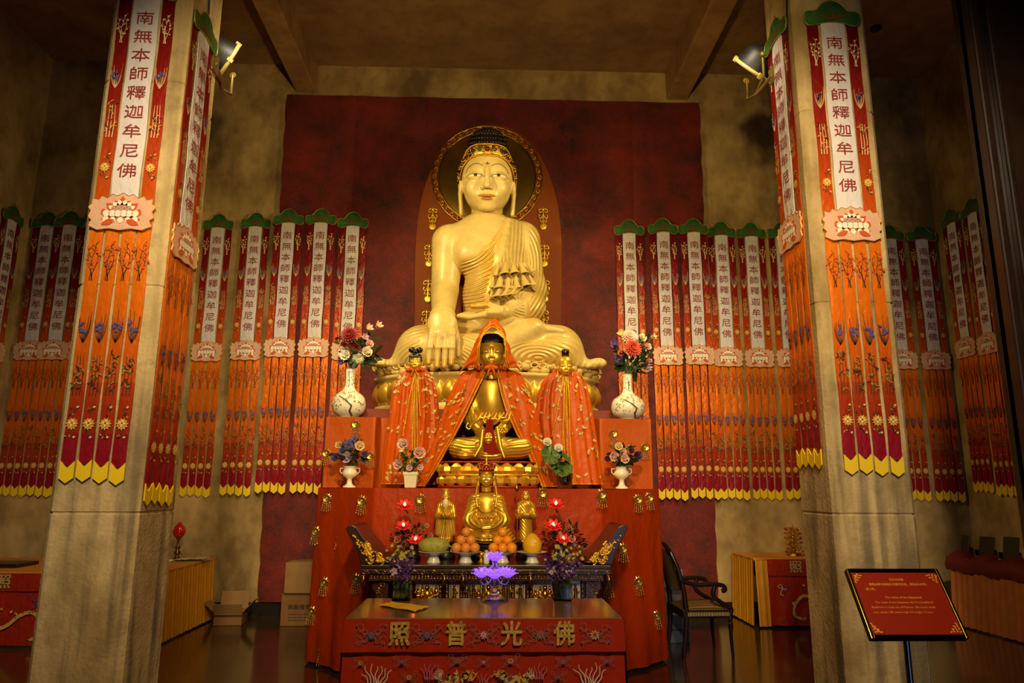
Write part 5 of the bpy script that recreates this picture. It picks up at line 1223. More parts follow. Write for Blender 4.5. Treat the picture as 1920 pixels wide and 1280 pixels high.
def f_mum():
    g = MB()
    for n, tilt, l in ((8, .25, .62), (12, .5, .75), (16, .8, .85), (18, 1.1, .92), (18, 1.42, .95)):
        for k in range(n): petal_grid(g, RZ(2 * PI * (k + .37 * n) / n) @ RX(tilt), l, .12, -.18, -.1, n=4, m=2)
    g.ball((0, 0, .25), (.3, .3, .3), 8, 6); return g
def f_tulip():
    g = MB()
    for k in range(6): petal_grid(g, RZ(2 * PI * k / 6) @ RX(.22 + .1 * (k % 2)) @ T(0, -.05, 0), 1.25, .36, .0, -.22, tip=.5)
    g.ball((0, 0, .5), (.3, .3, .5), 8, 6); return g
def f_lily():
    g = MB()
    for k in range(6): petal_grid(g, RZ(2 * PI * k / 6) @ RX(.75 + .15 * (k % 2)), 1.15, .26, -.1, .35, tip=.75)
    for k in range(5): g.tube([(0, 0, .05), (.12 * math.cos(k * 1.26), .12 * math.sin(k * 1.26), .6)], [.02, .03], 5, 1)
    return g
def f_orchid():
    g = MB()
    for k in range(5): petal_grid(g, RZ(2 * PI * k / 5) @ RX(1.15), .95, .34, -.06, -.1, tip=.3, n=4, m=3)
    petal_grid(g, RX(.5), .5, .2, -.1, .3, 1, n=3, m=2); g.ball((0, 0, .12), .16, 6, 5, 1); return g
def f_hydr():
    g = MB(); rn = random.Random(8)
    for k in range(34):
        a = rn.uniform(0, 6.3); c = rn.uniform(-.1, 1); s = math.sqrt(max(0, 1 - c * c)); n = Vector((s * math.cos(a), s * math.sin(a), c)); R = n.to_track_quat('Z', 'Y').to_matrix().to_4x4()
        for q_ in range(4): petal_grid(g, T(*(n * .75)) @ R @ RZ(q_ * PI / 2) @ RX(1.2), .32, .15, -.05, 0, n=2, m=2)
    g.ball((0, 0, .1), .7, 10, 8); return g
def f_lotus():
    g = MB()
    for n, tilt, l, w_ in ((5, .12, 1.0, .36), (7, .38, 1.15, .42), (8, .75, 1.15, .44)):
        for k in range(n): petal_grid(g, RZ(2 * PI * k / n + tilt) @ RX(tilt) @ T(0, -.14, 0), l, w_, .12, -.3, tip=.6)
    return g
FL = dict(rose=f_rose(), chrysanthemum=f_mum(), tulip=f_tulip(), lily=f_lily(), orchid=f_orchid(), hydrangea=f_hydr(), lotus=f_lotus())
FME = {}
def fmat(hexc, em=0): return mat('petal_' + hexc + ('_lit' if em else ''), hexc, .55, var=.15, vscale=20, emit=hexc if em else None, estr=em)
def bloom(parent, kind, p, r, dirv, hexc, off, em=0, name=None):
    k = (kind, hexc, em)
    if k not in FME: FME[k] = FL[kind].mesh(kind, [fmat(hexc, em), mat('stamen_yellow', 'd8b040', .5)])
    o = bpy.data.objects.new(name or kind, FME[k]); COL.objects.link(o); o.parent = parent
    d_ = Vector(dirv).normalized(); R = d_.to_track_quat('Z', 'Y').to_matrix().to_4x4(); r *= 1.22
    o.matrix_local = T(*(Vector(p) - off - d_ * r * .35)) @ R @ RZ(random.uniform(0, 6)) @ SCL(r, r, r); return o
M_lf = mat('leaf_green', '2c4a1e', .45, var=.4, vscale=12); M_lf2 = mat('leaf_light_green', '5e7a34', .45, var=.3, vscale=12); M_lfd = mat('leaf_dark', '1a2a16', .45, var=.4, vscale=12); M_stem = mat('stem_green', '3a4a20', .6)
def foliage(parent, off, c, rad, n, size, seed, mats=None, stemsto=None, flat=.7, name='foliage'):
    rn = random.Random(seed); g = MB(); c = Vector(c)
    for k in range(n):
        d_ = Vector((rn.gauss(0, 1), rn.gauss(0, .7) - .2, rn.gauss(0, 1))).normalized(); p = c + Vector((d_.x * rad[0], d_.y * rad[1], d_.z * rad[2])) * rn.uniform(.3, 1); l = size * rn.uniform(.7, 1.3)
        R = (d_ + Vector((0, -.3, .2))).to_track_quat('Z', 'Y').to_matrix().to_4x4()
        petal_grid(g, T(*(p - off)) @ R @ RZ(rn.uniform(0, 6)) @ RX(rn.uniform(.2, 1.2)), l, l * .26, -.1, .1, rn.randrange(2), n=4, m=2, tip=.6)
        if stemsto is not None and k % 3 == 0: g.tube([Vector(stemsto) - off, (Vector(stemsto) * .4 + p * .6) - off, p - off], size * .035, 4, 0)
    o = g.build(name, mats or [M_lf, M_lfd], parent); o['kind'] = 'stuff'; return o
def bouquet(name, label, base, blooms, fol, Y, seed, mats=None, group=None, stem=True):
    o = Vector(base); th_ = thing(name, label, 'flowers', o, 0, group); s_ = ppm(o); cen = Vector((0, 0, 0)); pts = []
    for kind, u, v, rpx, hexc in blooms:
        p = P(u, v, Y - random.uniform(.02, .09)); pts.append(p)
        d_ = (p - o); d_ = Vector((d_.x * 1.2, -.35 - .1 * random.random(), d_.z * .55 - .06)); bloom(th_, kind, p, rpx / s_, d_, hexc, o)
    if stem:
        g = MB()
        for p in pts: g.tube([Vector((random.uniform(-.012, .012), random.uniform(-.012, .012), -.02)), (p - o) * .5 + Vector((0, 0, .03)), p - o], .004, 5)
        g.build('stem', M_stem, th_)
    for i, (u, v, ru, rv, n, sz) in enumerate(fol): foliage(th_, o, P(u, v, Y), (ru / s_, .09, rv / s_), n, sz / s_, seed + i, mats, o)
    return th_
# ---- pair of tall porcelain vases on the upper step
M_porc = mat('porcelain', 'e4dcc6', .15, coat=.5)
def vase(u, vt, vb, Y, label, seed):
    o = P(u, vb, Y); o.z = zup + .003; s_ = ppm(o); th_ = thing('porcelain_vase', label, 'vase', o, 0, 'pair of painted porcelain vases'); H_ = P(u, vt, Y).z - o.z; R_b = 31.5 / s_; rn_ = 9 / s_
    prof = smooth_path([Vector((r, 0, z)) for r, z in ((R_b * .52, 0), (R_b * .55, .01), (R_b * .88, H_ * .12), (R_b, H_ * .28), (R_b * .86, H_ * .44), (R_b * .45, H_ * .55), (rn_ * 1.05, H_ * .64), (rn_ * .95, H_ * .8), (rn_, H_ * .96), (rn_ * 1.15, H_))], 5)
    g = MB(); g.lathe([(p.x, p.z) for p in prof], (0, 0, 0), 36, cap=False); g.lathe([(rn_ * 1.1, H_), (rn_ * .9, H_ - .01), (rn_ * .85, H_ * .7)], (0, 0, 0), 24, cap=False); g.add([(R_b * .52 * math.cos(k * .35), R_b * .52 * math.sin(k * .35), 0) for k in range(18)], [tuple(range(17, -1, -1))], 0, False)
    b_ = g.build('vase_body', M_porc, th_)
    def surf(a, z, e=.0015):
        r = float(np.interp(z, [p.z for p in prof], [p.x for p in prof])) + e; return Vector((r * math.sin(a), -r * math.cos(a), z))
    rn = random.Random(seed); g = MB()
    br = [(.5, H_ * .04), (.25, H_ * .12), (.35, H_ * .22), (.1, H_ * .3), (-.25, H_ * .38), (-.5, H_ * .42)]
    g.tube([surf(a, z) for a, z in br], [.012, .012, .01, .008, .006, .003], 6, 0)
    for sub in ([(.3, H_ * .2), (.8, H_ * .3), (1.1, H_ * .26)], [(.1, H_ * .3), (.2, H_ * .42), (.1, H_ * .5)], [(-.1, H_ * .36), (-.7, H_ * .3), (-1.0, H_ * .22)], [(0, H_ * .62), (.1, H_ * .75), (-.1, H_ * .9)]): g.tube([surf(a, z) for a, z in sub], .0035, 5, 0)
    for k in range(70):
        a, z = rn.uniform(-1.3, 1.3), rn.choice((rn.uniform(.12, .5), rn.uniform(.12, .5), rn.uniform(.62, .95))) * H_; p = surf(a, z); px_, pz_ = surf(a + .02, z) - p, Vector((0, 0, 1)); px_.normalize(); an = rn.uniform(0, 6.3); l = rn.uniform(.012, .026); d_ = px_ * math.cos(an) + pz_ * math.sin(an); w_ = px_ * -math.sin(an) + pz_ * math.cos(an); n_ = Vector((p.x, p.y, 0)).normalized() * .003
        g.add([p + n_ * .3, p + d_ * l * .5 + w_ * l * .25 + n_, p + d_ * l + n_ * .3, p + d_ * l * .5 - w_ * l * .25 + n_], [(0, 1, 2, 3)], 1, False)
    for k in range(9):
        a, z = rn.uniform(-.7, .7), rn.uniform(.34, .52) * H_; g.ball(surf(a, z, -.004), (.017, .008, .015), 8, 6, 2 if k % 3 else 3)
    g.build('painted_branch', [mat('branch_brown', '54402c', .4), mat('painted_leaf', '4a4e30', .4), mat('painted_blossom', 'd89a4a', .4), mat('painted_blossom_pale', 'c8a8a0', .4)], b_); return Vector((o.x, o.y, o.z + H_))
tv = vase(653, 692, 779, 7.58, 'painted white porcelain vase with dark red and white flowers', 4)
bouquet('flower_bouquet', 'dark red and white flowers with pink tulip buds in white porcelain vase', tv, [('chrysanthemum', 654, 627, 16, '7a1410'), ('chrysanthemum', 663, 650, 16, '8a1612'), ('tulip', 691, 617, 10, 'e8b09a'), ('tulip', 708, 612, 10, 'eab49c'), ('tulip', 684, 634, 10, 'd8a0a8'), ('rose', 687, 660, 13, 'e8d8b8'), ('rose', 692, 645, 10, 'e0b0a0'), ('rose', 648, 666, 13, 'e4dcc8'), ('lily', 640, 680, 9, '5a4a9a'), ('chrysanthemum', 672, 672, 10, 'c8c4a0'), ('rose', 645, 645, 8, '6a1812')],
        [(675, 665, 34, 20, 60, 17), (690, 640, 14, 18, 14, 12), (655, 640, 26, 18, 16, 13)], 7.62, 21)
tv = vase(1178, 702, 785, 7.58, 'painted white porcelain vase with purple lilies and an orange red bloom', 6)
bouquet('flower_bouquet', 'purple lilies, pink blooms and an orange red chrysanthemum in white porcelain vase', tv, [('chrysanthemum', 1188, 652, 17, 'c8442a'), ('chrysanthemum', 1181, 630, 15, 'e8b4a4'), ('rose', 1203, 634, 11, 'e4dcb0'), ('lily', 1153, 646, 14, '7a58b8'), ('lily', 1160, 676, 14, '6a4ab0'), ('rose', 1165, 662, 9, 'd8704a'), ('lily', 1212, 690, 11, 'e8c8d0'), ('rose', 1216, 678, 9, 'd08a8a'), ('tulip', 1163, 628, 8, 'c8c078'), ('tulip', 1223, 632, 8, 'c8b878'), ('rose', 1214, 650, 9, 'e0b8a8')],
        [(1188, 678, 32, 22, 60, 18), (1208, 645, 18, 18, 16, 12), (1170, 650, 18, 20, 14, 12)], 7.62, 31)
# ---- white urns with roses on the lower step
M_cer = mat('cream_ceramic', 'dcd2b8', .35)
def urn(u, vt, vb, Y, label):
    o = P(u, vb, Y); o.z = ZL + .002; s_ = ppm(o); H_ = (vb - vt) / s_; th_ = thing('footed_urn', label, 'vase', o, 0, 'pair of footed flower urns'); k = H_
    g = MB().lathe([(.30 * k, 0), (.30 * k, .06 * k), (.2 * k, .1 * k), (.13 * k, .2 * k), (.11 * k, .38 * k), (.17 * k, .44 * k), (.33 * k, .55 * k), (.37 * k, .68 * k), (.33 * k, .78 * k), (.27 * k, .88 * k), (.33 * k, .98 * k), (.36 * k, 1.0 * k), (.3 * k, .97 * k), (.22 * k, .85 * k)], (0, 0, 0), 28); g.build('urn_body', M_cer, th_)
    for s in (-1, 1): MB().tube([(s * .3 * k, 0, .9 * k), (s * .46 * k, 0, .92 * k), (s * .47 * k, 0, .75 * k), (s * .34 * k, 0, .62 * k)], .025 * k, 6).build('handle', M_cer, th_)
    return Vector((o.x, o.y, o.z + H_ * .95))
tv = urn(655, 866, 905, 6.98, 'cream footed urn with purple and cream roses beside left attendant')
bouquet('rose_bouquet', 'purple, lavender and cream roses in a footed urn beside left attendant', tv, [('rose', 651, 857, 14, 'b8a0b8'), ('rose', 674, 836, 12, 'e0c088'), ('hydrangea', 653, 834, 12, '5a4a8a'), ('rose', 628, 858, 9, '4a4880'), ('rose', 684, 852, 9, '544a84'), ('rose', 636, 834, 9, 'c8b078'), ('rose', 640, 846, 8, '6a5a98'), ('rose', 668, 856, 8, '3a2838'), ('rose', 665, 822, 7, '7a6aa0')],
        [(655, 850, 30, 22, 60, 13)], 6.98, 41, [M_lf, M_lfd])
tv = urn(1166, 872, 912, 6.98, 'cream footed urn with pink roses beside right attendant')
bouquet('rose_bouquet', 'pink and cream roses with dark purple ones in a footed urn beside right attendant', tv, [('rose', 1152, 856, 12, 'd8a8a0'), ('rose', 1171, 860, 11, 'dcb0a0'), ('rose', 1160, 837, 10, 'e0c898'), ('rose', 1169, 846, 8, 'd8b8a0'), ('rose', 1195, 854, 11, '4a3058'), ('rose', 1140, 860, 8, '5a2438'), ('rose', 1184, 845, 7, '4a2a50'), ('rose', 1178, 838, 6, 'c8a878')],
        [(1166, 854, 28, 20, 60, 13)], 6.98, 51, [M_lf, M_lfd])
# square white pot
o = P(770, 912, 6.655); o.z = ZL + .002; s_ = ppm(o); th_ = thing('square_flower_pot', 'white square tapered pot of pink flowers in front of the left attendant', 'pot', o); h_ = 29 / s_
g = MB(); a, b_ = 10 / s_, 13.5 / s_; r8 = lambda w0, z0, w1, z1: [(-w0, -w0, z0), (-w1, -w1, z1), (-w0, w0, z0), (-w1, w1, z1), (w0, -w0, z0), (w1, -w1, z1), (w0, w0, z0), (w1, w1, z1)]
g.hexa(r8(a, 0, b_ * .92, h_ * .8)); g.hexa(r8(b_ * 1.02, h_ * .8, b_ * 1.05, h_)); g.build('pot_body', M_cer, th_, .003)
bouquet('flower_bouquet', 'pale pink peonies in the white square pot', Vector((o.x, o.y, o.z + h_ + .002)), [('rose', 756, 833, 14, 'dcb8b0'), ('rose', 786, 849, 15, 'dcb0a4'), ('rose', 747, 870, 12, 'd8a8a0'), ('rose', 788, 875, 8, 'e0c0b0'), ('rose', 768, 876, 8, 'd8b8b4'), ('rose', 800, 862, 6, 'c89890')], [(768, 862, 22, 20, 70, 11)], 6.655, 61, [M_lf, M_lf2])
# steel pot with lotus leaves
o = P(1058, 912, 6.64); o.z = ZL + .002; s_ = ppm(o); th_ = thing('steel_pot', 'shiny steel pot of round green leaves in front of the right attendant', 'pot', o); k = 28 / s_
MB().lathe([(.42 * k, 0), (.46 * k, .02 * k), (.55 * k, .5 * k), (.6 * k, .97 * k), (.62 * k, k), (.57 * k, .98 * k), (.5 * k, .6 * k), (.02, .55 * k)], (0, 0, 0), 32).build('pot_body', mat('steel', '9a9288', .15, metal=1.0), th_)
tp_ = Vector((o.x, o.y, o.z + k * .9)); th_ = thing('lotus_leaf_plant', 'round green leaves and white blooms in the steel pot', 'plant', tp_)
def roundleaf(u, v, r, tilt, spin):
    p = P(u, v, 6.58) - tp_; g = MB(); R = RZ(spin) @ RX(tilt); rows = []
    for i in range(7):
        t_ = i / 6; rows.append([R @ Vector((r / s_ * t_ * math.cos(2 * PI * j / 30), r / s_ * t_ * math.sin(2 * PI * j / 30), .012 * t_ * t_ * (1 + .6 * math.sin(j * 1.3)) + .006 * t_ * math.cos(j * 2 * PI / 30 * 9))) + p for j in range(30)])
    g.grid(rows, 0, True); g.tube([(0, 0, -.01), p * .5 + Vector((0, .02, .02)), p], .004, 5, 1); g.build('round_leaf', [mat('lotus_leaf', '4a6420', .45, var=.25, vscale=15), M_stem], th_)
roundleaf(1032, 853, 19, 1.25, .25); roundleaf(1056, 880, 18, .95, -.2); roundleaf(1060, 858, 12, .9, .9); roundleaf(1040, 872, 10, 1.1, -.7)
for u, v in ((1026, 830), (1047, 841)): bloom(th_, 'rose', P(u, v, 6.6), 11 / s_, (0, -.8, .4), 'e0dcc8', tp_)
foliage(th_, tp_, P(1045, 868, 6.6), (14 / s_, .04, 16 / s_), 26, 11 / s_, 77, [M_lfd, M_lf], tp_)
# ---- lotus lamp bouquets on the long table
def lampbouquet(label, u, lot, roses, fc, seed):
    o = P(u, 1040, 6.14); o.z = ZT + .001; s_ = ppm(o); th_ = thing('lotus_lamp_arrangement', label, 'flower lamp', o, 0, 'pair of lotus lamp arrangements')
    MB().lathe([(.07, 0), (.075, .02), (.06, .05), (.045, .12), (.05, .14)], (0, 0, 0), 20).build('base', M_stand, th_)
    for u_, v_, r in lot:
        p = P(u_, v_, 6.08); b_ = bloom(th_, 'lotus', p, r * 1.05 / s_, (0.05, -.5, .9), 'c8281c', o, .25, 'lamp_lotus'); q_ = p - o
        bl = MB().ball((0, -.02, .5), (.2, .2, .42), 10, 8).build('bulb', mat('lotus_bulb_lit', 'ff9a70', .4, emit='ff7a58', estr=9), b_)
        g = MB(); g.tube(smooth_path([(0, 0, .12), (q_.x * .4 + .05, 0, q_.z * .5), (q_.x + .05, 0, q_.z - .11), (q_.x + .012, 0, q_.z - .05), (q_.x, 0, q_.z - .01)], 6), .007, 6); g.build('stem', mat('stem_brown', '7a4a2a', .5, metal=.3), th_)
        g = MB()
        for k in range(6): petal_grid(g, T(*(q_ + Vector((0, 0, -.03)))) @ RZ(k * 1.05) @ RX(1.5), r * 1.0 / s_, .018, .1, 0, n=3, m=2, tip=.6)
        g.build('calyx', M_lf2, th_)
    for u_, v_, r, c in roses: p = P(u_, v_, 6.10); bloom(th_, 'rose', p, r / s_, ((p - o).x, -.5, (p - o).z * .5), c, o)
    for i, (u_, v_, ru, rv, n, sz) in enumerate(fc): foliage(th_, o, P(u_, v_, 6.15), (ru / s_, .08, rv / s_), n, sz / s_, seed + i, [mat('autumn_leaf', '5a1a14', .5, var=.4), M_lfd], Vector(o) + Vector((0, 0, .1)))
lampbouquet('red lotus lamps over brown and pink roses beside the bearded elder', 772, [(759, 948, 11), (756, 986, 10), (779, 1012, 10)], [(746, 1011, 9, 'a86a48'), (793, 988, 8, '9a6048'), (806, 1004, 8, 'b07858'), (780, 996, 8, '8a4a2a'), (735, 1012, 7, '7a2a1a'), (765, 1020, 7, '8a3a2a'), (800, 985, 6, 'b89068')], [(770, 1008, 40, 26, 90, 11)], 81)
lampbouquet('red lotus lamps over dark red and pink roses beside the young monk', 1052, [(1042, 946, 11), (1037, 986, 12), (1056, 1011, 10)], [(1072, 1010, 9, 'c89080'), (1030, 1005, 9, '9a3a20'), (1066, 990, 8, 'a87858'), (1085, 1010, 8, '8a2a1a'), (1048, 998, 6, 'c8b898'), (1080, 996, 7, '7a1e18'), (1062, 1025, 7, '7a2018')], [(1055, 1008, 42, 28, 100, 11), (1080, 1022, 18, 18, 24, 10)], 91)
# ---- footed plates of fruit
M_plate2 = mat('white_glazed', 'd8d4d8', .2, coat=.4); YP = 5.93
def plate(u, label, grp='footed white plates'):
    o = P(u, 1054, YP); o.z = ZT + .001; s_ = ppm(o); R_ = 29 / s_; h_ = 20 / s_
    th_ = thing('footed_plate', label, 'plate', o, 0, grp)
    MB().lathe([(.44 * R_, 0), (.45 * R_, .06 * h_), (.38 * R_, .2 * h_), (.33 * R_, .5 * h_), (.34 * R_, .62 * h_)], (0, 0, 0), 36).build('foot', M_plate2, th_)
    MB().lathe([(.3 * R_, .6 * h_), (.7 * R_, .78 * h_), (R_, .98 * h_), (1.01 * R_, h_), (.97 * R_, h_), (.65 * R_, .86 * h_), (.01, .82 * h_)], (0, 0, 0), 40).build('dish', M_plate2, th_); return o, s_, o.z + .86 * h_
def fruit(kind, label, p, r, m_, grp, squash=.95, bumps=0):
    th_ = thing(kind, label, 'fruit', p - Vector((0, 0, r * squash)), random.uniform(0, 6), grp)
    g = MB(); g.ball((0, 0, r * squash), (r, r, r * squash), 20, 14); g.build('flesh_skin', m_, th_)
    g = MB(); g.ball((0, 0, r * 2 * squash), (r * .12, r * .12, r * .05), 6, 4); g.build('stem_scar', mat('scar', '6a6a2a', .7), th_); return th_
o, s_, zt_ = plate(813, 'footed white plate holding the green melon')
th_ = thing('green_melon', 'large oval yellow green melon on the footed plate nearest the elder', 'fruit', (o.x, o.y, zt_ - .006)); g = MB()
a_, b_ = 29 / s_, 14.5 / s_
rows = []
for i in range(25):
    t_ = i / 24; x = -a_ + 2 * a_ * t_; r = b_ * max(.02, (1 - (2 * t_ - 1) ** 2)) ** .5; rows.append([(x, r * .98 * math.sin(2 * PI * j / 40) * (1 + .008 * (j % 2)), b_ + .004 + r * math.cos(2 * PI * j / 40) * (1 + .008 * (j % 2))) for j in range(40)])
g.grid(rows, 0, True); g.build('rind', mat('melon_rind', '9c9a42', .5, var=.2, vscale=30, bump=.3, bscale=60, col2='7e7e30'), th_); g = MB(); g.tube([(a_ - .004, 0, b_), (a_ + .02, 0, b_ - .01), (a_ + .012, -.01, b_ - .045)], .003, 5); g.build('stalk', M_cream, th_)
def pile(u, label, col, name, lab, grp):
    o, s_, z_ = plate(u, label); r = 9.3 / s_; m_ = mat('peel_' + col, col, .42, bump=.15, bscale=120, var=.12)
    lay = [[(-1.75, -.62), (0, -.9), (1.75, -.62), (-.9, .75), (.9, .75), (0, .1)], [(-.95, -.35), (.95, -.35), (0, .75)], [(0, .1)]]; nm = ['in the bottom layer of the pile', 'in the middle layer of the pile', 'on top of the pile']
    for L_, ps in enumerate(lay):
        for i, (x, y) in enumerate(ps):
            fruit(name, lab[L_], Vector((o.x + x * r * 1.06, o.y + y * r * 1.06, z_ + r * .98 + L_ * r * 1.55 + (.004 if L_ == 0 else 0))), r, m_, grp[L_])
pile(873, 'footed white plate holding the pile of reddish oranges', 'd8883a', 'reddish_orange', ['reddish orange at the bottom of the pile beside the melon', 'reddish orange in the middle layer of the pile beside the melon', 'single reddish orange on top of the pile beside the melon'], ['bottom reddish oranges', 'middle reddish oranges', 'top reddish orange'])
pile(942, 'footed white plate holding the pile of bright oranges', 'e8921c', 'bright_orange', ['bright orange at the bottom of the pile beside the pomelo', 'bright orange in the middle layer of the pile beside the pomelo', 'single bright orange on top of the pile beside the pomelo'], ['bottom bright oranges', 'middle bright oranges', 'top bright orange'])
o, s_, zt_ = plate(998, 'footed white plate holding the yellow pomelo')
th_ = thing('pomelo', 'large yellow pear shaped pomelo on its footed plate', 'fruit', (o.x, o.y, zt_ - .004)); k = 18 / s_
pr_ = smooth_path([Vector((r * k, 0, z * k)) for r, z in ((.3, 0), (.75, .15), (1, .75), (.93, 1.2), (.62, 1.7), (.3, 1.98), (.08, 2.05))], 5)
MB().lathe([(p.x, p.z) for p in pr_], (0, 0, 0), 32).build('rind', mat('pomelo_rind', 'dca81c', .45, bump=.2, bscale=90, var=.1), th_)
g = MB(); g.tube([(-.06 * k, -.82 * k, 1.35 * k), (.1 * k, -.86 * k, 1.4 * k), (.3 * k, -.8 * k, 1.38 * k), (.36 * k, -.84 * k, 1.2 * k), (.2 * k, -.93 * k, 1.15 * k), (-.1 * k, -.93 * k, 1.2 * k)], .006, 5); g.build('pale_sticker', M_cream, th_)
p = P(912, 1055, 5.86); p.z = ZT + .001; th_ = thing('small_bottle', 'small white bottle standing between the two orange plates', 'bottle', p); MB().lathe([(.022, 0), (.024, .01), (.024, .06), (.013, .078)], (0, 0, 0), 18).build('bottle_body', M_plate2, th_); MB().lathe([(.013, .078), (.015, .08), (.015, .096), (.012, .1)], (0, 0, 0), 14).build('cap', mat('cap_yellow', 'c8a83a', .4), th_)
p = P(902, 1054, 5.98); p.z = ZT + .001; th_ = thing('gilt_cup', 'small gilt cup beside the white bottle', 'cup', p); MB().lathe([(.024, 0), (.02, .008), (.01, .02), (.012, .03), (.032, .05), (.036, .075), (.033, .075), (.02, .045)], (0, 0, 0), 20).build('cup_body', M_gold, th_)
# ---------------------------------------------------------------- front offering table
ZF = .90; ea, eb_ = PZ(647, 1158, ZF), PZ(1168, 1158, ZF); YF = (ea.y + eb_.y) / 2; YFB = PZ(908, 1121, ZF).y; fx0, fx1 = ea.x, eb_.x; fxc = (fx0 + fx1) / 2
FO = Vector((fxc, (YF + YFB) / 2, 0)); ft = thing('offering_table', 'front table with polished brown top under an embroidered red front cloth', 'table', FO)
M_top = mat('polished_table', '80603c', .14, var=.25, vscale=3, stretch=(1, 8, 1), coat=.3)
MB().box((0, 0, ZF - .015), (fx1 - fx0, YFB - YF, .03)).build('table_top', M_top, ft, .004)
MB().box((0, 0, ZF - .08), (fx1 - fx0 - .08, YFB - YF - .08, .1)).build('apron', M_wood, ft)
for sx_ in (-1, 1):
    for sy_ in (-1, 1): MB().box((sx_ * ((fx1 - fx0) / 2 - .05), sy_ * ((YFB - YF) / 2 - .05), ZF / 2 - .02), (.06, .06, ZF - .04)).build('leg', M_wood, ft, .004)
M_fcl = satin('front_cloth_satin', [(0.0, '982606'), (1.0, 'a02a08')], zr=(0, 1), rough=.5, wav=.3, sheen=0, spec=.12)
fcz = thing('altar_frontal', 'red satin front cloth of the offering table embroidered with four gold characters', 'cloth', (fxc, YF, .03))
hw_ = (fx1 - fx0) / 2
def fsheet(z0, z1, off, w0, w1, n, amp):
    g = MB(); rows = []
    for i in range(13):
        f_ = i / 12; rows.append([(lerp(-w1, w1, j / n) * 1.0 if False else lerp(-1, 1, j / n) * lerp(w1, w0, f_), -off - amp * f_ * (1 + math.sin(j * .55) * .6 + math.sin(j * .21 + 1) * .4), lerp(z1, z0, f_)) for j in range(n + 1)])
    g.grid(rows, 0, flip=True); return g
ZV = P(907, 1219, YF).z
fsheet(-.02, ZV - .03 + .05, .008, hw_ + .02, hw_, 90, .012).build('skirt', M_fcl, fcz)
val = fsheet(ZV - .03, ZF - .031, .03, hw_ + .006, hw_, 90, .006).build('valance', M_fcl, fcz)
for s in (-1, 1):
    g = MB(); rows = [[(s * (hw_ + .004 + .006 * math.sin(j * 1.1) * (i / 8) + .03 * (i / 8)), lerp(-.02, YFB - YF, j / 20), lerp(ZF - .034, 0, i / 8)) for j in range(21)] for i in range(9)]; g.grid(rows, 0, flip=(s < 0)); g.build('side_drop', M_fcl, fcz)
M_gch = mat('gold_lettering_thread', 'c8a040', .5, metal=.1, var=.5, vscale=70)
zc_ = P(907, 1187, YF).z - .03; kx = ppm(Vector((fxc, YF, .8)))
for ch, u in zip('照普光佛', (751, 856, 959, 1057)):
    x = P(u, 1187, YF).x - fxc; g = MB()
    for k, (dx, dz) in enumerate(((0, 0), (.0035, 0), (-.0035, 0), (0, .0035), (0, -.0035), (.003, .003), (-.003, -.003))): g.merge(glyph(ch, 1.0), T(x + dx, -.0475 - .0007 * k, zc_ + dz) @ SCL(.118, 1, .13))
    g.build('lettering', M_gch, val)
EM = [mat('thread_grey', '6e5c58', .5), mat('thread_rose', 'b05a6a', .5), mat('thread_blue', '3a4a7a', .5), mat('thread_olive', '6a6a34', .5), mat('thread_yellow', 'c8a040', .45), mat('thread_pale', 'cdbfa8', .5)]
def curl(mb, x, z, s, a, flip, y, mi, w=.006):
    pts = []
    for k in range(16):
        t_ = k / 15; th = t_ * 5.0; r = s * (.16 + .84 * t_ ** 1.2) if False else s * .35 * (1 - .6 * t_); base = (s * t_ * .9, .18 * s * math.sin(t_ * 7) * flip)
        pts.append((x + base[0] * math.cos(a) - base[1] * math.sin(a), z + base[0] * math.sin(a) + base[1] * math.cos(a)))
    stroke(mb, pts, w, y, mi)
def cloudmotif(parent, x, z, s, c, seed, y):
    rn = random.Random(seed); g = MB()
    for sx_ in (-1, 1):
        for sz_ in (-1, 1):
            for k in range(3): curl(g, x + sx_ * s * .25, z + sz_ * s * .12, s * rn.uniform(.75, 1.05), math.atan2(sz_ * (.15 + .42 * k), sx_), sx_ * (1 if k % 2 else -1), y - .0008 * k, (0, 3, 1, 0)[k], s * .042)
            leafshape(g, x + sx_ * s * .9, z + sz_ * s * .5, rn.uniform(0, 6), s * .2, s * .1, y, 0)
    for k in range(9): leafshape(g, x, z, k * .7, s * .33, s * .15, y - .002, c)
    for k in range(6): leafshape(g, x, z + s * .02, k * 1.05 + .3, s * .2, s * .12, y - .0028, 1 if c != 1 else 5)
    g.build('cloud_embroidery', EM, parent)
for i, (u, c) in enumerate(((699, 2), (802, 2), (907, 1), (1012, 3), (1113, 4))): cloudmotif(val, P(u, 1187, YF).x - fxc, zc_, .085, c, i, -.047)
skt = fcz.children[0] if False else [c for c in fcz.children if c.name.startswith('skirt')][0]
def pz(v): return P(907, v, YF).z - .03
for i, (u, v, s, c) in enumerate(((678, 1239, .04, 4), (755, 1237, .045, 2), (858, 1236, .05, 3), (907, 1238, .035, 1), (957, 1236, .05, 4), (1055, 1238, .045, 3), (1137, 1237, .04, 2), (768, 1266, .045, 4), (1046, 1266, .045, 2))): cloudmotif(skt, P(u, v, YF).x - fxc, pz(v), s, c, 20 + i, -.034)
def flame(u, v, s, mi, n, seed):
    """wavy strands rising fanwise from one root"""
    rn = random.Random(seed); g = MB(); x, z = P(u, v, YF).x - fxc, pz(v)
    for k in range(n):
        c_ = k - (n - 1) / 2; a = PI / 2 - c_ * .2; l = s * rn.uniform(.8, 1.15) * (1 - .05 * abs(c_)); pts = []
        for i in range(15): t_ = i / 14; w_ = .055 * s * math.sin(t_ * 8 + k * 1.3) * (.4 + t_); pts.append((x + c_ * .009 + l * t_ * math.cos(a) - w_ * math.sin(a), z - .02 + l * t_ * math.sin(a) + w_ * math.cos(a)))
        stroke(g, pts, .0075, -.036 - .0006 * k, mi)
    g.build('flame_embroidery', EM, skt)
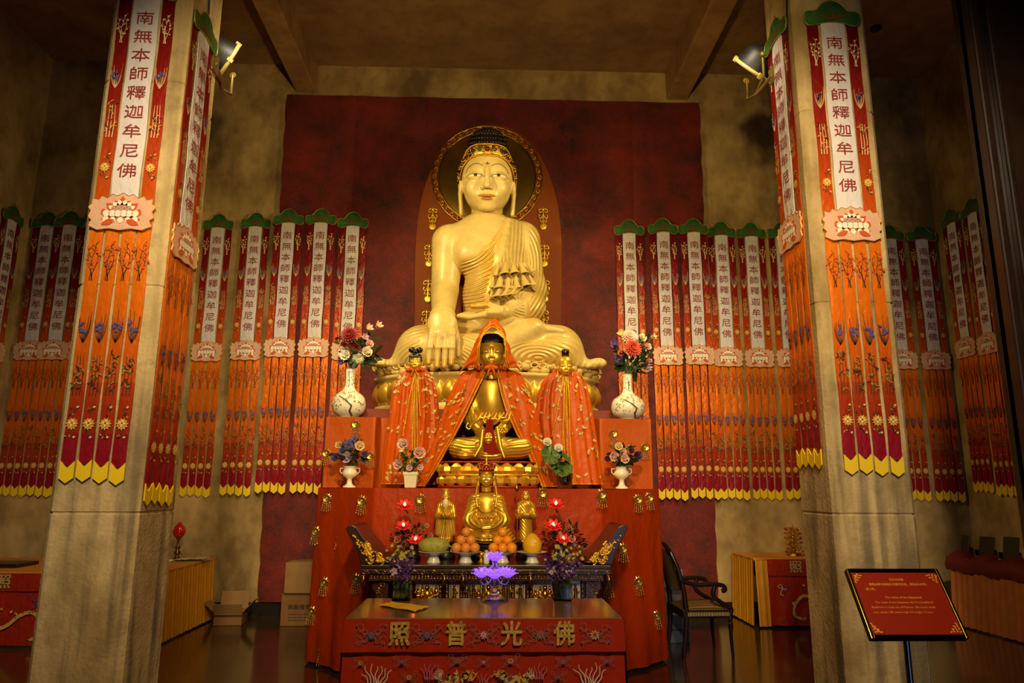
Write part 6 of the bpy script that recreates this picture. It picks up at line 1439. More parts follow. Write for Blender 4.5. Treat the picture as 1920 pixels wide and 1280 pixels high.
flame(707, 1274, .11, 5, 7, 1); flame(1106, 1274, .11, 5, 7, 2); flame(806, 1262, .085, 1, 5, 3); flame(1010, 1262, .085, 1, 5, 4); flame(907, 1275, .06, 1, 4, 5)
def beast(u, v, s, fl, seed):
    """curling gold animal head worked in thread, seen at the lower edge"""
    rn = random.Random(seed); g = MB(); x, z = P(u, v, YF).x - fxc, pz(v)
    for k in range(40): leafshape(g, x + rn.gauss(0, .5) * s, z + rn.gauss(-.1, .22) * s, rn.uniform(0, 6.3), s * .28, s * .13, -.036 - .0004 * (k % 4), rn.choice((4, 4, 4, 3, 2)))
    for k in range(5): curl(g, x + fl * s * .5, z + s * .1, s * (.9 - k * .1), (0 if fl > 0 else PI) + fl * (.1 + k * .16), (-1) ** k, -.038, 4, .009)
    for k in range(4): curl(g, x - fl * s * .5, z, s * .6, (PI if fl > 0 else 0) - fl * (.2 + k * .3), 1, -.038, 5, .006)
    disc(g, x + fl * s * .12, z + s * .06, s * .07, -.041, 5, 10); disc(g, x + fl * s * .12, z + s * .06, s * .035, -.042, 2, 8); g.build('animal_embroidery', EM, skt)
beast(850, 1268, .10, 1, 6); beast(967, 1268, .10, -1, 7)
# stray fold of the altar cloth, orchids, lamp and paper on the table
M_glass = mat('clear_glass', 'dfe8e4', .03, trans=1.0)
def orchidvase(u, label, lab2, dark):
    o = PZ(u, 1124, ZF + .001); s_ = ppm(o); a = 16 / s_; h_ = 31 / s_
    th_ = thing('glass_cube_vase', label, 'vase', o, 0, 'pair of glass cube vases'); g = MB()
    for sx_, sy_, dx, dy in ((-1, 0, .004, a * 2), (1, 0, .004, a * 2), (0, -1, a * 2, .004), (0, 1, a * 2, .004)): g.box((sx_ * (a - .002), sy_ * (a - .002), h_ / 2), (dx if dx > .01 else .004, dy if dy > .01 else .004, h_))
    g.box((0, 0, .005), (a * 2, a * 2, .01)); g.build('glass_walls', M_glass, th_, .001)
    b2 = o + Vector((0, 0, .012)); bq = thing('orchid_bunch', lab2, 'flowers', b2, 0, 'two bunches of purple orchids')
    g = MB(); rn = random.Random(u)
    for k in range(7): petal_grid(g, T((k - 3) * a * .22, rn.uniform(-.5, .3) * a, 0) @ RZ(rn.uniform(0, 6)) @ RX(rn.uniform(-.15, .15)), h_ * rn.uniform(.8, 1.0), a * .3, .1, 0, k % 2, tip=.5)
    g.build('wrapped_leaf', [mat('vase_leaf', '2e4418' if dark else '4a7a3a', .4, var=.3), M_lf2], bq)
    g = MB()
    for k in range(12):
        ang = rn.uniform(0, 6.3); rr = rn.uniform(.2, 1); top = Vector((rr * math.cos(ang) * 40 / s_, rr * math.sin(ang) * .09 - .02, rn.uniform(62, 98) / s_)); st_ = [Vector((top.x * .15, top.y * .2, .0)), Vector((top.x * .5, top.y * .5, h_ * 1.3)), top]; g.tube(st_, .003, 5)
        for q_ in range(9):
            f_ = .42 + q_ * .07; p = st_[1].lerp(top, min(1, max(0, (f_ - .4) / .6))) + Vector((rn.uniform(-1, 1), rn.uniform(-1, .4), rn.uniform(-.5, .5))) * .026; zf = p.z * s_
            if zf > 70: g2 = 'c0b860' if rn.random() < .75 else '8a6a9a'; r = rn.uniform(4, 6); kd = 'tulip'
            else: g2 = rn.choice(('4a2468', '5a2c7a', '3c1c58', '4a2468', 'a890b8')); r = rn.uniform(6.5, 9); kd = 'orchid'
            bloom(bq, kd, p + b2, r / s_, (p.x * 4 + rn.uniform(-.4, .4), -.5 + rn.uniform(-.3, .2), rn.uniform(-.1, .5)), g2, b2, 0, 'orchid_bud' if kd == 'tulip' else 'orchid_bloom')
    g.build('stem', M_stem, bq)
    foliage(bq, b2, b2 + Vector((0, 0, 50 / s_)), (24 / s_, .06, 34 / s_), 30, 9 / s_, u, [M_lf2, mat('bud_yellow', 'a8a048', .5)], b2 + Vector((0, 0, .05)))
orchidvase(753, 'dark glass cube vase of purple orchids beside the yellow paper', 'purple and yellow green orchids in the glass vase beside the yellow paper', True)
orchidvase(1054, 'clear glass cube vase of purple orchids away from the yellow paper', 'purple and yellow green orchids in the clear glass vase away from the yellow paper', False)
o = PZ(927, 1125, ZF + .001); s_ = ppm(o); th_ = thing('crystal_lotus_lamp', 'glowing violet crystal lotus lamp in the middle of the front table', 'lamp', o)
M_cry = mat('crystal', 'f2f2fa', .03, trans=1.0)
u_ = 1 / s_
MB().lathe([(26 * u_, 0), (27 * u_, 2 * u_), (20 * u_, 5 * u_), (9 * u_, 11 * u_), (5 * u_, 16 * u_)], (0, 0, 0), 12, ).build('crystal_base', M_cry, th_)
g = MB().lathe([(4 * u_, 15 * u_), (6 * u_, 20 * u_), (8 * u_, 25 * u_), (4 * u_, 30 * u_), (3 * u_, 34 * u_), (7 * u_, 40 * u_), (4 * u_, 46 * u_), (4 * u_, 54 * u_), (8 * u_, 58 * u_), (4 * u_, 64 * u_), (6 * u_, 72 * u_), (3 * u_, 76 * u_)], (0, 0, 0), 12); g.build('crystal_stem', M_cry, th_)
for k in range(5):
    a = -PI / 2 + (k - 2) * 1.257; c, s = math.cos(a), math.sin(a); MB().tube([(c * x * u_, s * x * u_, z * u_) for x, z in ((4, 40), (12, 30), (22, 28), (28, 35), (26, 46))], 1.6 * u_, 6).build('crystal_arm', M_cry, th_)
FME[('lotus', 'v')] = FL['lotus'].mesh('lotus', [mat('violet_lit_petal', 'c8a8f0', .2, emit='7a48ff', estr=.9)])
def vl(x, y, z, r):
    ob = bpy.data.objects.new('lit_lotus', FME[('lotus', 'v')]); COL.objects.link(ob); ob.parent = th_; ob.matrix_local = T(x, y, z) @ RZ(x * 9) @ SCL(r, r, r)
vl(0, 0, 72 * u_, 17 * u_)
for k in range(5): a = -PI / 2 + (k - 2) * 1.257; vl(math.cos(a) * 26 * u_, math.sin(a) * 26 * u_, 43 * u_, 16.5 * u_)
o = PZ(757, 1139, ZF + .001); th_ = thing('yellow_paper', 'creased yellow paper sheet lying on the front table', 'paper', o)
cs = [PZ(708, 1136, ZF).xy, PZ(734, 1130, ZF).xy, PZ(806, 1139, ZF).xy, PZ(778, 1148, ZF).xy]; g = MB(); rows = []
for i in range(7):
    a, b_ = Vector((*cs[0], 0)).lerp(Vector((*cs[3], 0)), i / 6), Vector((*cs[1], 0)).lerp(Vector((*cs[2], 0)), i / 6); rows.append([Vector((p.x - o.x, p.y - o.y, .003 + .006 * abs(math.sin(j * .9 + i)))) for j, p in ((j, a.lerp(b_, j / 9)) for j in range(10))])
g.grid(rows, 0); g.grid([[p - Vector((0, 0, .0015)) for p in r] for r in rows], 0, flip=True); sh = g.build('sheet', mat('joss_paper', 'fac824', .7), th_)
g = MB()
for k in range(9): x, y = rows[3][k].x, rows[3][k].y; g.add([(x - .01, y, .0125), (x + .008, y - .004, .0125), (x + .009, y + .001, .0125), (x - .009, y + .005, .0125)], [(0, 1, 2, 3)], 0, False)
g.build('printed_marks', mat('print_brown', '7a4a18', .7), sh)
# ---------------------------------------------------------------- side tables
M_ysk = mat('yellow_satin_skirt', 'd08c14', .5, var=.12, vscale=9); M_osk = mat('orange_skirt', 'b8682a', .55, var=.12, vscale=9); M_ycl = mat('orange_tablecloth', 'c8801c', .6, var=.15, vscale=5)
M_rfr = satin('red_frontal_satin', [(0.0, '96240a'), (1.0, '9e280c')], zr=(0, 1), rough=.42, wav=.6, sheen=0)
def pleats(p0, p1, z0, z1, n, amp, out, flare=.03):
    """pleated skirt from p0 to p1 (ground points), pleats pushed along out"""
    g = MB(); p0, p1, out = Vector(p0), Vector(p1), Vector(out).normalized(); m_ = n * 8; rows = []
    for i in range(9):
        f_ = i / 8; row = []
        for j in range(m_ + 1):
            s_ = j / m_; w_ = s_ * n * 2 * PI; d_ = amp * (.5 + .6 * f_) * (math.sin(w_) * .7 + .3 * math.sin(w_ * .37 + 1)) + flare * f_; p = p0.lerp(p1, s_) + out * (d_ + amp); row.append((p.x + (p1 - p0).normalized().x * amp * .5 * math.cos(w_), p.y + (p1 - p0).normalized().y * amp * .5 * math.cos(w_), lerp(z1, z0, f_)))
        rows.append(row)
    g.grid(rows, 0); return g
def frontal(root, x0, x1, y, z0, z1, O_, chx, seed, mirror=1):
    """embroidered red cloth hung on the front of a side table"""
    g = MB(); rows = []; n = 60
    for i in range(15): f_ = i / 14; rows.append([(lerp(x0, x1, j / n), y - .012 - .012 * f_ * (1 + math.sin(j * .5 + i * .25)), lerp(z1, z0, f_)) for j in range(n + 1)])
    g.grid(rows, 0, flip=True); fr = MB().merge(g, T(*(-O_))).build('red_frontal', M_rfr, root)
    vz = lerp(z1, z0, .25); g = MB(); g.grid([[(lerp(x0, x1, j / n), y - .034 - .004 * math.sin(j * .6), z) for j in range(n + 1)] for z in (z1, (z1 + vz) / 2, vz)], 0, flip=True); va = MB().merge(g, T(*(-O_))).build('valance', M_rfr, root)
    if chx is not None:
        g = MB()
        for dx, dz, k in ((0, 0, 0), (.004, 0, 1), (-.004, 0, 2), (0, .004, 3)): g.merge(glyph('照', 1.0), T(chx + dx, y - .046 - .0006 * k, (z1 + vz) / 2 + dz) @ SCL(.16, 1, .15))
        MB().merge(g, T(*(-O_))).build('lettering', M_gch2, va)
    rn = random.Random(seed); g = MB(); cx = lerp(x0, x1, .5); cz = lerp(z1, z0, .66); Wd = min(.5, (x1 - x0) * .4)
    pts = [(cx + mirror * Wd * a, cz + b_) for a, b_ in ((-.75, .16), (-.5, .17), (-.45, .02), (-.3, -.08), (0, -.05), (.25, .05), (.5, .08), (.7, -.02), (.72, -.14), (.5, -.18))]
    sp = [(p.x, p.z) for p in smooth_path([(x, 0, z) for x, z in pts], 6)]; stroke(g, sp, [.022 + .012 * math.sin(PI * i / len(sp)) for i in range(len(sp))], y - .048, 4)
    for i in range(2, len(sp), 2): leafshape(g, sp[i][0], sp[i][1], rn.uniform(0, 6.3), .03, .014, y - .05, rn.choice((3, 4, 5)))
    for k in range(30): leafshape(g, lerp(x0, x1, rn.uniform(.08, .92)), lerp(z1, z0, rn.uniform(.33, .94)), rn.uniform(0, 6.3), rn.uniform(.03, .06), .02, y - .047, rn.choice((0, 2, 3, 4, 5)))
    for k in range(6): curl(g, pts[0][0], pts[0][1], .14, k * 1.0 + .3, (-1) ** k, y - .05, rn.choice((0, 5, 4)), .008)
    for k in range(5): curl(g, lerp(x0, x1, rn.uniform(.1, .9)), lerp(z1, z0, rn.uniform(.35, .6)), .12, rn.uniform(0, 6), 1, y - .05, rn.choice((2, 5)), .01)
    MB().merge(g, T(*(-O_))).build('dragon_embroidery', EM, fr)
M_gch2 = mat('pale_gold_lettering', 'b89a5a', .5, var=.3, vscale=60)
def sidetable(name, label, x0, x1, y0, y1, zt, front_x, chx, seed, side, mirror=1):
    O_ = Vector(((x0 + x1) / 2, (y0 + y1) / 2, 0)); th_ = thing(name, label, 'table', O_)
    L_ = lambda mb: MB().merge(mb, T(*(-O_)))
    L_(MB().box((O_.x, O_.y, zt - .012), (x1 - x0 + .03, y1 - y0 + .03, .024))).build('covered_top', M_ycl, th_, .008)
    sx_ = x1 if side > 0 else x0
    L_(pleats((sx_, y1, 0), (sx_, y0, 0), .02, zt - .012, int((y1 - y0) * 13), .012, (side, 0, 0))).build('pleated_skirt', M_ysk, th_)
    a, b_ = (front_x[1], x1) if side > 0 else (x0, front_x[0])
    if b_ - a > .05: L_(pleats((a, y0, 0), (b_, y0, 0), .02, zt - .012, max(2, int((b_ - a) * 13)), .012, (0, -1, 0))).build('pleated_skirt', M_ysk, th_)
    frontal(th_, front_x[0], front_x[1], y0 - .02, .03, zt - .01, O_, chx, seed, mirror); return th_
# left: table between the column and the side wall
q1 = PZ(392, 1160, .02); q0 = PZ(297, 1203, .02); xs = (q1.x + q0.x) / 2; lx1 = xs; ly0 = PZ(36, 1210, .02).y; zl = P(392, 1046, q1.y).z; ly1 = min(q1.y, WALLY - .12)
fx_ = P(74, 1130, ly0).x
sidetable('skirted_table', 'yellow skirted table with dragon frontal, half hidden by the left column', WLX + .25, lx1, ly0, ly1, zl, (WLX + .3, lx1 - .12), P(14, 1090, ly0).x, 5, 1)
# right
ry0 = PZ(1470, 1173, .02).y; rx0 = PZ(1405, 1162, .02).x; zr_ = P(1436, 1046, ry0).z
sidetable('skirted_table', 'yellow skirted table with dragon frontal, half hidden by the right column', P(1436, 1110, ry0).x - .12, P(1436, 1110, ry0).x + 1.35, ry0, WALLY - .12, zr_, (P(1440, 1110, ry0).x, P(1436, 1110, ry0).x + 1.3), P(1488, 1068, ry0).x, 9, -1, -1)
# things on the left table
p = PZ(331, 1050, zl); p.z = zl + .002; s_ = ppm(p); th_ = thing('red_bulb_lamp', 'red egg shaped lamp on a turned brass stem, on the left yellow table', 'lamp', p); u_ = 1 / s_
MB().lathe([(9 * u_, 0), (9 * u_, 2 * u_), (5 * u_, 5 * u_), (3 * u_, 8 * u_), (6 * u_, 12 * u_), (6 * u_, 15 * u_), (2.5 * u_, 18 * u_), (5 * u_, 22 * u_), (2.5 * u_, 27 * u_), (2 * u_, 34 * u_), (4 * u_, 39 * u_), (5 * u_, 41 * u_)], (0, 0, 0), 20).build('brass_stem', mat('old_brass', '7a5a24', .25, metal=.9), th_)
pr_ = smooth_path([Vector((r * u_, 0, z * u_)) for r, z in ((3, 40), (9, 44), (11.5, 52), (9, 60), (4, 66), (.3, 70))], 5); MB().lathe([(q_.x, q_.z) for q_ in pr_], (0, 0, 0), 24).build('red_bulb', mat('red_glass', 'a01410', .12, coat=.5), th_)
p = PZ(321, 1052, zl); p.z = zl + .002; th_ = thing('small_dish', 'small pale dish beside the red egg shaped lamp', 'dish', p + Vector((0, -.04, 0))); MB().lathe([(.03, 0), (.035, .004), (.055, .02), (.052, .02), (.03, .008), (.001, .006)], (0, 0, 0), 20).build('dish_body', M_porc, th_)
p = PZ(360, 1051, zl); p.z = zl + .002; th_ = thing('folded_paper', 'crumpled pale papers lying on the left yellow table', 'paper', p); g = MB(); rows = [[(lerp(-.17, .17, j / 14), lerp(-.12, .12, i / 6), .012 + .014 * abs(math.sin(j * 1.1 + i * .8)) + .01 * (j > 7)) for j in range(15)] for i in range(7)]; g.grid(rows, 0); g.grid([[(x, y, .001) for x, y, z in r] for r in rows], 0, flip=True); g.build('sheet', mat('pale_paper', 'c8b48a', .7, bump=.2), th_)
p = PZ(8, 1054, zl); p.z = zl + .001; th_ = thing('dark_tray', 'flat dark board lying on the left table at the photo edge', 'board', (P(10, 1052, ly0 + .55).x, ly0 + .55, zl + .001)); MB().box((0, 0, .02), (.5, .4, .04)).build('board_panel', M_stand, th_, .006)
# gold openwork ornament on the right table
p = PZ(1489, 1046, zr_ + .0); yq = ry0 + .3; p = P(1489, 1043, yq); p.z = zr_ + .002; s_ = ppm(p); u_ = 1 / s_; th_ = thing('beaded_gold_ornament', 'tall openwork ornament of gold and red beads on the right yellow table', 'ornament', p); rn = random.Random(12)
MB().lathe([(13 * u_, 0), (13 * u_, 3 * u_), (3 * u_, 6 * u_), (2.5 * u_, 52 * u_), (.5 * u_, 58 * u_)], (0, 0, 0), 14).build('stand', M_goldold, th_)
for t_ in range(6):
    g = MB(); zz = (6 + t_ * 8.2) * u_; r_ = (16 - t_ * .5) * u_
    for k in range(16):
        a = 2 * PI * k / 16 + t_; g.tube([(0, 0, zz), (r_ * .6 * math.cos(a), r_ * .6 * math.sin(a), zz + 4 * u_), (r_ * math.cos(a), r_ * math.sin(a), zz + 2 * u_)], .8 * u_, 4, 0); leaf_ = rn.choice((1, 1, 0)); g.ball((r_ * math.cos(a), r_ * math.sin(a), zz + 2 * u_), rn.uniform(1.2, 2.2) * u_, 6, 4, leaf_); g.ball((r_ * .8 * math.cos(a + .2), r_ * .8 * math.sin(a + .2), zz - 1.5 * u_), 1.3 * u_, 5, 4, 1 - leaf_)
    g.build('bead_tier', [M_gold, mat('red_bead', '8a1814', .2)], th_)
# cartons
M_card = mat('cardboard', '7c5628', .8, var=.12, vscale=4); M_card2 = mat('cardboard_pale', '8c683a', .8, var=.1)
p = PZ(424, 1173, .0); s_ = ppm(p); w_, h_, d_ = 52 / s_, 24 / s_, .26; th_ = thing('open_carton', 'open cardboard carton with raised flaps on the floor by the left yellow table', 'box', (p.x, p.y + d_ / 2, .002), .08)
g = MB(); t_ = .006; g.box((0, 0, t_ / 2), (w_, d_, t_))
for sx_ in (-1, 1): g.box((sx_ * (w_ - t_) / 2, 0, h_ / 2), (t_, d_, h_))
for sy_ in (-1, 1): g.box((0, sy_ * (d_ - t_) / 2, h_ / 2), (w_, t_, h_))
g.build('carton_body', M_card, th_)
for nm, c, sz, R in (('flap', (0, -d_ / 2 - .03, h_ + .045), (w_, t_, .12), RX(.5)), ('flap', (0, d_ / 2 + .02, h_ + .1), (w_, t_, .2), RX(-.15)), ('flap', (-w_ / 2 - .06, 0, h_ + .055), (t_, d_, .16), RY(-.85)), ('flap', (w_ / 2 + .06, 0, h_ + .06), (t_, d_, .17), RY(.75))):
    MB().box((0, 0, 0), sz, R.to_3x3()).build(nm, M_card2, th_, 0, c)
g = MB(); g.box((0, -d_ / 2 - .001, h_ * .72), (w_ * .99, .002, h_ * .16)); g.build('tape', mat('dark_tape', '3a2814', .4), th_)
cy = PZ(552, 1174, 0).y; p = P(560, 1174, cy); p.z = 0; s_ = ppm(p); wl, hl = .42, 58 / s_; xl_ = P(526, 1150, cy).x
th_ = thing('carton', 'printed cardboard carton on the floor under another carton beside the altar', 'box', (xl_ + wl / 2, cy + .17, .002)); bx = MB().box((0, 0, hl / 2), (wl, .34, hl)).build('carton_body', M_card, th_, .006)
g = MB()
for i, ch in enumerate('高級檀香'):
    for dx in (0, .003): g.merge(glyph(ch, 1.0), T(-wl / 2 + .11 + i * .068 + dx, -.172 - dx * .2, hl * .58) @ SCL(.066, 1, .062))
for r_ in range(3):
    n = (10, 9, 8)[r_]
    for k in range(n): g.box((-wl / 2 + .1 + k * .026, -.172, hl * (.36 - .09 * r_)), (.015, .001, .011))
g.build('printing', mat('carton_ink', '1a1a20', .7), bx)
g = MB(); g.box((0, -.172, hl * .985), (wl * .9, .002, .02)); g.build('tape', mat('dark_tape', '3a2814', .4), bx)
h2 = 56 / s_; xl2 = P(533, 1080, cy).x
th_ = thing('carton', 'plain cardboard carton stacked on the printed carton beside the altar', 'box', (xl2 + .2, cy + .18, hl + .004)); MB().box((0, 0, h2 / 2), (.40, .32, h2)).build('carton_body', M_card2, th_, .006); MB().box((.03, .06, h2 + .004), (.3, .18, .006)).build('flap', M_card, th_)
# ---------------------------------------------------------------- armchair and grey cabinet right of the altar
M_chair = mat('dark_chair_wood', '1c1009', .28, var=.3, coat=.2); M_seat = mat('striped_seat', '6a4c20', .7, var=.3, vscale=50)
N, L, b = nodes(M_seat); tc = N.new('ShaderNodeTexCoord'); wv = N.new('ShaderNodeTexWave'); wv.inputs['Scale'].default_value = 9; wv.inputs['Distortion'].default_value = 1.5; wv.bands_direction = 'Y'; L.new(tc.outputs['Object'], wv.inputs[0]); rp = N.new('ShaderNodeValToRGB'); rp.color_ramp.elements[0].color = (*rgb('2a1a0c'), 1); rp.color_ramp.elements[1].color = (*rgb('8a6a30'), 1); L.new(wv.outputs[0], rp.inputs[0]); L.new(rp.outputs[0], b.inputs['Base Color'])
pf = PZ(1362, 1234, 0); pb_ = PZ(1269, 1229, 0); pr2 = PZ(1327, 1214, 0)
cw = pf.x - pb_.x; cd = .5; ch_o = Vector(((pf.x + pb_.x) / 2 + .04, pf.y + cd / 2 - .02, 0)); chr_ = thing('armchair', 'dark carved wooden armchair with striped seat standing beside the red altar', 'chair', ch_o, .06)
X0, X1, Y0, Y1 = -cw / 2, cw / 2, -cd / 2, cd / 2; zs = .42
for x, y, fr_ in ((X1, Y0, 1), (X1, Y1, 1), (X0, Y0, 0), (X0, Y1, 0)):
    if fr_: lg = MB().tube([(x + .01, y, 0), (x, y, .2), (x, y, zs - .14)], [.014, .018, .02], 10).tube([(x, y, zs - .03), (x, y, zs)], [.024, .024], 10).build('leg', M_chair, chr_); g = MB(); g.lathe([(.02, zs - .145), (.024, zs - .13), (.018, zs - .085), (.025, zs - .04), (.02, zs - .025)], (x, y, 0), 12); [g.ball((x + .02 * math.cos(k * .9), y + .02 * math.sin(k * .9), zs - .13 + k * .007), .006, 5, 4, 1) for k in range(14)]; g.build('twisted_collar', [M_chair, M_goldold], lg)
    else: MB().tube([(x - .03, y, 0), (x, y, .2), (x + .02, y, zs)], [.018, .024, .026], 10).build('leg', M_chair, chr_)
MB().box((0, 0, zs - .01), (cw + .04, cd + .04, .075)).build('seat_rail', M_chair, chr_, .006)
g = MB()
for k in range(26): g.box((lerp(X0 + .03, X1 - .02, k / 25), Y0 - .022, zs - .01), (.006, .004, .035))
g.build('inlay', mat('pale_inlay', 'b8a878', .4), chr_); chr_.children[-1]
g = MB(); rows = [[(lerp(X0 + .01, X1 + .015, j / 14), lerp(Y0 - .01, Y1 + .01, i / 12), zs + .028 + .06 * (math.sin(PI * j / 14) * math.sin(PI * i / 12)) ** .5) for j in range(15)] for i in range(13)]; g.grid(rows, 0); g.build('seat_cushion', M_seat, chr_)
for y in (Y0, Y1): MB().tube([(X0 + .02, y, zs), (X0 + .0, y, zs + .2), (X0 - .05, y, zs + .42), (X0 - .1, y * .8, zs + .56)], [.026, .024, .022, .02], 10).build('back_post', M_chair, chr_)
MB().tube(smooth_path([(X0 - .1, Y0 * .8, zs + .55), (X0 - .12, Y0 * .4, zs + .62), (X0 - .125, 0, zs + .64), (X0 - .12, Y1 * .4, zs + .62), (X0 - .1, Y1 * .8, zs + .55)], 5), .024, 10).build('crest_rail', M_chair, chr_)
g = MB(); rows = [[(X0 + .0 - .12 * (i / 8) ** 1.3 - .02 * math.sin(PI * j / 8), lerp(Y0 * .75, Y1 * .75, j / 8), zs + .2 + .38 * i / 8) for j in range(9)] for i in range(9)]; g.grid(rows, 0); g.grid([[(x - .03, y, z) for x, y, z in r] for r in rows], 0, flip=True); g.build('back_cushion', M_seat, chr_)
for y in (Y0 - .01, Y1 + .01):
    MB().tube(smooth_path([(X0 - .03, y, zs + .3), (X0 + .12, y, zs + .26), (X0 + .28, y, zs + .265), (X1 - .06, y, zs + .25), (X1 - .04, y, zs + .21), (X1 - .07, y, zs + .2)], 5), .022, 10).build('arm_rest', M_chair, chr_)
    MB().tube(smooth_path([(X1 - .14, y, zs + .25), (X1 - .16, y, zs + .16), (X1 - .08, y, zs + .09), (X1 + .01, y, zs + .04), (X1, y, zs - .02)], 5), .022, 10).build('arm_support', M_chair, chr_)
M_cab = mat('grey_cabinet', '5a5a5c', .45, var=.1)
cyb = PZ(1262, 1205, 0).y; xr_ = P(1284, 1150, cyb).x; th_ = thing('grey_cabinet', 'plain grey cabinet standing behind the dark armchair', 'cabinet', (xr_ - .17, cyb + .3, 0)); zc2 = P(1284, 1067, cyb).z
MB().box((0, 0, .12 + (zc2 - .2) / 2), (.3, .52, zc2 - .2)).build('cabinet_body', M_cab, th_, .006); MB().box((0, 0, zc2 - .05), (.34, .58, .1)).build('cabinet_top', mat('grey_cabinet_top', '6e6c68', .4), th_, .008); MB().box((.03, -.03, .06), (.36, .56, .12)).build('plinth', mat('blue_grey_plinth', '5a6478', .4), th_, .006); MB().box((-.08, .05, zc2 + .05), (.16, .3, .1)).build('stepped_lid', M_cab, th_, .006)
# ---------------------------------------------------------------- long table along the right wall
a0, a1 = PZ(1797, 1168, .02), PZ(1920, 1201, .02); xw = a0.x; ztr = P(1786, 1052, a0.y).z; yA, yB = a0.y, max(2.5, a1.y - 1.2)
dx_ = (a1.x - a0.x) / (a1.y - a0.y); O_ = Vector((xw, yA, 0)); th_ = thing('long_side_table', 'long table with pleated orange skirt and red cover along the right side wall', 'table', O_)
xB = xw + dx_ * (yB - yA); L_ = lambda mb: MB().merge(mb, T(*(-O_)))
L_(pleats((xw, yA, 0), (xB, yB, 0), .02, ztr, 22, .02, (-1, 0, 0), .05)).build('pleated_skirt', M_osk, th_)
g = MB(); w2 = min(.6, WRX - max(xw, xB) - .06); g.hexa([(xw, yA, ztr - .03), (xw, yA, ztr), (xB, yB, ztr - .03), (xB, yB, ztr), (xw + w2, yA, ztr - .03), (xw + w2, yA, ztr), (xB + w2, yB, ztr - .03), (xB + w2, yB, ztr)]); L_(g).build('table_top', M_wood, th_)
g = MB(); rows = []
for i in range(60):
    s_ = i / 59; x, y = lerp(xw, xB, s_), lerp(yA + .02, yB, s_); ww = .04 * math.sin(i * .55) + .02 * math.sin(i * 1.7)
    rows.append([(x - .055, y, ztr - .10 + ww * .3), (x - .075, y, ztr - .04 + ww * .2), (x - .05, y, ztr + .06 + ww * .3), (x + .08, y, ztr + .10 + ww), (x + .3, y, ztr + .07 - ww * .4), (x + w2, y, ztr + .05)])
g.grid(rows, 0, flip=True); g.add([rows[0][k] for k in range(6)] + [(xw + w2, yA + .02, ztr)], [tuple(range(7))], 0); L_(g).build('red_cover', mat('dark_red_cloth', '6a0c0c', .7, var=.2), th_)
def onside(u, off):
    y = yA - .3
    for _ in range(8): y = PX(u, 1040, xw + dx_ * (y - yA) + off).y
    y = min(y, yA - .1); return Vector((xw + dx_ * (y - yA) + off, y, 0))
for i, (u, v, ww, hh, lab) in enumerate(((1812, 1028, .1, .24, 'dark upright plaque at the back end of the long orange skirted table'), (1852, 1031, .17, .25, 'dark upright plaque in the middle of the long orange skirted table'), (1897, 1037, .17, .27, 'dark upright plaque on the long orange skirted table nearest the photo edge'))):
    p = onside(u, .12); p.z = ztr + .075; t2 = thing('standing_plaque', lab, 'plaque', p, -1.2, 'dark plaques on the right table'); MB().box((0, 0, hh / 2), (ww, .02, hh), RX(-.25).to_3x3()).build('plaque_board', M_stand, t2, .004); MB().box((0, .06, .05), (ww * .5, .1, .1)).build('easel_foot', M_stand, t2, .004)
for i, (u, v, lab) in enumerate(((1832, 1024, 'small glass cup between the first two plaques on the right table'), (1876, 1030, 'small glass cup between the last two plaques on the right table'))):
    p = onside(u, .1); p.z = ztr + .085; t2 = thing('glass_cup', lab, 'cup', p); MB().lathe([(.025, 0), (.03, .01), (.034, .08), (.03, .08), (.026, .015), (.001, .012)], (0, 0, 0), 16).build('cup_body', M_glass, t2)
# ---------------------------------------------------------------- notice on a stand
YN = 3.0; pbm = P(1725, 1198, YN); kt = P(1671, 1067, 1.0).x; ytp = pbm.x / kt; ptp = P(1671, 1067, ytp); vv = ptp - pbm; LN = vv.length; wn = (P(1816, 1194, YN).x - P(1634, 1202, YN).x)
bas = Vector((pbm.x + vv.x / 2, (pbm.y + ptp.y) / 2 + .0, 0)); sg_ = thing('notice_stand', 'dark red notice board in gold and black frame on a slim metal pole', 'sign', bas)
tilt = math.atan2(vv.y, vv.z); MS = T(0, pbm.y - bas.y, pbm.z) @ RX(-tilt)      # local z runs up the board, -y is its face
def ns(mb): return MB().merge(mb, MS)
ns(MB().box((0, .012, LN / 2), (wn, .02, LN))).build('backing', M_stand, sg_, .002)
ns(MB().box((0, -.0005, LN / 2), (wn - .03, .004, LN - .03))).build('board', mat('notice_red', '982208', .4), sg_)
for nm, c, sz in (('frame_side', (-wn / 2 + .006, -.002, LN / 2), (.012, .012, LN)), ('frame_side', (wn / 2 - .006, -.002, LN / 2), (.012, .012, LN)), ('frame_top', (0, -.002, LN - .008), (wn - .024, .012, .016)), ('frame_bottom', (0, -.002, .008), (wn - .024, .012, .016))):
    ns(MB().box(c, sz)).build(nm, mat('gold_frame', 'd8b84a', .12, metal=1.0) if 'side' in nm else mat('black_gold_frame', '2a2014', .12, metal=.9), sg_, .002)
M_nt = mat('notice_gold_print', 'f0a238', .5); tg = MB(); yt = -.0036
def line(txt, x, z, size, align='CENTER', bold=0):
    for k in range(bold + 1): tg.merge(glyph(txt, 1.0, 0, align), T(x + k * size * .03, yt - k * .0001, z * LN) @ SCL(size, 1, size))
k_ = wn / .4
line('白玉牟尼佛', 0.0, .835, .0125 * k_, 'CENTER', 1)
line('佛像由整块缅甸白玉雕刻而成，佛身高3.87米，', -.125 * k_, .765, .0125 * k_, 'LEFT', 1); line('重11吨。', -.147 * k_, .695, .0125 * k_, 'LEFT', 1)
line('The statue of the Sakyamuni', .0, .575, .0135 * k_, 'CENTER', 1)
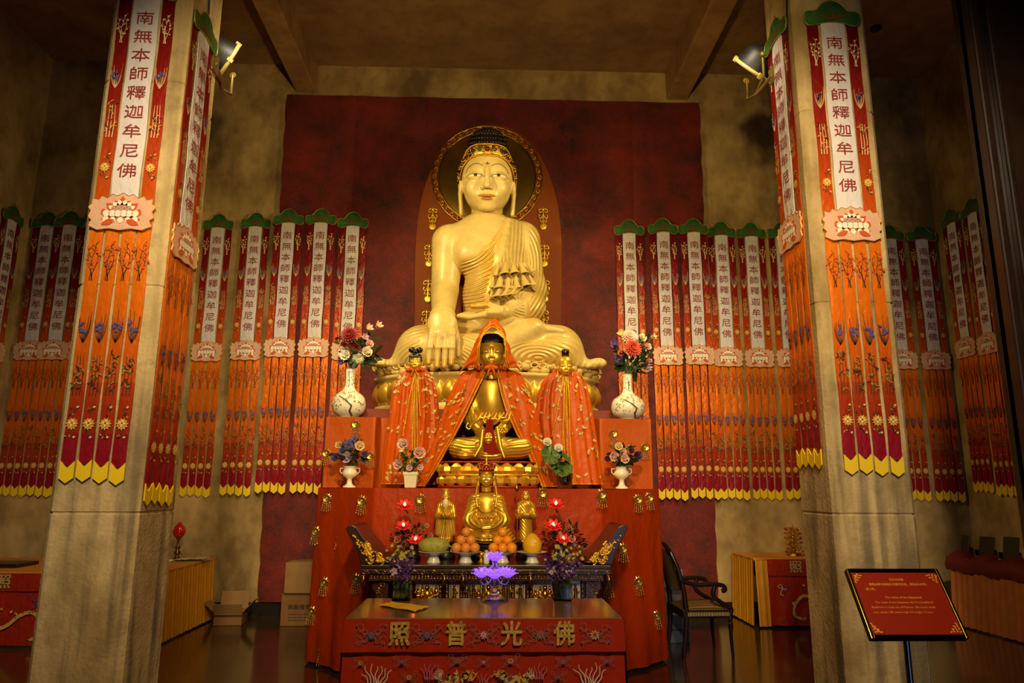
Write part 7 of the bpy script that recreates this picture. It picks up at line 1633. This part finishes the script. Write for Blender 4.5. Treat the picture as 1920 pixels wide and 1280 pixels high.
line('The statue of the Sakyamuni (the first Buddha of', -.128 * k_, .505, .0125 * k_, 'LEFT'); line('Buddhism) is made out of Myanmar (Burmese) white', -.15 * k_, .435, .0125 * k_, 'LEFT'); line('jade, stands 3.87 meters high and weighs 11 tons.', -.15 * k_, .365, .0125 * k_, 'LEFT')
MB().merge(tg, MS).build('lettering', M_nt, sg_)
cg_ = MB()
for sx_ in (-1, 1):
    for sz_ in (0, 1):
        cx, cz = sx_ * (wn / 2 - .024), (.028 if sz_ == 0 else LN - .03); dz = 1 if sz_ == 0 else -1
        for k in range(4):
            for m_ in range(4 - k): leafshape(cg_, cx - sx_ * k * .0105, cz + dz * m_ * .0105, k * 1.1 + m_ * .8, .0105, .006, yt, 0); disc(cg_, cx - sx_ * k * .0105, cz + dz * m_ * .0105, .0028, yt - .0002, 0, 6)
MB().merge(cg_, MS).build('corner_filigree', M_nt, sg_)
MB().tube([(0, .02, 0.02), (0, .02, (pbm.z + ptp.z) / 2 - .03)], .0125, 16).build('pole', mat('pole_steel', '8a8f9a', .18, metal=1.0), sg_); MB().lathe([(.16, 0), (.16, .012), (.05, .022), (.02, .03)], (0, .02, 0), 32).build('foot_plate', mat('pole_steel', '8a8f9a', .18, metal=1.0), sg_); MB().box((0, .03, (pbm.z + ptp.z) / 2 - .02), (.06, .04, .05)).build('bracket', M_stand, sg_)
# ---------------------------------------------------------------- floodlights on the columns
M_fl = mat('flood_housing', '14120e', .5); M_lens = mat('flood_lens', 'f0d890', .2, emit='ffd070', estr=2.0); M_frm = mat('flood_rim', 'd8c078', .35, metal=.2)
def floodlight(u, v, Y, aim, label, cx_, sgn):
    o = P(u, v, Y); th_ = thing('floodlight', label, 'lamp', o); d_ = (CM3 @ Vector(aim)).normalized(); R = d_.to_track_quat('Z', 'X').to_matrix().to_4x4()
    def q_(mb): return MB().merge(mb, R)
    q_(MB().lathe([(.03, -.2), (.12, -.19), (.17, -.13), (.185, -.05), (.2, 0), (.2, .02)], (0, 0, 0), 28)).build('housing', M_fl, th_)
    q_(MB().lathe([(.2, 0), (.215, .005), (.215, .03), (.19, .035), (.19, .02)], (0, 0, 0), 28, cap=False)).build('rim', M_frm, th_)
    q_(MB().lathe([(.001, .022), (.1, .022), (.19, .018)], (0, 0, 0), 28, cap=False)).build('lens', M_lens, th_)
    g = MB()
    for k in range(4): a = k * PI / 2 + .4; g.box((.205 * math.cos(a), .205 * math.sin(a), .015), (.03, .03, .05), RZ(a).to_3x3())
    q_(g).build('rim_clip', M_frm, th_)
    xc = (cx_ - o.x); g = MB(); g.tube([(0, .21, 0), (0, .21, -.2), (0, .0, -.27), (0, -.21, -.2), (0, -.21, 0)], .014, 8); xc += sgn * .014; yc = (5.52 if sgn > 0 else 5.7) - Y; g.tube([(0, 0, -.27), (xc * .5, yc * .3, -.27), (xc, yc, -.27)], .018, 8); g.box((xc, yc, -.27), (.02, .12, .16)); g.build('bracket', mat('bracket_metal', '8a7440', .4, metal=.6), th_)
    for s in (-1, 1): MB().lathe([(.03, 0), (.03, .02), (.012, .03)], (0, 0, 0), 12, M=RX(PI / 2 * -s)).build('knob', mat('bracket_metal', '8a7440', .4, metal=.6), th_, 0, (0, s * .21, 0))
    return o
floodlight(421, 116, 5.92, (.83, -.56, -.62), 'black round floodlight bracketed to the left column', COLL['x1'], 1)
floodlight(1414, 128, 6.02, (-.55, -.83, -.58), 'black round floodlight bracketed to the right column', COLR['x0'], -1)
for ps, lab, X in (([(402, 18), (398, 45), (404, 80), (400, 96)], 'thin dark cable running down the left column to its floodlight', COLL['x1'] + .01), ([(1446, 30), (1440, 60), (1438, 95), (1440, 130)], 'thin dark cable running down the right column to its floodlight', COLR['x0'] - .01)):
    g = MB(); pts = [PX(u, v, X) for u, v in ps]; pts = [Vector((X, 5.3 + .02 * i, p.z)) for i, p in enumerate(pts)]; g.tube(smooth_path(pts, 6), .008, 6); tag(g.build('cable', M_stand), lab, 'cable')
o = PZ(1642, 55, CEILZ - .03); th_ = thing('ceiling_sensor', 'small round dark sensor on the ceiling right of the right column', 'sensor', o); MB().lathe([(.07, .03), (.07, 0), (.05, -.02), (.001, -.03)], (0, 0, 0), 20).build('sensor_body', M_stand, th_)
